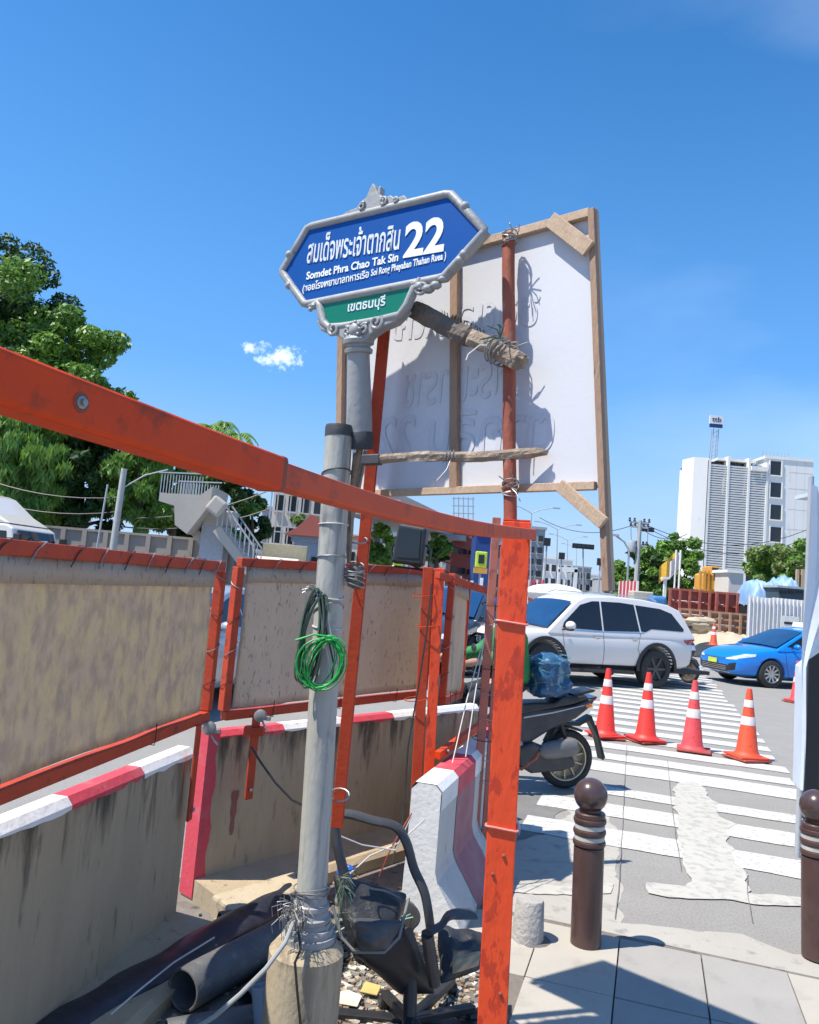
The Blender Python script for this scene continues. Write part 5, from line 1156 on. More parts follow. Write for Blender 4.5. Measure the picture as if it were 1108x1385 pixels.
def make_suv():
    root = empty('suv', (0, 0, 0), 0, 'white large SUV with dark windows standing across the crossing behind the cones', 'SUV')
    st = [(-2.47, .62, .98, .62), (-2.44, .50, 1.03, .78), (-2.34, .40, 1.09, .875), (-2.05, .36, 1.12, .915), (-1.4, .34, 1.11, .925), (-.7, .33, 1.09, .925), (0, .33, 1.07, .925), (.9, .33, 1.06, .925), (1.25, .34, 1.07, .925), (1.75, .38, 1.05, .915), (2.05, .40, .99, .87), (2.22, .45, .90, .78), (2.29, .52, .80, .66)]
    bm_ = body_mesh(st, (1.3725, -1.3725), .455, .41)
    gp = [(1.32, 1.04), (.55, 1.66), (.32, 1.755), (-.3, 1.80), (-1.1, 1.79), (-1.8, 1.72), (-2.10, 1.62), (-2.40, 1.10), (-2.40, 1.0), (1.32, .98)]
    gm = green_mesh(gp, 1.0, 1.8, .895, .67)
    bv = bvh_of([bm_, gm])
    obj_from(bm_, 'body', car_white, root); obj_from(gm, 'cabin', car_white, root)
    for s in (1, -1):
        fr_ = patch(bv, [(.98, 1.115), (.93, 1.22), (.50, 1.58), (.20, 1.67), (.02, 1.68), (.02, 1.10)], 'xz', s, .005); fr_.build('side_window', glass_dark, root)
        patch(bv, [(-.02, 1.10), (-.02, 1.68), (-.5, 1.69), (-.86, 1.67), (-.93, 1.13)], 'xz', s, .005).build('side_window', glass_dark, root)
        patch(bv, [(-.97, 1.14), (-.90, 1.665), (-1.55, 1.63), (-1.85, 1.55), (-2.13, 1.24), (-2.10, 1.19), (-1.25, 1.20), (-1.08, 1.13)], 'xz', s, .005).build('quarter_window', glass_dark, root)
        poly_line(bv, [(1.0, 1.08), (.3, 1.075), (-1.05, 1.105)], 'xz', s, .022, chrome, root, 'window_trim')
        poly_line(bv, [(.98, 1.06), (.93, .50), (.80, .38)], 'xz', s, .010, trim, root)
        poly_line(bv, [(.0, 1.06), (-.02, .42)], 'xz', s, .010, trim, root)
        poly_line(bv, [(-.95, 1.1), (-.86, .80), (-.93, .62)], 'xz', s, .010, trim, root)
        poly_line(bv, [(.90, .43), (-.85, .43)], 'xz', s, .010, trim, root)
        poly_line(bv, [(.88, .385), (-.90, .385)], 'xz', s, .10, trim, root, 'sill', off=.012)
        for wx in (1.3725, -1.3725):           # black arch flares
            poly = [(wx + .455 * math.cos(a), .41 + .455 * math.sin(a)) for a in [rad(-8 + 196 * k / 20) for k in range(21)]]
            outp = [(wx + .525 * math.cos(a), .41 + .525 * math.sin(a)) for a in [rad(-8 + 196 * k / 20) for k in range(21)]]
            mb = MB(); vs = []
            for (a, b), (c, d) in zip(poly, outp): vs += [V((a, s * .935, b)), V((c, s * .935, d)), V((c, s * .90, d)), V((a, s * .80, b))]
            mb.add(vs, [(4 * i + j, 4 * i + (j + 1) % 4, 4 * i + 4 + (j + 1) % 4, 4 * i + 4 + j) for i in range(20) for j in range(4)], True); mb.build('wheel_arch', trim, root)
        for hx in (.16, -.78):
            MB().sphere((hx, s * .925, .965), .03, 12, (2.6, .35, 1.2)).build('handle_recess', car_silver, root)
            MB().bar((hx - .09, s * .945, .975), (hx + .09, s * .945, .975), .02, .03).build('door_handle', chrome, root, bevel=.008)
        mr = MB().sphere((.93, s * 1.06, 1.17), .12, 14, (.75, 1.05, .72)).build('mirror', car_white, root)
        MB().sphere((.935, s * 1.05, 1.10), .11, 12, (.7, 1.0, .35)).build('base', trim, mr); MB().bar((.93, s * .90, 1.10), (.93, s * 1.0, 1.11), .06, .05).build('arm', trim, mr)
        hl = patch(bv, [(1.86, .88), (1.86, .96), (2.08, .93), (2.2, .86), (2.2, .80), (2.0, .83)], 'xz', s, .008, .04).build('headlight', lamp_clear, root)
        patch(bv, [(s * .46, .80), (s * .46, .86), (s * .74, .905), (s * .74, .83)], 'yz', 1, .008, .04).build('headlight', lamp_clear, root)
        patch(bv, [(-2.46, .92), (-2.46, 1.06), (-2.08, 1.02), (-2.2, .93)], 'xz', s, .01, .04).build('tail_light', lamp_red, root)
        patch(bv, [(s * .5, .5), (s * .5, .62), (s * .70, .66), (s * .70, .5)], 'yz', 1, .006, .04).build('fog_lamp_surround', trim, root)
        MB().tube([(.35, s * .60, 1.80), (.2, s * .60, 1.85), (-1.4, s * .60, 1.84), (-1.55, s * .60, 1.78)], .014, 6).build('roof_rail', car_silver, root)
        MB().tube([(.85, s * .80, .33), (.78, s * .93, .31), (-.78, s * .93, .31), (-.85, s * .80, .33)], .035, 8).build('side_step', trim, root)
        for wx in (1.3725, -1.3725): wheel(root, wx, s * .80, .395, .26, rim_dark, 6, .035)
    # windscreen
    ws = []; 
    A = V((1.30, 1.06)); B = V((.585, 1.635))
    mb = MB(); vs = []; nx = 8
    for k in range(5):
        t = .04 + .92 * k / 4; x = A.x + (B.x - A.x) * t; z = A.y + (B.y - A.y) * t; h = (.895 + (.67 - .895) * (z - 1.0) / .8) - .06 - .02 * t
        for i in range(nx + 1):
            u = -1 + 2 * i / nx; vs.append((x + .035, u * h, z + .028 * (1 - u * u) * (1 if t > .1 else .6) + .022))
    mb.add(vs, [(k * (nx + 1) + i, k * (nx + 1) + i + 1, (k + 1) * (nx + 1) + i + 1, (k + 1) * (nx + 1) + i) for k in range(4) for i in range(nx)], True); mb.build('windscreen', glass_blue, root)
    patch(bv, [(-.62, .70), (-.70, .74), (-.46, .865), (.46, .865), (.70, .74), (.62, .70), (.42, .58), (-.42, .58)], 'yz', 1, .006, .05).build('grille', trim, root)
    for z in (.66, .73, .80, .85): poly_line(bv, [(-.44, z), (.44, z)], 'yz', 1, .022, chrome, root, 'grille_bar', .018)
    bd = MB(); bd.tube([bvp for bvp in [V((2.335, .085 * math.cos(a), .745 + .06 * math.sin(a))) for a in [2 * math.pi * k / 20 for k in range(20)]]], .008, 6, closed=True); bd.tube([V((2.335, .03 * math.cos(a), .745 + .058 * math.sin(a))) for a in [2 * math.pi * k / 16 for k in range(16)]], .006, 6, closed=True)
    bd.build('emblem', chrome, root)
    patch(bv, [(-.48, .44), (-.48, .53), (.48, .53), (.48, .44)], 'yz', 1, .010, .06).build('lower_grille', trim, root)
    MB().box((2.36, 0, .50), (.012, .36, .12)).build('licence_plate', plate_w, root)
    patch(bv, [(-.62, 1.16), (-.55, 1.56), (.55, 1.56), (.62, 1.16)], 'yz', -1, .006, .08).build('rear_window', glass_dark, root)
    MB().box((-1.0, 0, .33), (4.2, 1.3, .08)).build('underbody', trim, root)
    return root, bv
suv, _bv = make_suv()
al = rad(24); rz = math.pi + al
place(suv, G(884, 931), (-1.3725, .86), rz)
sun_ = None

def make_sedan(name, label, cat, paint, extra=True, rimm=rim_alloy):
    root = empty(name, (0, 0, 0), 0, label, cat)
    st = [(-2.31, .42, .92, .60), (-2.27, .34, 1.0, .74), (-2.1, .27, 1.04, .83), (-1.7, .21, 1.04, .88), (-1.0, .19, .99, .888), (0, .18, .96, .888), (.9, .19, .94, .888), (1.35, .20, .91, .885), (1.8, .20, .83, .87), (2.08, .21, .74, .81), (2.24, .24, .65, .70), (2.31, .30, .56, .54)]
    bm_ = body_mesh(st, (1.35, -1.35), .365, .335)
    gp = [(1.20, .90), (.55, 1.235), (.28, 1.36), (-.1, 1.435), (-.6, 1.44), (-1.1, 1.36), (-1.95, 1.03), (-1.95, .95), (1.20, .86)]
    gm = green_mesh(gp, .9, 1.44, .84, .60)
    bv = bvh_of([bm_, gm]); obj_from(bm_, 'body', paint, root); obj_from(gm, 'cabin', paint, root)
    for s in (1, -1):
        patch(bv, [(.92, .985), (.42, 1.25), (.12, 1.345), (.0, 1.36), (-.03, .97)], 'xz', s, .005).build('side_window', glass_dark, root)
        patch(bv, [(-.08, .97), (-.05, 1.365), (-.6, 1.37), (-.98, 1.28), (-1.25, 1.09), (-1.1, .99)], 'xz', s, .005).build('side_window', glass_dark, root)
        poly_line(bv, [(1.0, .93), (.95, .45), (.85, .26)], 'xz', s, .009, trim, root)
        poly_line(bv, [(-.05, .95), (-.05, .26)], 'xz', s, .009, trim, root)
        poly_line(bv, [(.88, .24), (-.9, .24)], 'xz', s, .05, trim, root, 'sill')
        MB().bar((-.02 + .12, s * .893, .80), (-.02 + .30, s * .893, .80), .02, .028).build('door_handle', paint, root, bevel=.008)
        mr = MB().sphere((.78, s * .99, 1.0), .10, 14, (.7, 1.1, .68)).build('mirror', paint, root); MB().bar((.80, s * .84, .96), (.79, s * .95, .97), .05, .03).build('arm', trim, mr)
        patch(bv, [(1.78, .70), (1.75, .76), (2.0, .745), (2.22, .66), (2.2, .615), (2.0, .66)], 'xz', s, .008, .04).build('headlight', lamp_clear, root)
        patch(bv, [(s * .44, .58), (s * .44, .615), (s * .72, .68), (s * .72, .60)], 'yz', 1, .008, .04).build('headlight', lamp_clear, root)
        patch(bv, [(s * .50, .31), (s * .54, .48), (s * .72, .53), (s * .70, .36)], 'yz', 1, .006, .04).build('bumper_vent', trim, root)
        patch(bv, [(-2.28, .78), (-2.28, .92), (-1.95, .92), (-2.05, .80)], 'xz', s, .008, .04).build('tail_light', lamp_red, root)
        for wx in (1.35, -1.35): wheel(root, wx, s * .785, .325, .21, rimm, 10, .018)
    mb = MB(); vs = []; nx = 8; A = V((1.18, .915)); B = V((.30, 1.345))
    for k in range(5):
        t = .03 + .94 * k / 4; x = A.x + (B.x - A.x) * t; z = A.y + (B.y - A.y) * t + .012; h = (.84 + (.60 - .84) * (z - .9) / .54) - .06
        for i in range(nx + 1):
            u = -1 + 2 * i / nx; vs.append((x + .02, u * h, z + .03 * (1 - u * u) + .014))
    mb.add(vs, [(k * (nx + 1) + i, k * (nx + 1) + i + 1, (k + 1) * (nx + 1) + i + 1, (k + 1) * (nx + 1) + i) for k in range(4) for i in range(nx)], True); mb.build('windscreen', glass_blue, root)
    patch(bv, [(-.50, .30), (-.56, .40), (-.5, .46), (.5, .46), (.56, .40), (.50, .30)], 'yz', 1, .006, .05).build('lower_grille', trim, root)
    for z in (.34, .38, .42): poly_line(bv, [(-.48, z), (.48, z)], 'yz', 1, .012, chrome, root, 'grille_bar', .014)
    poly_line(bv, [(-.45, .605), (.45, .605)], 'yz', 1, .03, chrome, root, 'upper_grille', .008)
    poly_line(bv, [(-.55, .27), (.55, .27)], 'yz', 1, .025, chrome, root, 'bumper_trim', .008)
    MB().box((2.345, 0, .52), (.012, .34, .11)).build('licence_plate', plate_y if extra else plate_w, root)
    MB().box((-.1, 0, .20), (3.9, 1.2, .06)).build('underbody', trim, root)
    return root, bv
taxi, bvt = make_sedan('taxi', 'bright blue taxi sedan with a white roof sign waiting at the right edge', 'taxi', taxi_blue)
ts = MB().prism([(-.10, 0), (.10, 0), (.07, .13), (-.07, .13)], (-.15, 0, 1.455), (1, 0, 0), (0, 0, 1), (0, 1, 0), -.30, .30).build('roof_sign', paint_white, taxi, bevel=.02)
MB().bar((1.62, -.45, .89), (1.50, -.05, .93), .012, .008).build('wiper', trim, taxi)
al = rad(12); rz = math.pi + al
place(taxi, G(1043, 931), (1.35, .86), rz)
for body, x, z, w, h in (('แท็กซี่ - มิเตอร์', -.75, .70, .62, .10), ('TAXI - METER', -.72, .44, .55, .075)):
    me = text_mesh(body, w, h, .004, .01)
    me.materials.append(letter)
    for v in me.vertices: 
        c = v.co.copy(); X = x + .62 + .35 - (c.x); hit = bvt.ray_cast(V((X, 3, z + c.y)), V((0, -1, 0))); yy = hit[0].y if hit[0] is not None else .89; v.co = V((X, yy + .004 + c.z * .5, z + c.y))
    o = bpy.data.objects.new('door_lettering', me); COL.objects.link(o); o.parent = taxi
sil, _ = make_sedan('parked_car', 'pale silver sedan seen through the gap between the two screens', 'car', car_silver, False)
place(sil, G(300, 905), (0, .86), math.pi + rad(60))
sil.location = V((-2.75, 10.3, 0)); sil.rotation_euler = (0, 0, math.pi + rad(75))
drk, _ = make_sedan('parked_car', 'dark blue car with its headlight showing beyond the narrow screen, behind the SUV', 'car', car_dark, False)
drk.location = V((1.35, 17.6, 0)); drk.rotation_euler = (0, 0, math.pi + rad(62)); drk.scale = (1.08, 1.08, 1.2)
wht, _ = make_sedan('parked_car', 'white car far behind the SUV with a load wrapped in white on its roof', 'car', car_white, False)
c = W(755, 806, z=.9); wht.location = V((W(752, 806, Y=31).x, 31, 0)); wht.rotation_euler = (0, 0, -rad(80) )
o = MB().sphere((0, 0, 0), 1.0, 16, (1.25, .9, .40)).build('wrapped_load', paint_white, None, sub=1); o.location = (wht.location.x, 31.2, 1.85)
tag(o, 'bulging white wrapped load on the roof of the far white car', 'load')

# ---------------------------------------------------------------- scooter
def make_scooter(label):
    root = empty('scooter', (0, 0, 0), 0, label, 'scooter')
    def side(name, poly, w, m, bev=.015, y0=0.0, seg=3, taper=None):
        return MB().prism(poly, (0, y0, 0), (1, 0, 0), (0, 0, 1), (0, 1, 0), -w / 2, w / 2).build(name, m, root, bevel=bev, seg=seg)
    R = .275
    for x, nm in ((0, 'r'), (1.29, 'f')):
        e = empty('wheel', (x, 0, R)); e.parent = root
        pr = []; rt = .042
        mb = MB(); vs = []; N = 40; K = 12
        for i in range(N):
            a = 2 * math.pi * i / N
            for k in range(K):
                b = 2 * math.pi * k / K; rr = R - rt + rt * math.cos(b) * .95; vs.append((rr * math.cos(a), rt * 1.15 * math.sin(b), rr * math.sin(a)))
        mb.add(vs, [(i * K + k, i * K + (k + 1) % K, ((i + 1) % N) * K + (k + 1) % K, ((i + 1) % N) * K + k) for i in range(N) for k in range(K)], True); mb.build('tyre', tyre_m, e)
        rm = MB(); rm.lathe([(R - .083, -.028), (R - .07, -.030), (R - .066, -.02), (R - .078, 0), (R - .066, .02), (R - .07, .030), (R - .083, .028), (R - .09, 0), (R - .083, -.028)], (0, 0, 0), (0, 1, 0), 40)
        rm.lathe([(.001, -.04), (.04, -.04), (.045, -.02), (.045, .02), (.04, .04), (.001, .04)], (0, 0, 0), (0, 1, 0), 20)
        rm.build('rim', rim_gold, e)
        sp = MB()
        for k in range(5):
            for dlt in (-.16, .16): a = 2 * math.pi * k / 5 + dlt; b = 2 * math.pi * k / 5 + dlt * 2.2; sp.bar((.04 * math.cos(a), 0, .04 * math.sin(a)), ((R - .08) * math.cos(b), 0, (R - .08) * math.sin(b)), .012, .014, up=(0, 1, 0))
        sp.build('spoke', rim_gold, e)
    side('tail_body', [(.62, .40), (.66, .62), (.45, .72), (.0, .78), (-.16, .86), (-.22, .85), (-.18, .78), (-.03, .66), (.20, .56), (.42, .42)], .24, black_dusty, .04)
    side('seat', [(.78, .70), (.74, .76), (.45, .785), (.20, .80), (.12, .86), (-.12, .885), (-.14, .85), (.0, .80), (.3, .73), (.6, .66)], .27, black_leather, .03)
    side('side_stripe', [(.50, .66), (.20, .72), (-.12, .80), (-.10, .785), (.22, .70), (.5, .645)], .250, car_silver, .004)
    side('tail_light', [(-.12, .845), (-.25, .875), (-.23, .84), (-.07, .775)], .20, lamp_red, .012)
    side('grab_rail', [(.02, .885), (-.18, .94), (-.22, .935), (-.20, .915), (-.0, .86)], .22, black_plastic, .008)
    side('rear_fender', [(.10, .62), (-.10, .62), (-.22, .69), (-.34, .44), (-.38, .28), (-.36, .28), (-.30, .48), (-.20, .64), (-.10, .585), (.08, .585)], .11, black_plastic, .004)
    MB().bar((-.27, 0, .60), (-.38, 0, .30), .13, .006, up=(1, 0, 0)).build('number_plate', mat('plate_dark', (.10, .16, .14), .5), root)
    side('inner_fender', [(.22, .42), (.15, .56), (.0, .585), (-.14, .55), (-.13, .53), (.0, .56), (.13, .53), (.19, .40)], .12, black_plastic, .006)
    side('engine', [(.52, .22), (.56, .38), (.40, .44), (.16, .36), (.0, .33), (-.04, .24), (.10, .19), (.40, .16)], .16, black_dusty, .03, .09)
    side('engine_case', [(.62, .26), (.66, .40), (.50, .46), (.42, .30)], .22, car_silver, .03, .02)
    for s in (-1, 1): MB().bar((.0, s * .10, .30), (.12, s * .10, .64), .035, .035).build('shock_absorber', black_plastic, root, bevel=.01)
    # muffler on both sides is wrong for a scooter, the near one only
    mb = MB(); mb.lathe([(.03, 0), (.07, .04), (.085, .12), (.085, .30), (.075, .36), (.04, .38), (.01, .38)], (.34, .17, .36), (-.97, 0, .16), 20)
    for i, v in enumerate(mb.v): mb.v[i] = (v[0], .17 + (v[1] - .17) * .62, v[2])
    mb.build('muffler', mat('muffler_grey', (.13, .13, .135), .45, col2=(.2, .2, .2), nscale=8), root)
    MB().tube([(.60, .10, .22), (.50, .15, .20), (.38, .17, .30), (.34, .17, .36)], .018, 8).build('exhaust_pipe', rust_pipe, root)
    side('footboard', [(.60, .30), (.62, .36), (1.02, .34), (1.10, .46), (1.14, .44), (1.05, .27), (.66, .24)], .30, black_plastic, .015)
    side('centre_tunnel', [(.62, .36), (.70, .60), (.80, .60), (.98, .40), (1.0, .34)], .14, black_dusty, .03)
    side('leg_shield', [(1.02, .34), (1.08, .52), (1.12, .80), (1.06, .92), (1.12, .96), (1.22, .86), (1.28, .66), (1.18, .42), (1.10, .32)], .34, black_dusty, .05)
    side('front_cowl', [(1.14, .64), (1.16, .92), (1.10, 1.03), (1.18, 1.05), (1.33, .90), (1.38, .74), (1.30, .62)], .28, black_plastic, .05)
    side('headlight', [(1.30, .72), (1.27, .84), (1.35, .86), (1.385, .75)], .20, lamp_clear, .01)
    side('front_fender', [(1.08, .42), (1.14, .55), (1.29, .60), (1.44, .55), (1.53, .42), (1.50, .41), (1.40, .53), (1.29, .565), (1.16, .53), (1.11, .41)], .13, black_plastic, .01)
    for s in (-1, 1):
        MB().bar((1.29, s * .075, .275), (1.17, s * .075, .72), .035, .035).build('fork_leg', galv, root, bevel=.01)
        MB().sphere((1.31, s * .14, .66), .035, 10, (.8, .8, 1.6)).build('indicator', lamp_orange, root)
        MB().sphere((-.15, s * .11, .79), .03, 10, (1.4, .7, .8)).build('indicator', lamp_orange, root)
        MB().tube([(1.10, s * .06, 1.02), (1.06, s * .18, 1.05), (1.0, s * .34, 1.03)], .013, 8).build('handlebar', black_plastic, root)
        MB().tube([(1.03, s * .27, 1.04), (.985, s * .37, 1.025)], .019, 10).build('grip', black_plastic, root)
        MB().tube([(1.05, s * .20, 1.05), (1.10, s * .26, 1.18), (1.10, s * .29, 1.22)], .006, 6).build('mirror_stalk', black_plastic, root)
        MB().sphere((1.10, s * .31, 1.27), .06, 12, (.25, 1.0, .62)).build('mirror', black_plastic, root)
    return root
sc = make_scooter('black scooter with a dusty tail and spoked rear wheel, half hidden by the orange post')
al = rad(14); place(sc, G(762, 1066), (0, 0), math.pi + al); sc.location.z = 0; sc.scale = (.94, .94, .94)
# parcel strapped behind the rider
mb = MB(); n = 18; K = 28; vs = []
for i in range(n + 1):
    t = i / n
    for k in range(K):
        a = 2 * math.pi * k / K; sq = 1 / max(abs(math.cos(a)), abs(math.sin(a))) ** .7
        w = (.170 - .015 * t - .11 * max(0, (t - .72) / .28) ** 2 - .05 * max(0, (.12 - t) / .12)) * (1 + .22 * noise.noise(V((math.cos(a) * 2.5, math.sin(a) * 2.5, t * 5))) + .05 * math.sin(t * 40 + a * 3) * (t > .7))
        vs.append((w * sq * math.cos(a), w * sq * .95 * math.sin(a), t * .38 + .02 * noise.noise(V((math.cos(a), math.sin(a), t * 3)))))
mb.add(vs, [(i * K + k, i * K + (k + 1) % K, (i + 1) * K + (k + 1) % K, (i + 1) * K + k) for i in range(n) for k in range(K)] + [tuple(range(K))[::-1], tuple(range(n * K, n * K + K))], True)
rb = empty('wrapped_parcel', (0, 0, 0), 0, 'blue plastic wrapped parcel strapped on the black scooter seat behind the rider', 'parcel')
mb.build('wrapping', mat('parcel_film', (0.035, 0.11, 0.20), 0.25, col2=(0.02, 0.05, 0.16), nscale=8, dark=(0.20, 0.36, 0.40), dscale=11, dlo=.55, dhi=.63, bump=1.0, bscale=26, stretch=(1, 1, .5)), rb)
for k in range(3):
    z = .10 + k * .11 + .01; MB().tube([((.165) * (1 / max(abs(math.cos(a)), abs(math.sin(a))) ** .6) * math.cos(a) * .95, .16 * (1 / max(abs(math.cos(a)), abs(math.sin(a))) ** .6) * math.sin(a), z + .03 * math.sin(a * 2 + k)) for a in [2 * math.pi * j / 24 for j in range(24)]], .004, 5, closed=True).build('strap', mat('strap_teal', (.10, .28, .30), .4), rb)
fw = V((math.cos(sc.rotation_euler.z), math.sin(sc.rotation_euler.z), 0))
rb.location = sc.location + fw * .20 + V((0, 0, .79)); rb.rotation_euler = (0.05, 0.06, sc.rotation_euler.z + .2)
# rider
def skin_mesh(name, pts, edges, radii, m, parent, root_i=0, sub=1):
    me = bpy.data.meshes.new(name); me.from_pydata([tuple(p) for p in pts], edges, []); me.materials.append(m)
    o = bpy.data.objects.new(name, me); COL.objects.link(o)
    sk = o.modifiers.new('skin', 'SKIN'); sk.use_smooth_shade = True
    if not me.skin_vertices: me.attributes
    for i, r in enumerate(radii): me.skin_vertices[0].data[i].radius = (r, r) if not isinstance(r, tuple) else r
    me.skin_vertices[0].data[root_i].use_root = True
    ss = o.modifiers.new('sub', 'SUBSURF'); ss.levels = sub; ss.render_levels = sub
    o.parent = parent; return o
rider = empty('person', sc.location, sc.rotation_euler.z, 'rider in green jacket and blue helmet on the black scooter behind the orange post', 'person')
hip = V((.46, 0, .86)); J = dict(hip=hip, waist=V((.46, 0, 1.0)), chest=V((.50, 0, 1.20)), sh=V((.52, 0, 1.33)), neck=V((.54, 0, 1.41)), head=V((.57, 0, 1.50)), crown=V((.575, 0, 1.60)))
pts = list(J.values()); names = list(J.keys()); edges = [(0, 1), (1, 2), (2, 3), (3, 4), (4, 5), (5, 6)]; rr = [.13, .12, .14, .10, .055, .085, .07]
jp, je, jr = [J['hip'] - V((0, 0, .02)), J['waist'], J['chest'], J['sh']], [(0, 1), (1, 2), (2, 3)], [.185, .17, .175, .12]
tp_, te, tr_ = [J['hip'] + V((0, 0, .02)), J['hip'] - V((0, 0, .03))], [(0, 1)], [.175, .16]
for s in (-1, 1):
    k = len(pts); pts += [V((.52, s * .19, 1.31)), V((.66, s * .27, 1.13)), V((.90, s * .30, 1.08)), V((.975, s * .31, 1.07)), V((1.01, s * .31, 1.062))]
    edges += [(3, k), (k, k + 1), (k + 1, k + 2), (k + 2, k + 3), (k + 3, k + 4)]; rr += [.065, .05, .032, .034, .028]
    for f_ in range(4):       # fingers curled over the grip
        q = len(pts); y = s * (.285 + .019 * f_); pts += [V((1.035, y, 1.060)), V((1.045, y, 1.035)), V((1.020, y, 1.008)), V((.998, y, 1.004))]; edges += [(k + 4, q), (q, q + 1), (q + 1, q + 2), (q + 2, q + 3)]; rr += [.0105, .010, .009, .008]
    q = len(pts); pts += [V((.985, s * .275, 1.045)), V((.995, s * .262, 1.015)), V((1.02, s * .262, 1.005))]; edges += [(k + 3, q), (q, q + 1), (q + 1, q + 2)]; rr += [.013, .011, .010]
    q = len(jp); jp += [V((.52, s * .18, 1.31)), V((.66, s * .27, 1.13)), V((.88, s * .30, 1.085))]; je += [(3, q), (q, q + 1), (q + 1, q + 2)]; jr += [.085, .068, .048]
    q = len(pts); pts += [V((.50, s * .10, .84)), V((.88, s * .17, .76)), V((.84, s * .17, .46)), V((.82, s * .17, .40)), V((.96, s * .18, .375))]; edges += [(0, q), (q, q + 1), (q + 1, q + 2), (q + 2, q + 3), (q + 3, q + 4)]; rr += [.09, .06, .045, .04, .035]
    q = len(tp_); tp_ += [V((.52, s * .11, .84)), V((.88, s * .17, .765)), V((.84, s * .17, .48))]; te += [(1, q), (q, q + 1), (q + 1, q + 2)]; tr_ += [.105, .075, .058]
    MB().prism([(-.09, 0), (.15, 0), (.17, .03), (.12, .07), (0, .10), (-.08, .10)], (.84, s * .17, .362), (1, 0, 0), (0, 0, 1), (0, 1, 0), -.045, .045).build('shoe', black_plastic, rider, bevel=.02, seg=3)
skin_mesh('body', pts, edges, rr, mat('skin', (.42, .24, .16), .55), rider, 0, 1)
skin_mesh('jacket', jp, je, jr, mat('jacket_green', (0.02, 0.20, 0.05), .7, col2=(.03, .27, .07), nscale=6, bump=.4, bscale=8), rider, 0, 2)
skin_mesh('trousers', tp_, te, tr_, mat('trousers', (.02, .022, .03), .8), rider, 0, 2)
hm = MB().sphere((.565, 0, 1.545), .145, 24, (1.08, .92, 1.0)).build('helmet', mat('helmet_blue', (.05, .05, .32), .2, coat=.8), rider)
MB().sphere((.615, 0, 1.535), .12, 20, (.98, .94, .62)).build('visor', glass_dark, hm)
MB().box((.69, 0, 1.50), (.02, .03, .035)).build('nose', mat('skin', (.42, .24, .16), .55), rider, bevel=.006)
rider.location = sc.location + fw * .10
# second motorcycle behind the SUV tail
sc2 = make_scooter('black motorcycle pulling out behind the tail of the white SUV')
place(sc2, G(931, 924), (1.29, 0), rad(-52))

# ---------------------------------------------------------------- lorries
def make_lorry(name, label, deflector=True, paint=car_white):
    root = empty(name, (0, 0, 0), 0, label, 'lorry')
    # x forward, cab from 0 back to -2
    MB().prism([(0, .5), (.02, 1.4), (-.25, 2.35), (-.45, 2.45), (-1.9, 2.45), (-1.9, .5)], (0, 0, 0), (1, 0, 0), (0, 0, 1), (0, 1, 0), -1.05, 1.05).build('cab', paint, root, bevel=.06, seg=3)
    if deflector:
        MB().prism([(-.40, 2.47), (-.95, 2.75), (-1.6, 3.25), (-1.9, 3.35), (-1.9, 2.47)], (0, 0, 0), (1, 0, 0), (0, 0, 1), (0, 1, 0), -.98, .98).build('roof_deflector', paint, root, bevel=.08, seg=3)
    MB().add([(.045, -.9, 1.45), (.045, .9, 1.45), (-.20, .86, 2.30), (-.20, -.86, 2.30)], [(0, 1, 2, 3)]).build('windscreen', glass_dark, root)
    for s in (1, -1):
        y = s * 1.056
        MB().prism([(-.30, 1.42), (-.42, 2.25), (-1.15, 2.25), (-1.25, 1.42)], (0, y, 0), (1, 0, 0), (0, 0, 1), (0, 1, 0), -.004, .004).build('side_window', glass_dark, root)
        MB().bar((-.02, s * 1.12, 1.5), (-.02, s * 1.12, 2.2), .12, .2).build('mirror', trim, root, bevel=.02)
        MB().box((.03, s * .78, .82), (.06, .36, .2)).build('headlight', lamp_clear, root, bevel=.03)
        for x in (-.9, -5.0): wheel(root, x, s * .9, .48, .28, rim_alloy, 8)
    MB().box((.05, 0, .55), (.12, 2.0, .25)).build('bumper', trim, root, bevel=.03)
    MB().box((-3.6, 0, .8), (5.2, .9, .25)).build('chassis', trim, root)
    return root
lt = make_lorry('cab_lorry', 'white lorry cab with a tall roof deflector and tan load at the left edge')
zt = W(60, 690, Y=20.5)
ca = math.pi * 0 + rad(-8)
lt.location = (W(58, 720, Y=23).x, 23, 0); lt.rotation_euler = (0, 0, ca)
MB().box((-4.3, 0, 2.1), (4.4, 2.1, 2.3)).build('load_bed', mat('tan_load', (.42, .36, .24), .9, col2=(.3, .26, .18), nscale=3), lt, bevel=.05)
lt2 = make_lorry('cab_lorry', 'white lorry with a tan panel behind its cab, left of the grey pole', False)
lt2.location = (W(371, 750, Y=35).x, 35, 0); lt2.rotation_euler = (0, 0, rad(-92))
MB().box((-2.3, 0, 2.65), (.3, 2.2, .95)).build('head_board', mat('tan_board', (.40, .37, .26), .85), lt2, bevel=.02)
MB().box((-4.6, 0, 1.6), (4.3, 2.2, 1.2)).build('load_bed', bldg_grey, lt2, bevel=.02)
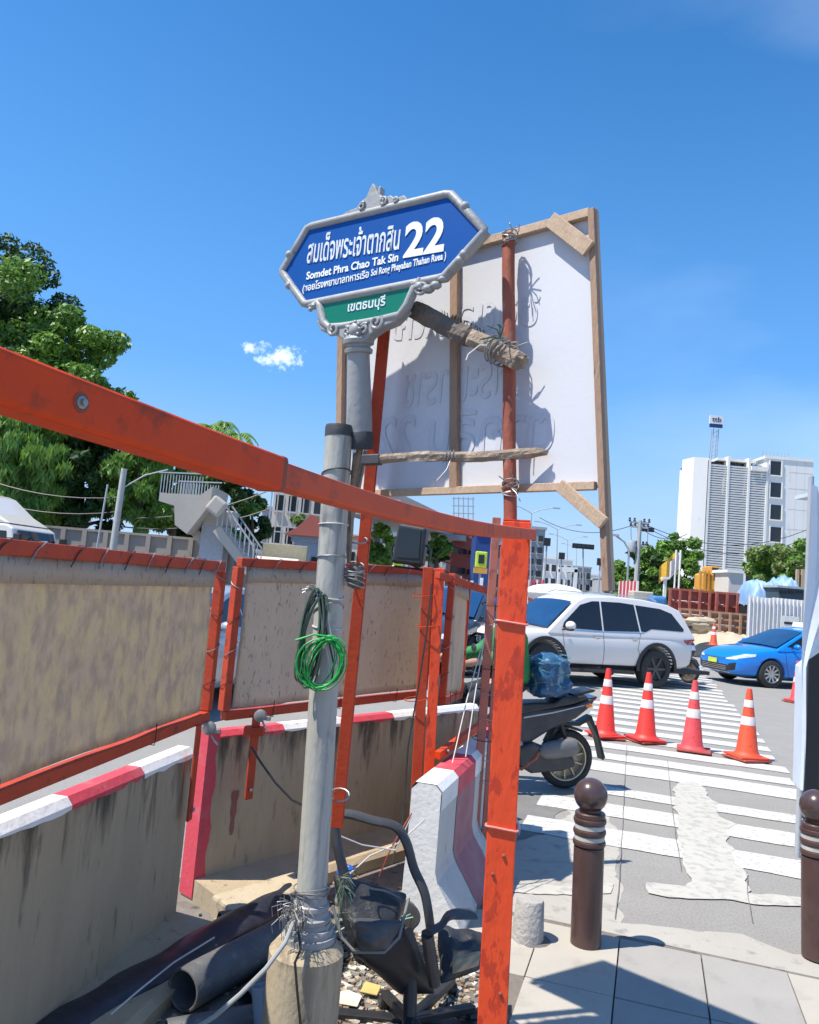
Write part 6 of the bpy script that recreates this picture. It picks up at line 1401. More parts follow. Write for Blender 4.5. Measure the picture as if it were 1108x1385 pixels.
# ================================================================ VEGETATION
import numpy as np
rng = np.random.default_rng(5)
def leaf_mesh(name, clumps, n, size, m, droop=0.0, spread=.5):
    cl = np.array([(c[0], c[1], c[2]) for c in clumps]); cr = np.array([c[3] for c in clumps])
    w = cr ** 2; idx = rng.choice(len(cl), n, p=w / w.sum())
    d = rng.normal(size=(n, 3)); d /= np.linalg.norm(d, axis=1)[:, None]
    r = cr[idx] * rng.uniform(.45, 1.05, n) ** .6
    P = cl[idx] + d * r[:, None] * np.array([1, 1, .75])
    nrm = d * .6 + rng.normal(size=(n, 3)) * .6 + np.array([0, 0, .5]); nrm /= np.linalg.norm(nrm, axis=1)[:, None]
    a = np.cross(nrm, rng.normal(size=(n, 3))); a /= np.linalg.norm(a, axis=1)[:, None]
    if droop:
        a = a * (1 - droop) + np.array([0, 0, -1.0]) * droop; a /= np.linalg.norm(a, axis=1)[:, None]
    b = np.cross(nrm, a); b /= np.linalg.norm(b, axis=1)[:, None]
    s = size * rng.uniform(.6, 1.4, n)[:, None]; ln = s * (1.0 + droop)
    vs = np.stack([P - a * ln, P + b * s * .42, P + a * ln, P - b * s * .42], 1).reshape(-1, 3)
    me = bpy.data.meshes.new(name); me.vertices.add(4 * n); me.vertices.foreach_set('co', vs.ravel())
    me.loops.add(4 * n); me.loops.foreach_set('vertex_index', np.arange(4 * n)); me.polygons.add(n)
    me.polygons.foreach_set('loop_start', np.arange(0, 4 * n, 4)); me.polygons.foreach_set('loop_total', np.full(n, 4))
    me.materials.append(m); me.update(); return me
def tree(name, label, base, cz, rx, rz, m, n=9000, size=.13, clumps=60, group=None, droop=0.0, m2=None, trunk_r=.2, ry=None, cat='tree', crown_off=(0, 0), hollow=.45):
    """base: ground point, cz: height of the crown's middle, rx/rz: its half sizes"""
    root = empty(name, (base[0], base[1], base[2] if len(base) > 2 else 0), 0, label, cat, group); ry = ry or rx
    cls = []
    for k in range(clumps):
        while True:
            v = rng.normal(size=3); v /= np.linalg.norm(v); q = rng.uniform(hollow, 1.0); v = v * q
            if v[2] > -.8: break
        cls.append((crown_off[0] + v[0] * rx, crown_off[1] + v[1] * ry, cz + v[2] * rz, min(rx, rz) * rng.uniform(.16, .34)))
    if m2 is not None:
        h = clumps // 2
        o = bpy.data.objects.new('crown', leaf_mesh('crown', cls[:h], n // 2, size, m, droop)); COL.objects.link(o); o.parent = root
        o = bpy.data.objects.new('crown', leaf_mesh('crown', cls[h:], n // 2, size, m2, droop)); COL.objects.link(o); o.parent = root
    else:
        o = bpy.data.objects.new('crown', leaf_mesh('crown', cls, n, size, m, droop)); COL.objects.link(o); o.parent = root
    t = MB(); fork = max(.6, cz - rz * .7)
    t.tube([(0, 0, 0), (.04, .03, fork * .5), (crown_off[0] * .3, 0, fork)], [trunk_r, trunk_r * .85, trunk_r * .7], 10)
    t.build('trunk', bark, root)
    for k in range(6):
        c = cls[int(rng.integers(len(cls)))]; f = V((crown_off[0] * .3, 0, fork)); e = V(c[:3]); mid = f.lerp(e, .5) + V((0, 0, .2))
        MB().tube([f, mid, e], [trunk_r * .5, trunk_r * .32, trunk_r * .1], 6).build('limb', bark, root)
    return root
def ptree(label, px, ytop, ybot, rpx, Y, m, name='tree', **k):
    """a tree whose crown spans the given pixels of the photograph at distance Y"""
    a = W(px, ytop, Y=Y); b = W(px, ybot, Y=Y); c = W(px, (ytop + ybot) / 2, Y=Y); rx = rpx / FPX * Y; cz = (a.z + b.z) / 2; rz = (a.z - b.z) / 2
    return tree(name, label, (c.x, Y, 0), cz, rx, rz, m, **k)
g1 = 'trees behind the long wall on the left'
ptree('tallest dense green tree filling the upper left edge', -10, 325, 620, 105, 34, leafA, n=38000, size=.145, clumps=120, group=g1, m2=leafC, trunk_r=.4)
ptree('broad green tree sloping down to the right of the tallest tree', 95, 425, 640, 72, 33, leafA, n=30000, size=.135, clumps=100, group=g1, m2=leafB, trunk_r=.35)
ptree('bright drooping bamboo-like tree over the white lorry cab', 35, 560, 722, 62, 30, leafB, n=22000, size=.13, clumps=80, group=g1, droop=.65, m2=leafA, trunk_r=.15)
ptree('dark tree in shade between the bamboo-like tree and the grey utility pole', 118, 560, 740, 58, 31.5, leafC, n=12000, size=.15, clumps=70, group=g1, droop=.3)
ptree('drooping green tree just right of the grey utility pole', 192, 572, 740, 46, 31, leafA, n=11000, size=.15, clumps=60, group=g1, droop=.55, m2=leafB)
ptree('light green tree above the footbridge landing', 240, 585, 735, 42, 32, leafB, n=9000, size=.14, clumps=60, group=g1, m2=leafA)
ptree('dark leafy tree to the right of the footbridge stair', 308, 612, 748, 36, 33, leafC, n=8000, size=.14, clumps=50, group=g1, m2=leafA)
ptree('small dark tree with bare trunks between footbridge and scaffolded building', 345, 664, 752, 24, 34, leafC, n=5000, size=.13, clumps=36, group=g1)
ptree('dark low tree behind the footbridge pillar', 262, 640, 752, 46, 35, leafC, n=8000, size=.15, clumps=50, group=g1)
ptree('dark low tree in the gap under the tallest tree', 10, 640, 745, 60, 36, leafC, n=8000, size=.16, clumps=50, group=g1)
# palms
def palm(px, py, Y, r, label):
    c = W(px, py, Y=Y); root = empty('palm_tree', (c.x, Y, 0), 0, label, 'palm', 'palms rising over the orange rail')
    MB().tube([(0, 0, 0), (.1, 0, c.z * .5), (0, 0, c.z)], [.16, .12, .1], 8).build('trunk', bark, root)
    for k in range(16):
        a = 2 * math.pi * k / 16 + random.uniform(-.2, .2); el = random.uniform(.1, 1.0); mb = MB(); prev = None
        for j in range(9):
            t = j / 8; d = V((math.cos(a), math.sin(a), 0)) * r * t * math.cos(el * .6); p_ = V((0, 0, c.z)) + d + V((0, 0, r * (math.sin(el) * t - 1.0 * t * t)))
            if prev is not None:
                dd = (p_ - prev).normalized(); sd = dd.cross(SZ).normalized() if abs(dd.z) < .99 else V((1, 0, 0))
                for s_ in (-1, 1):
                    L = r * .30 * (1 - .5 * t); mb.add([prev, p_, p_ + sd * s_ * L - V((0, 0, L * .6)) + dd * L * .5], [(0, 1, 2)])
            prev = p_
        mb.build('frond', leafA if k % 2 else leafB, root)
palm(283, 578, 46, 1.5, 'left palm with spiky fronds above the orange rail'); palm(322, 588, 47, 1.4, 'right palm with spiky fronds above the orange rail'); palm(303, 574, 48, 1.1, 'middle small palm above the orange rail')
ptree('round bright bush tree behind the red angle bar', 514, 712, 772, 24, 40, leafB, n=5000, size=.14, clumps=34, m2=leafA)
ptree('green bush beside the black floodlight', 592, 722, 765, 20, 46, leafC, n=3500, size=.14, clumps=26, m2=leafB)
ptree('small light green tree over the red-roofed house', 412, 692, 722, 18, 52, leafD, n=3000, size=.14, clumps=24)
g2 = 'trees beside the concrete utility pole'
ptree('dark spreading tree left of the flags', 878, 735, 822, 34, 52, leafA, n=11000, size=.19, clumps=60, group=g2, m2=leafC, ry=3)
ptree('tallest of the trees against the white building edge', 918, 722, 822, 30, 54, leafB, n=11000, size=.19, clumps=60, group=g2, m2=leafA, ry=3)
ptree('lowest tree trailing left beyond the utility pole', 845, 758, 815, 24, 56, leafA, n=6000, size=.18, clumps=40, group=g2, ry=3)
ptree('pale blossoming tree behind the blue tarpaulin', 1062, 728, 800, 40, 40, leafD, n=12000, size=.12, clumps=60, m2=leafB, ry=3, trunk_r=.12)
ptree('small pale bush right of the white building louvres', 1030, 745, 790, 18, 42, leafB, n=4000, size=.12, clumps=30, ry=2)

# ================================================================ LEFT BACKGROUND
def vbox(name, m, root, px0, px1, y0, y1, Y, depth, **k):
    """an upright block facing the road that covers a span of pixels at distance Y"""
    a = W(px0, (y0 + y1) / 2, Y=Y); b = W(px1, (y0 + y1) / 2, Y=Y); t = W((px0 + px1) / 2, y0, Y=Y).z; bt = W((px0 + px1) / 2, y1, Y=Y).z
    return wpart(MB().box(((a.x + b.x) / 2, Y + depth / 2, (t + bt) / 2), (abs(b.x - a.x), depth, t - bt)), name, m, root, **k)
Yw = 27.0
xl = W(-60, 740, Y=Yw).x; xr = W(345, 745, Y=Yw).x; zt = W(160, 722, Y=Yw).z
root = empty('boundary_wall', ((xl + xr) / 2, Yw, 0), 0, 'long grey-brown concrete boundary wall under the trees on the left', 'wall')
npan = 14
for i in range(npan):
    a = xl + (xr - xl) * i / npan; b = xl + (xr - xl) * (i + 1) / npan
    wpart(MB().box(((a + b) / 2, Yw, zt / 2), (b - a - .02, .12, zt)), 'wall_panel', wall_conc, root)
    wpart(MB().box(((a + b) / 2, Yw - .07, zt * .55), (b - a - .35, .02, zt * .5)), 'recess', wall_conc, root)
    wpart(MB().box((a, Yw - .06, (zt + .05) / 2), (.16, .16, zt + .05)), 'pier', wall_conc, root)
wpart(MB().box(((xl + xr) / 2, Yw, zt + .04), (xr - xl, .26, .08)), 'coping', wall_conc, root)
# utility pole left
a = W(148, 770, Y=25); b = W(168, 634, Y=25); a.z = 0
root = empty('utility_pole', a, 0, 'grey leaning concrete utility pole before the dark trees on the left', 'utility pole')
wpart(MB().tube([a, b], [.13, .09], 10), 'shaft', pole_conc, root); c = a.lerp(b, .86)
wpart(MB().tube([c, c + V((.7, 0, .5)), c + V((1.5, -.3, .7))], .022, 6), 'lamp_arm', steel_paint, root)
wpart(MB().tube([c + V((-.45, 0, .1)), a + V((-.5, 0, 1.5))], .03, 6), 'conduit', steel_paint, root)
for i, (h, x2, y2) in enumerate(((.8, -40, 640), (.7, -40, 668), (.66, 360, 665), (.6, 360, 690))):
    o = MB().tube(wire_path(a.lerp(b, h), W(x2, y2, Y=26), .3, 8), .02, 4).build('overhead_wire', black_wire, None); tag(o, ['highest wire running left from the leaning utility pole', 'lower wire running left from the leaning utility pole', 'higher wire running right from the leaning utility pole past the footbridge', 'lower wire running right from the leaning utility pole past the footbridge'][i], 'wire')
# footbridge stair
Yf = 25.5
root = empty('footbridge_stair', (W(290, 760, Y=Yf).x, Yf, 0), 0, 'pale concrete footbridge stair tower with a railed landing behind the left screen', 'footbridge')
def fp(px, py, dy=0.0): return W(px, py, Y=Yf + dy)
px_ = fp(290, 770); pt_ = fp(297, 712)
wpart(MB().box((fp(290, 740).x, Yf, pt_.z / 2), (.75, .75, pt_.z)), 'pillar', mat('pillar_blue_grey', (.40, .44, .50), .8), root)
wpart(MB().box((fp(299, 705).x, Yf, pt_.z + .25), (.95, .9, .5)), 'pillar_head', bridge_conc, root, bevel=.05)
land0 = fp(230, 672); land1 = fp(284, 668)
wpart(MB().prism([(0, 0), (land1.x - land0.x, .05), (land1.x - land0.x + .35, .35), (land1.x - land0.x + .3, -.25), (land1.x - land0.x - .3, -1.2), (land1.x - land0.x - .7, -.95), (.5, -.35), (0, -.25)], (land0.x, Yf, land0.z), (1, 0, 0), (0, 0, 1), (0, 1, 0), -1.1, 1.1), 'landing', bridge_conc, root)
x0 = fp(226, 0).x if False else land0.x
for yy in (-1.05, 1.05):
    for k in range(15):
        x = land0.x + (land1.x - land0.x) * k / 14; wpart(MB().bar((x, Yf + yy, land0.z), (x, Yf + yy, land0.z + .62), .022, .022), 'baluster', steel_paint, root)
    wpart(MB().bar((land0.x - .1, Yf + yy, land0.z + .65), (land1.x + .1, Yf + yy, land0.z + .72), .04, .04), 'handrail', steel_paint, root)
# stair flight going down towards the pillar from the left, seen from below
for (A, B, dy, nm) in ((fp(240, 684), fp(287, 745), .5, 'upper'), (fp(303, 716), fp(348, 775), -.3, 'lower')):
    A.y = B.y = Yf + dy; n = 11
    for k in range(n):
        c = A.lerp(B, (k + .5) / n); wpart(MB().box((c.x, Yf + dy, c.z), (abs(B.x - A.x) / n + .02, 1.3, .17)), 'stair_step', bridge_conc, root)
    for yy in (-.68, .68):
        wpart(MB().bar(A + V((0, yy, -.05)), B + V((0, yy, -.05)), .10, .28), 'stringer', bridge_conc, root)
        if nm == 'lower':
            wpart(MB().bar(A + V((.1, yy, .8)), B + V((0, yy, .8)), .05, .05), 'handrail', steel_paint, root)
            for k in range(9): c = A.lerp(B, k / 8) + V((0, yy, 0)); wpart(MB().bar(c, c + V((0, 0, .8)), .035, .035), 'baluster', steel_paint, root)
# big concrete tube/beam leading off
wpart(MB().bar(fp(286, 694, -1.2), fp(301, 676, -1.2), .35, .5), 'edge_beam', bridge_conc, root, bevel=.08)

def building(name, label, px0, px1, y0, Y, depth, m, rows, cols, wm=win_dark, cat='building', wfrac=(.6, .5), roof=None, extra=None):
    a = W(px0, y0, Y=Y); b = W(px1, y0, Y=Y); H = (a.z + b.z) / 2; root = empty(name, ((a.x + b.x) / 2, Y, 0), 0, label, cat)
    wd = b.x - a.x
    MB().box((0, depth / 2, H / 2), (wd, depth, H)).build('wall', m, root)
    MB().box((0, depth / 2, H + .15), (wd + .3, depth + .3, .3)).build('parapet', roof or m, root)
    if rows:
        top = H * .96; bot = max(1.0, H - rows * 3.3); cw = wd / cols; ch = (top - bot) / rows
        wme = {}
        for r in range(rows):
            for c in range(cols):
                x = -wd / 2 + cw * (c + .5); z = bot + ch * (r + .5)
                o = MB().box((0, 0, 0), (cw * wfrac[0], .10, ch * wfrac[1])); f = o.build('window', wm, root); f.location = (x, -.02, z)
                MB().box((0, -.08, -ch * wfrac[1] / 2 - .06), (cw * wfrac[0] + .15, .2, .1)).build('sill', m, f)
    return root, wd, H
B1, wd, H = building('apartment_building', 'cream apartment block behind scaffolding left of the grey pole', 372, 442, 655, 62, 8, bldg_cream, 3, 4)
for k in range(6):
    x = -wd / 2 + wd * .62 * k / 5; MB().bar((x, -.9, 0), (x, -.9, H * .97), .09, .09).build('scaffold_pole', steel_paint, B1)
for k in range(5):
    z = H * (.2 + .18 * k); MB().bar((-wd / 2, -.9, z), (wd * .12, -.9, z), .08, .08).build('scaffold_rail', steel_paint, B1)
MB().box((wd * .3, -.7, H * .55), (wd * .38, .9, .9)).build('balcony', win_teal, B1); MB().box((wd * .3, -.7, H * .36), (wd * .38, .9, .9)).build('balcony', win_teal, B1)
building('apartment_building', 'grey block partly hidden behind the grey pole top', 355, 395, 690, 75, 8, bldg_grey, 2, 3)
B2, wd, H = building('small_house', 'small blue-grey house with a red pitched roof left of the grey pole', 398, 440, 734, 40, 5, mat('house_blue', (.28, .36, .46), .8), 1, 2, cat='house')
MB().prism([(-wd / 2 - .5, 0), (wd / 2 + .5, 0), (wd / 2, .75), (0, 1.1), (-wd / 2 + .1, .35)], (0, 0, H + .31), (1, 0, 0), (0, 0, 1), (0, 1, 0), -.5, 5.4).build('roof', bldg_red, B2)
B2, wd, H = building('small_house', 'low red-roofed building behind the grey pole and red angle bar', 440, 500, 728, 58, 6, bldg_cream, 1, 4, cat='house', roof=bldg_red)
B3, wd, H = building('shophouse_row', 'long pale building with a dark window band under the flyover', 500, 700, 716, 85, 10, bldg_grey, 2, 12, wm=win_dark, wfrac=(.8, .45))
B4, wd, H = building('shophouse_row', 'pale cream building low behind the green bush', 480, 600, 742, 66, 5, bldg_cream, 1, 5)
B5, wd, H = building('brick_building', 'reddish steel and brick structure beside the blue hoarding', 612, 645, 728, 52, 5, bldg_red, 3, 3, wfrac=(.7, .3))
for k in range(7): MB().bar((-wd / 2 - .6, -.4, H * (.2 + .12 * k)), (wd / 2, -.4, H * (.12 + .12 * k)), .10, .10).build('steel_member', form_red, B5)
B6, wd, H = building('hoarding_tower', 'dark blue sheeted hoarding left of the orange post', 645, 672, 718, 46, 3, blue_cloth, 0, 1)
# flyover
zb = 5.0; Aq = W(505, 690, Y=38); Bq = W(648, 738, Y=64)
root = empty('flyover', (Aq.x, Aq.y, 0), 0, 'grey concrete flyover deck running off to the right behind the red angle bar', 'flyover')
Aq.z = Bq.z = zb + .3; Aq = Aq + (Aq - Bq) * .02
wpart(MB().bar(Aq, Bq, 3.0, .8), 'deck', bldg_grey, root); wpart(MB().bar(Aq + V((0, -1.6, .7)), Bq + V((0, -1.6, .7)), .2, .7), 'parapet', bridge_conc, root)
for k in range(5): c = Aq.lerp(Bq, .3 + .17 * k); wpart(MB().bar(V((c.x, c.y, 0)), V((c.x, c.y, zb)), .5, .5), 'pier', bldg_grey, root)
# lattice on the roofs
root = empty('roof_lattice', W(628, 700, Y=84), 0, 'thin steel lattice frame on the roof seen below the white board', 'lattice')
for i in range(5):
    a = W(614 + i * 6.5, 672, Y=84); b = W(614 + i * 6.5, 706, Y=84); wpart(MB().bar(b, a, .12, .12), 'lattice_post', steel_paint, root)
for j in range(4):
    a = W(612, 674 + j * 10, Y=84); b = W(642, 675 + j * 10, Y=84); wpart(MB().bar(a, b, .1, .1), 'lattice_rail', steel_paint, root)
# yellow-green machines with a dark panel
for i, (px, Y, lab) in enumerate(((537, 30, 'yellow-green light box with dark face left of the floodlight'), (650, 30, 'yellow-green light box with dark face beside the dark blue hoarding'))):
    c = W(px, 768, Y=Y); root = empty('warning_box', (c.x, Y, 0), 0, lab, 'warning light')
    z = W(px, 757, Y=Y).z; wpart(MB().bar((c.x, Y, 0), (c.x, Y, z - .3), .08, .08), 'stand', steel_paint, root)
    wpart(MB().box((c.x, Y, z), (.44, .2, .62)), 'box', hivis, root, bevel=.04); wpart(MB().box((c.x, Y - .11, z + .02), (.22, .02, .34)), 'panel', trim, root); wpart(MB().box((c.x, Y, z - .42), (.5, .3, .2)), 'foot', machine_y, root)
# traffic signals
def signal(px, py, Y, n, label, horizontal=True, lit=None, pole_to=None, w=.32):
    c = W(px, py, Y=Y); root = empty('traffic_signal', (c.x, Y, 0), 0, label, 'traffic light')
    L = w * n * 1.05
    wpart(MB().box((c.x, Y, c.z), (L, .2, w * 1.2) if horizontal else (w * 1.2, .2, L)), 'housing', trim, root, bevel=.03)
    for k in range(n):
        o = (k - (n - 1) / 2) * w; d = V((o, 0, 0)) if horizontal else V((0, 0, o))
        wpart(MB().lathe([(w * .36, 0), (w * .38, .08)], c + d + V((0, -.10, 0)), (0, -1, 0), 14), 'lens', lit if (lit and k == 0) else win_dark, root)
    if pole_to: wpart(MB().tube([c - V((0, 0, w * .6)), W(pole_to[0], pole_to[1], Y=Y)], .05, 6), 'mast', steel_paint, root)
    return root
sig_g = mat('signal_green', (.02, .5, .3), .3, emit=((.05, .9, .5), 2.0))
signal(629, 718, 34, 3, 'traffic signal lit green under the orange rail', True, sig_g)
signal(789, 739, 55, 5, 'long black horizontal traffic signal above the white SUV', True, None, (789, 800), .29)
signal(874, 716, 62, 4, 'dark traffic signal hanging right of the concrete utility pole', True, None, None, .30)
signal(824, 748, 50, 4, 'dark vertical signal post right of the board leg', False, None, (824, 800), .28)
# street lamps with double arms
def lamp(px, ytop, Y, half, label, ybase=800):
    t = W(px, ytop, Y=Y); b = W(px, ybase, Y=Y); root = empty('street_lamp', (b.x, Y, 0), 0, label, 'street lamp', 'double-armed street lamps down the road')
    wpart(MB().tube([(b.x, Y, 0), t], [.10, .05], 6), 'mast', steel_paint, root)
    for s in (-1, 1):
        e = t + V((s * half, 0, half * .32)); wpart(MB().tube([t, t + V((s * half * .5, 0, half * .22)), e], .045, 5), 'arm', steel_paint, root)
        wpart(MB().box(e + V((s * .25, 0, 0)), (.7, .25, .12)), 'lamp_head', steel_paint, root)
lamp(719, 694, 75, 2.1, 'nearest double street lamp above the orange post'); lamp(754, 716, 95, 2.3, 'second double street lamp, right of the orange post'); lamp(768, 731, 120, 2.4, 'third double street lamp down the road'); lamp(780, 742, 140, 2.2, 'farthest double street lamp down the road')
for i, (px, y0, Y) in enumerate(((740, 733, 60), (760, 752, 70), (812, 760, 66))):
    a = W(px, y0, Y=Y); root = empty('signal_mast', (a.x, Y, 0), 0, ['slim mast with a small camera box left of the far lamps', 'slim grey mast between the far lamps', 'slim mast just left of the board leg'][i], 'mast')
    wpart(MB().tube([(a.x, Y, 0), a], .07, 6), 'mast', steel_paint, root); wpart(MB().box(a, (.5, .3, .6)), 'box', trim, root)
# far buildings
for i, (x0, x1, y0, Y, mm, r, c, lab) in enumerate(((716, 738, 716, 90, bldg_grey, 6, 2, 'dark narrow tower just right of the orange post'), (735, 775, 757, 130, bldg_white, 3, 4, 'white building with dark openings down the road'), (770, 800, 768, 150, bldg_grey, 3, 4, 'grey building down the road beside the white one'), (796, 850, 780, 180, bldg_white, 2, 6, 'low white building far behind the board leg'), (700, 760, 772, 170, bldg_cream, 2, 6, 'low cream building far behind the wrapped load'), (816, 905, 786, 140, bldg_grey, 1, 8, 'low grey building beyond the red and white posts'), (345, 372, 720, 90, bldg_white, 3, 2, 'small white building seen beside the dark tree'))):
    building('far_building', lab, x0, x1, y0, Y, 8, mm, r, c)
a = W(783, 770, Y=80)
root = empty('white_gantry', (a.x, 80, 0), 0, 'white portal frame far down the road', 'gantry')
for px in (757, 779): p_ = W(px, 770, Y=80); wpart(MB().bar((p_.x, 80, 0), (p_.x, 80, p_.z), .35, .35), 'leg', paint_white, root)
wpart(MB().bar(W(755, 770, Y=80), W(781, 771, Y=80), .35, .5), 'beam', paint_white, root)
# bare distant shrub
# red and white posts in a row
for k in range(24):
    px = 838 + k * 1.6 if k < 16 else 706 + (k - 16) * 4.0
    Y = 44 - k * .3 if k < 16 else 46; p_ = W(px, 800, Y=Y); h = W(px, 786 if k < 16 else 784, Y=Y).z
    root = empty('marker_post', (p_.x, Y, 0), 0, 'slim red and white marker post in the row behind the SUV roof' if k < 16 else 'slim red and white marker post in the row right of the orange post', 'post', 'red and white marker posts right of the board leg' if k < 16 else 'red and white marker posts beside the orange post')
    MB().bar((0, 0, 0), (0, 0, h * .55), .16, .10).build('lower_band', form_red if k % 2 else paint_white, root); MB().bar((0, 0, h * .55), (0, 0, h), .14, .09).build('upper_band', paint_red if k % 3 else paint_white, root)
for k in range(16):
    px = 470 + k * 13; Y = 26; p_ = W(px, 780, Y=Y)
    root = empty('marker_post', (p_.x, Y, 0), 0, 'small red and white post peeping over the fence screens', 'post', 'red and white posts along the road behind the screens'); h = 1.9 + .12 * (k % 3)
    MB().bar((0, 0, 0), (0, 0, h - .25), .16, .10).build('lower_band', form_red, root); MB().bar((0, 0, h - .25), (0, 0, h), .14, .09).build('upper_band', paint_white, root)
root = empty('road_fence', (W(780, 800, Y=62).x, 62, 0), 0, 'grey railings along the far road behind the SUV roof', 'fence')
a = W(700, 790, Y=62); b = W(905, 805, Y=62)
for k in range(46): c = a.lerp(b, k / 45); wpart(MB().bar((c.x, 62, 0), (c.x, 62, 2.4), .07, .07), 'picket', steel_paint, root)
for z in (2.3, 1.2): wpart(MB().bar((a.x, 62, z), (b.x, 62, z), .08, .08), 'rail', steel_paint, root)

# ================================================================ RIGHT BACKGROUND
Yu = 50
a = W(859, 812, Y=Yu); t = W(866, 704, Y=Yu); a.z = 0
root = empty('utility_pole', a, 0, 'concrete utility pole with crossarms and insulators left of the white building', 'utility pole')
wpart(MB().tube([a, t], [.20, .13], 8), 'shaft', pole_conc, root)
for (y, h) in ((707, .62), (713, .55), (738, .45)):
    c = W(865, y, Y=Yu); wpart(MB().bar(c - V((h, 0, 0)), c + V((h, 0, 0)), .12, .12), 'crossarm', steel_paint, root)
    for s in (-1, -.5, .5, 1): wpart(MB().lathe([(.06, 0), (.09, .08), (.05, .14), (.08, .2), (.03, .26)], c + V((s * h, 0, .04)), (0, 0, 1), 8), 'insulator', trim, root)
wpart(MB().lathe([(.22, 0), (.24, .1), (.24, .6), (.2, .7)], W(855, 740, Y=Yu) - V((0, 0, .3)), (0, 0, 1), 12), 'transformer', steel_paint, root)
for s in (-.5, .5): wpart(MB().bar(W(865, 738, Y=Yu) + V((s, 0, 0)), W(865, 713, Y=Yu) + V((s * 1.1, 0, 0)), .05, .05), 'brace', steel_paint, root)
for i, (y0, x2, y2, s_) in enumerate(((707, 1120, 703, 1.6), (709, 1120, 712, 1.9), (715, 930, 722, .5), (708, 730, 700, .8))):
    o = MB().tube(wire_path(W(868 if i < 3 else 862, y0, Y=Yu), W(x2, y2, Y=Yu + 4), s_, 14), .022, 4).build('overhead_wire', black_wire, None)
    tag(o, ['upper wire sagging across the white building', 'lower wire sagging across the white building', 'short wire from the concrete utility pole into the trees', 'faint wire running left from the concrete utility pole'][i], 'wire')
a = W(851, 745, Y=46); root = empty('street_lamp', (a.x, 46, 0), 0, 'single street lamp with a slanted head just left of the concrete utility pole', 'street lamp')
wpart(MB().tube([(a.x, 46, 0), a, a + V((-.3, 0, .5)), a + V((-.8, 0, .8))], .06, 6), 'mast', steel_paint, root); wpart(MB().box(a + V((-.9, 0, .85)), (.5, .2, .12)), 'lamp_head', steel_paint, root)
# white office building
Yb = 118
root = empty('office_building', (W(1000, 800, Y=Yb).x, Yb, 0), 0, 'tall white office building with horizontal louvres and four dark openings', 'building')
X = lambda px, py=700: W(px, py, Y=Yb).x
Z = lambda px, py: W(px, py, Y=Yb).z
ztop = Z(985, 620); ztop2 = ztop + .5
xa, xb, xc, xd, xe = X(955, 700), X(1028, 700), X(1036, 700), X(1056, 700), X(1098, 700)
xw = X(921, 700)
o0_ = root.location
def bx(name, x0, x1, y0, y1, z0, z1, m, par=root, **k): 
    return MB().box(((x0 + x1) / 2 - o0_.x, (y0 + y1) / 2 - o0_.y, (z0 + z1) / 2), (x1 - x0, y1 - y0, z1 - z0)).build(name, m, par, **k)
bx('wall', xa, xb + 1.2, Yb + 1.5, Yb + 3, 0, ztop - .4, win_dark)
bx('wall', xb + .6, xe, Yb, Yb + 4, 0, ztop2, bldg_white)
MB().prism([(xw + .9 - o0_.x, 3.2), (xw + 1.6 - o0_.x, 0.2), (xa - .2 - o0_.x, -.3), (xa - .2 - o0_.x, 12), (xw + 4.5 - o0_.x, 12)], (0, 0, 0), (1, 0, 0), (0, 1, 0), (0, 0, 1), 0, ztop - .2).build('wall', bldg_white, root)
MB().box((X(995) - o0_.x, 2.2, ztop - .1), (xb - xw - 6, 3.6, .4)).build('parapet', bldg_white, root)
MB().box((X(1064) - o0_.x, 2, ztop2 + .2), (xe - xb - .4, 4.3, .4)).build('parapet', bldg_white, root)
nl = 44; zlo = Z(985, 772)
for seg, (p0, p1) in enumerate(((957, 980.5), (983.5, 1008.5), (1011.5, 1034))):
    sx0, sx1 = X(p0), X(p1); lm = MB().box((0, 0, 0), (sx1 - sx0, .5, .25)).mesh('louvre', bldg_white)
    for k in range(nl):
        o = bpy.data.objects.new('louvre', lm); COL.objects.link(o); o.parent = root; o.location = ((sx0 + sx1) / 2 - o0_.x, .1, zlo + (ztop - 1.2 - zlo) * k / (nl - 1)); o.rotation_euler = (.1, 0, 0)
for p in (981.9, 1010, 1035, 956): x = X(p); bx('fin', x - .16, x + .16, Yb - .28, Yb + 1.5, 0, ztop - .3 + (.6 if p in (981.9, 1010) else 0), bldg_white)
bx('lintel', X(1012), X(1034), Yb - .55, Yb + .9, ztop - 1.6, ztop - .9, bldg_white)
for (y0, y1) in ((624, 643), (653, 673), (683, 703), (713, 733), (743, 762)):
    z1_, z0_ = Z(1050, y0), Z(1050, y1); cx = X(1049, (y0 + y1) / 2)
    w_ = bx('window', cx - .85, cx + .85, Yb - .03, Yb + .2, z0_, z1_, win_dark)
    for s in (-1, 1): bx('frame', cx + s * .93 - .08, cx + s * .93 + .08, Yb - .22, Yb, z0_ - .1, z1_ + .1, bldg_white)
    bx('sill', cx - 1.0, cx + 1.0, Yb - .25, Yb, z0_ - .2, z0_, bldg_white)
jm = mat('joint_grey', (.62, .61, .58), .9)
for y in (640, 662, 690, 717, 744):
    z = Z(1080, y); bx('joint', xd + 1.0, xe - .05, Yb - .012, Yb + .01, z, z + .08, jm)
    bx('joint', xw + 1.2, xa - .6, Yb - .02, Yb + .25, z, z + .08, jm) if False else None
for k in (2, 4): x = xd + .8 + (xe - xd - .8) * k / 6; bx('joint', x, x + .04, Yb - .012, Yb + .01, 8, ztop2, jm)
for y in (700, 745, 672): z = Z(1100, y); bx('air_conditioner', xe, xe + .9, Yb + 1, Yb + 2.2, z, z + 1.2, bldg_grey)
for k in range(8): x = X(1030 + k * 5); bx('roof_rail_post', x, x + .1, Yb + .5, Yb + .6, ztop2 + .3, ztop2 + 1.2, steel_paint)
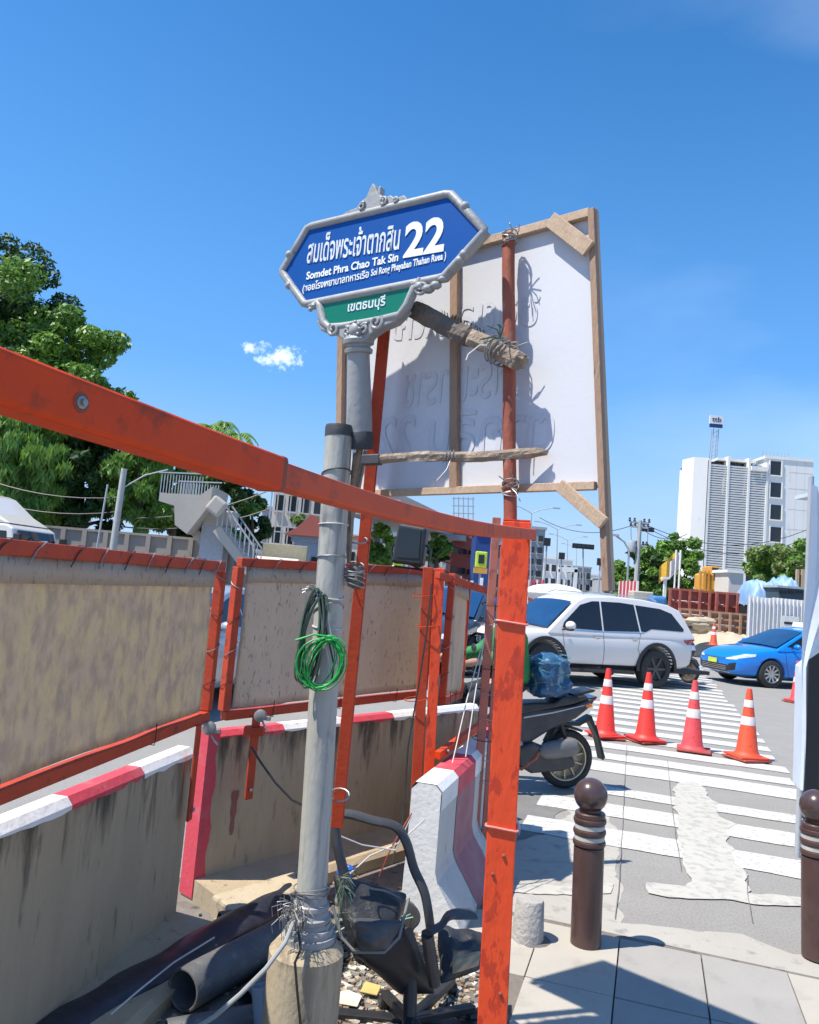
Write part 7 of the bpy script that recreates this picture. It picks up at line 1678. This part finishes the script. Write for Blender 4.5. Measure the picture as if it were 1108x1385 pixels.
# advertising mast on its roof
a = W(966, 618, Y=Yb + 6); t = W(969, 580, Y=Yb + 6)
root = empty('sign_mast', (a.x, Yb + 6, a.z - .6), 0, 'lattice mast with a small white bank sign on the white building roof', 'sign mast')
for dx in (-.45, .45):
    for dy in (0, .8): wpart(MB().bar((a.x + dx, Yb + 6 + dy, a.z - .6), (t.x + dx * .9, Yb + 6 + dy, t.z), .12, .12), 'leg', steel_paint, root)
for k in range(6): z = a.z + (t.z - a.z) * k / 6; x = a.x + (t.x - a.x) * k / 6; wpart(MB().bar((x - .45, Yb + 6, z), (x + .45, Yb + 6, z + .55), .07, .07), 'brace', steel_paint, root)
b1 = W(969, 568, Y=Yb + 5.8); wpart(MB().box((b1.x, Yb + 5.8, b1.z), (2.1, .4, 1.35)), 'sign_board', plate_w, root); wpart(MB().box((b1.x, Yb + 5.8, b1.z - .98), (2.0, .4, .5)), 'lower_board', mat('navy', (.01, .03, .14), .5), root)
place_text('lettering', 'ttb', mat('navy', (.01, .03, .14), .5), root, (b1.x - .75, Yb + 5.58, b1.z - .35), (1, 0, 0), (0, 0, 1), (0, -1, 0), 1.5, .8, .01, .02)
place_text('lettering', '2:08', paint_white, root, (b1.x - .5, Yb + 5.58, b1.z - 1.13), (1, 0, 0), (0, 0, 1), (0, -1, 0), 1.0, .30, .03, .02) if False else None

# dirt mound, formwork, hoarding
Yd = 32
mb = MB(); nx, ny = 26, 14; vs = []
x0, x1 = W(905, 850, Y=Yd).x, W(1045, 850, Y=Yd).x
for i in range(nx + 1):
    for j in range(ny + 1):
        u = i / nx; v = j / ny; e = (4 * u * (1 - u)) ** .5 * (min(1, v * 2.2)) ** .8
        vs.append((x0 + (x1 - x0) * u + random.uniform(-.1, .1), 25.5 + 12 * v, -.05 + .80 * e * (1 + .5 * noise.noise(V((u * 7, v * 7, 2)))) + .05 * random.random() * e))
mb.add(vs, [(i * (ny + 1) + j, (i + 1) * (ny + 1) + j, (i + 1) * (ny + 1) + j + 1, i * (ny + 1) + j + 1) for i in range(nx) for j in range(ny)], True)
o = mb.build('dirt_mound', dirt, None); tag(o, kind='structure')
flat('dirt_spill', [(905, 880), (960, 892), (985, 880), (1010, 868), (900, 862)], .012, dirt)
for k in range(26):
    c = W(random.uniform(912, 958), random.uniform(832, 856), Y=random.uniform(28, 31)); 
    o = MB().sphere((0, 0, 0), .22, 8, (1.5, 1, .6)).build('rock', dirt, None) if False else None
root = empty('rubble_bags', W(935, 845, Y=29), 0, 'pile of tan sacks and rubble before the formwork', 'rubble pile')
for k in range(22):
    c = W(random.uniform(917, 958), random.uniform(838, 854), Y=29 + random.uniform(-.6, .6)); wpart(MB().sphere(c, .26, 8, (1.5, 1, .55)), 'sack', mat('sack', (.42, .34, .24), .95, col2=(.3, .24, .17), nscale=3) if k % 3 else dirt, root)
def formwork(label, px0, px1, y0, y1, Y, m, ncol, nrow, name='formwork_panel', under=None):
    a0 = W(px0, (y0 + y1) / 2, Y=Y); a1 = W(px1, (y0 + y1) / 2, Y=Y); zt_ = W(px0, y0, Y=Y).z; zb_ = W(px0, y1, Y=Y).z; zt2 = W(px1, y0 + .085 * (px1 - px0) * 0, Y=Y).z
    root = empty(name, (a0.x, Y, zb_), 0, label, 'formwork'); wd = a1.x - a0.x; H = zt_ - zb_
    for r in range(nrow):
        MB().box((wd / 2, .05, H * (r + .5) / nrow), (wd, .06, H / nrow - .06)).build('plank', m, root)
        MB().bar((0, -.03, H * (r + 1) / nrow - .04), (wd, -.03, H * (r + 1) / nrow - .04), .10, .09).build('waler', m, root)
    for c in range(ncol + 1): MB().bar((wd * c / ncol, -.12, 0), (wd * c / ncol, -.12, H), .09, .09).build('soldier', m, root)
    return root
formwork('rusty red steel formwork panel in the upper tier of the building site', 905, 972, 795, 828, 34, form_red, 5, 2)
formwork('rusty red steel formwork panel right of the orange machine', 968, 1010, 800, 835, 33.6, form_red, 3, 2)
formwork('tan timber formwork frame in the lower tier above the dirt', 918, 960, 822, 846, 33, mat('form_mix', (.45, .24, .16), .8), 3, 3)
formwork('tan timber formwork frame behind the distant orange cone', 958, 1014, 826, 862, 32.6, form_tan, 4, 4)
# corrugated hoarding
Yh = 29; xh0 = W(1011, 830, Y=Yh).x; xh1 = W(1112, 838, Y=Yh).x; zh = W(1040, 808, Y=Yh).z
root = empty('corrugated_fence', (xh0, Yh, 0), 0, 'white corrugated metal hoarding behind the blue taxi', 'fence')
ns = 9; sw = (xh1 - xh0 + 1.2) / ns
prof = [(0, 0), (.12, 0), (.14, -.05), (.17, -.05), (.19, 0), (.45, 0), (.47, -.05), (.50, -.05), (.52, 0), (.78, 0), (.80, -.05), (.83, -.05), (.85, 0), (1, 0)]
mb = MB(); n_ = len(prof); vs = [(a_ * sw * .985, b_ * 1.5, z) for z in (0, zh) for a_, b_ in prof]; mb.add(vs, [(i, i + 1, n_ + i + 1, n_ + i) for i in range(n_ - 1)]); sm_ = mb.mesh('sheet', sheet_w, False)
for k in range(ns):
    o = bpy.data.objects.new('metal_sheet', sm_); COL.objects.link(o); o.parent = root; o.location = (k * sw, random.uniform(-.015, .015), random.uniform(-.04, .03))
for z in (.5, zh - .3): MB().bar((0, .08, z), (sw * ns, .08, z), .08, .08).build('rail', steel_paint, root)
MB().box((1.55, -.10, 1.55), (.62, .03, .42)).build('notice_plate', plate_w, root); MB().box((1.56, -.12, 1.50), (.5, .012, .09)).build('dark_strip', trim, root)
# orange machine, box, tarpaulin heap, generator
root = empty('yellow_machine', W(972, 795, Y=38), 0, 'orange-yellow excavator body standing behind the red formwork', 'excavator')
def mpart(nm, px0, px1, y0, y1, m, Y=38, d=1.6, **k): return vbox(nm, m, root, px0, px1, y0, y1, Y, d, **k)
mpart('engine_cover', 955, 973, 776, 800, machine_y, bevel=.08); mpart('cab', 962, 973, 766, 780, machine_y, bevel=.05, Y=38.2, d=1.2); mpart('cab_window', 963.5, 971.5, 768, 776, win_dark, Y=38.17, d=.05)
mpart('counterweight', 968, 985, 786, 800, mat('cream_steel', (.5, .42, .25), .7), Y=37.8, bevel=.08); mpart('grille', 969, 985, 776, 779, trim, Y=37.7, d=1.2); mpart('grille', 969, 985, 781, 784, trim, Y=37.7, d=1.2)
for px in (947, 953, 958): wpart(MB().bar(W(px, 800, Y=38), W(px + 1, 772, Y=38), .09, .09), 'rail_post', machine_y, root)
wpart(MB().bar(W(946, 774, Y=38), W(960, 776, Y=38), .08, .08), 'rail', machine_y, root)
root = empty('site_cabin', W(996, 800, Y=36), 0, 'cream site box behind the red formwork under the louvres', 'site cabin'); vbox('box', bldg_cream, root, 985, 1006, 774, 806, 36, 1.6, bevel=.05); vbox('lid', bldg_white, root, 984, 1007, 771, 775, 35.9, 1.8)
def tarp(label, px0, px1, y0, y1, Y, seed, m=tarp_blue):
    a = W(px0, y1, Y=Y); b = W(px1, y1, Y=Y); t = W((px0 + px1) / 2, y0, Y=Y); wd = b.x - a.x; zb_ = a.z - .3; H = t.z - zb_; mb = MB(); nx, ny = 24, 18; vs = []
    for i in range(nx + 1):
        for j in range(ny + 1):
            u = i / nx * 2 - 1; v = j / ny * 2 - 1; e = max(0, 1 - abs(u) ** 3) ** .5 * max(0, 1 - abs(v) ** 3) ** .5
            vs.append((wd / 2 * u * 1.03, 1.0 * v, H * e * (.86 + .3 * noise.noise(V((u * 2 + seed, v * 2, seed)))) + .12 * noise.noise(V((u * 8, v * 5, seed)))))
    mb.add(vs, [(i * (ny + 1) + j, (i + 1) * (ny + 1) + j, (i + 1) * (ny + 1) + j + 1, i * (ny + 1) + j + 1) for i in range(nx) for j in range(ny)], True)
    o = mb.build('tarpaulin_heap', m, None); o.location = ((a.x + b.x) / 2, Y, zb_); tag(o, label, 'tarpaulin')
    p_ = MB().box((0, 0, 0), (wd * .96, 1.7, zb_)).build('stacked_load', trim, None); p_.location = ((a.x + b.x) / 2, Y, zb_ / 2); tag(p_, 'dark load hidden under the ' + label.split(' ')[0] + ' tarpaulin heap', 'load')
tarp('left pale blue tarpaulin thrown over a load behind the white hoarding', 1006, 1042, 778, 808, 33, 1.0)
tarp('right blue tarpaulin thrown over a load under the pale tree', 1040, 1074, 777, 806, 33.5, 4.0)
root = empty('generator', W(1072, 812, Y=31), 0, 'dark grey generator box on top of the site behind the white hoarding', 'generator'); vbox('housing', mat('dark_teal', (.05, .08, .09), .5), root, 1053, 1090, 795, 815, 31, 1.2, bevel=.04); vbox('top_cover', steel_paint, root, 1052, 1091, 793, 796, 30.9, 1.4)
for i in range(3): vbox('vent', trim, root, 1056 + i * 11, 1064 + i * 11, 799, 803, 30.97, .05)
for i in range(9): 
    px = 1078 + i * 3.6; a = W(px, 812, Y=36); t = W(px + 1, 770 + (i * 7) % 14, Y=36)
    if i % 2 == 0: o = MB().bar(V((a.x, 36, 0)), t, .12, .12).build('timber_prop', timber_light, None); tag(o, 'upright timber prop standing behind the generator', 'prop', 'timber props behind the generator')
# flags
for i, (px, mm, lab) in enumerate(((912, mat('flag_yellow', (.75, .45, .05), .7), 'yellow flag hanging on a white pole before the trees'), (918, mat('flag_white', (.7, .7, .68), .7), 'white flag hanging on a white pole before the trees'))):
    a = W(px, 796, Y=40); t = W(px + 3, 744, Y=40); root = empty('flag', (a.x, 40, 0), 0, lab, 'flag'); wpart(MB().tube([(a.x, 40, 0), t], .05, 6), 'flagpole', paint_white, root)
    mb = MB(); vs = []
    for k in range(8):
        for j in range(5): vs.append(t + V((-.03 - .11 * k, .08 * math.sin(k * 1.3), -.1 - .22 * j - .12 * k)))
    mb.add(vs, [(k * 5 + j, k * 5 + j + 1, (k + 1) * 5 + j + 1, (k + 1) * 5 + j) for k in range(7) for j in range(4)], True); wpart(mb, 'cloth', mm, root)
root = empty('site_post', W(898, 800, Y=36), 0, 'white T-shaped post at the left end of the red formwork', 'post')
a = W(899, 800, Y=36); wpart(MB().bar((a.x, 36, 0), W(900, 782, Y=36), .12, .12), 'post', paint_white, root); wpart(MB().bar(W(895, 782, Y=36), W(905, 782, Y=36), .3, .1), 'cap', paint_white, root)
root = empty('concrete_block', W(862, 812, Y=33), 0, 'beige water-filled barrier block behind the SUV roof', 'barrier'); vbox('block', mat('beige_block', (.55, .48, .38), .8), root, 856, 884, 800, 826, 33, .8, bevel=.05)
root = empty('blue_sheet_pile', W(895, 812, Y=32), 0, 'blue sheeted pile between the beige block and the formwork', 'sheeted pile'); vbox('sheet', mat('blue_sheet', (.05, .20, .45), .6), root, 882, 903, 806, 832, 32, .8, bevel=.15, seg=4)
# white canvas curtain at the right edge
Yq = 5.2
root = empty('canvas_stall', W(1100, 1070, Y=Yq), 0, 'white canvas stall curtain hanging at the right edge with dark inside', 'stall')
mb = MB(); vs = []; nz = 30; nx = 10
for j in range(nz + 1):
    t = j / nz; pl_ = W(1098 - 13 * t, 655 + 415 * t, Y=Yq); 
    for i in range(nx + 1):
        u = i / nx; vs.append((pl_.x + u * (.75 - .66 * min(1, max(0, (t - .35) / .25))) + .010 * math.sin(t * 9) * (1 - u), Yq + .04 * math.sin(u * 16 + t * 2) + .3 * u, pl_.z + .0))
mb.add(vs, [(j * (nx + 1) + i, (j + 1) * (nx + 1) + i, (j + 1) * (nx + 1) + i + 1, j * (nx + 1) + i + 1) for j in range(nz) for i in range(nx)], True); wpart(mb, 'curtain', fabric_white, root)
pt_ = W(1116, 600, Y=Yq + .1); wpart(MB().tube([(pt_.x + .12, Yq + .5, 0), (pt_.x + .12, Yq + .5, 2.7)], .02, 10), 'stall_leg', steel_paint, root)
xl_ = W(1096, 980, Y=Yq + .4).x
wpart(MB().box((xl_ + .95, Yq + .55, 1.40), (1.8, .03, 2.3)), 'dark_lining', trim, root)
for dx in (.75, 2.0): wpart(MB().tube([(xl_ + dx, Yq + .1, 0), (xl_ + dx, Yq + .1, 2.6)], .018, 10), 'stall_leg', steel_paint, root)
wpart(MB().box((xl_ + 1.1, Yq + .5, 2.62), (1.9, 1.1, .03)), 'canopy', fabric_white, root)
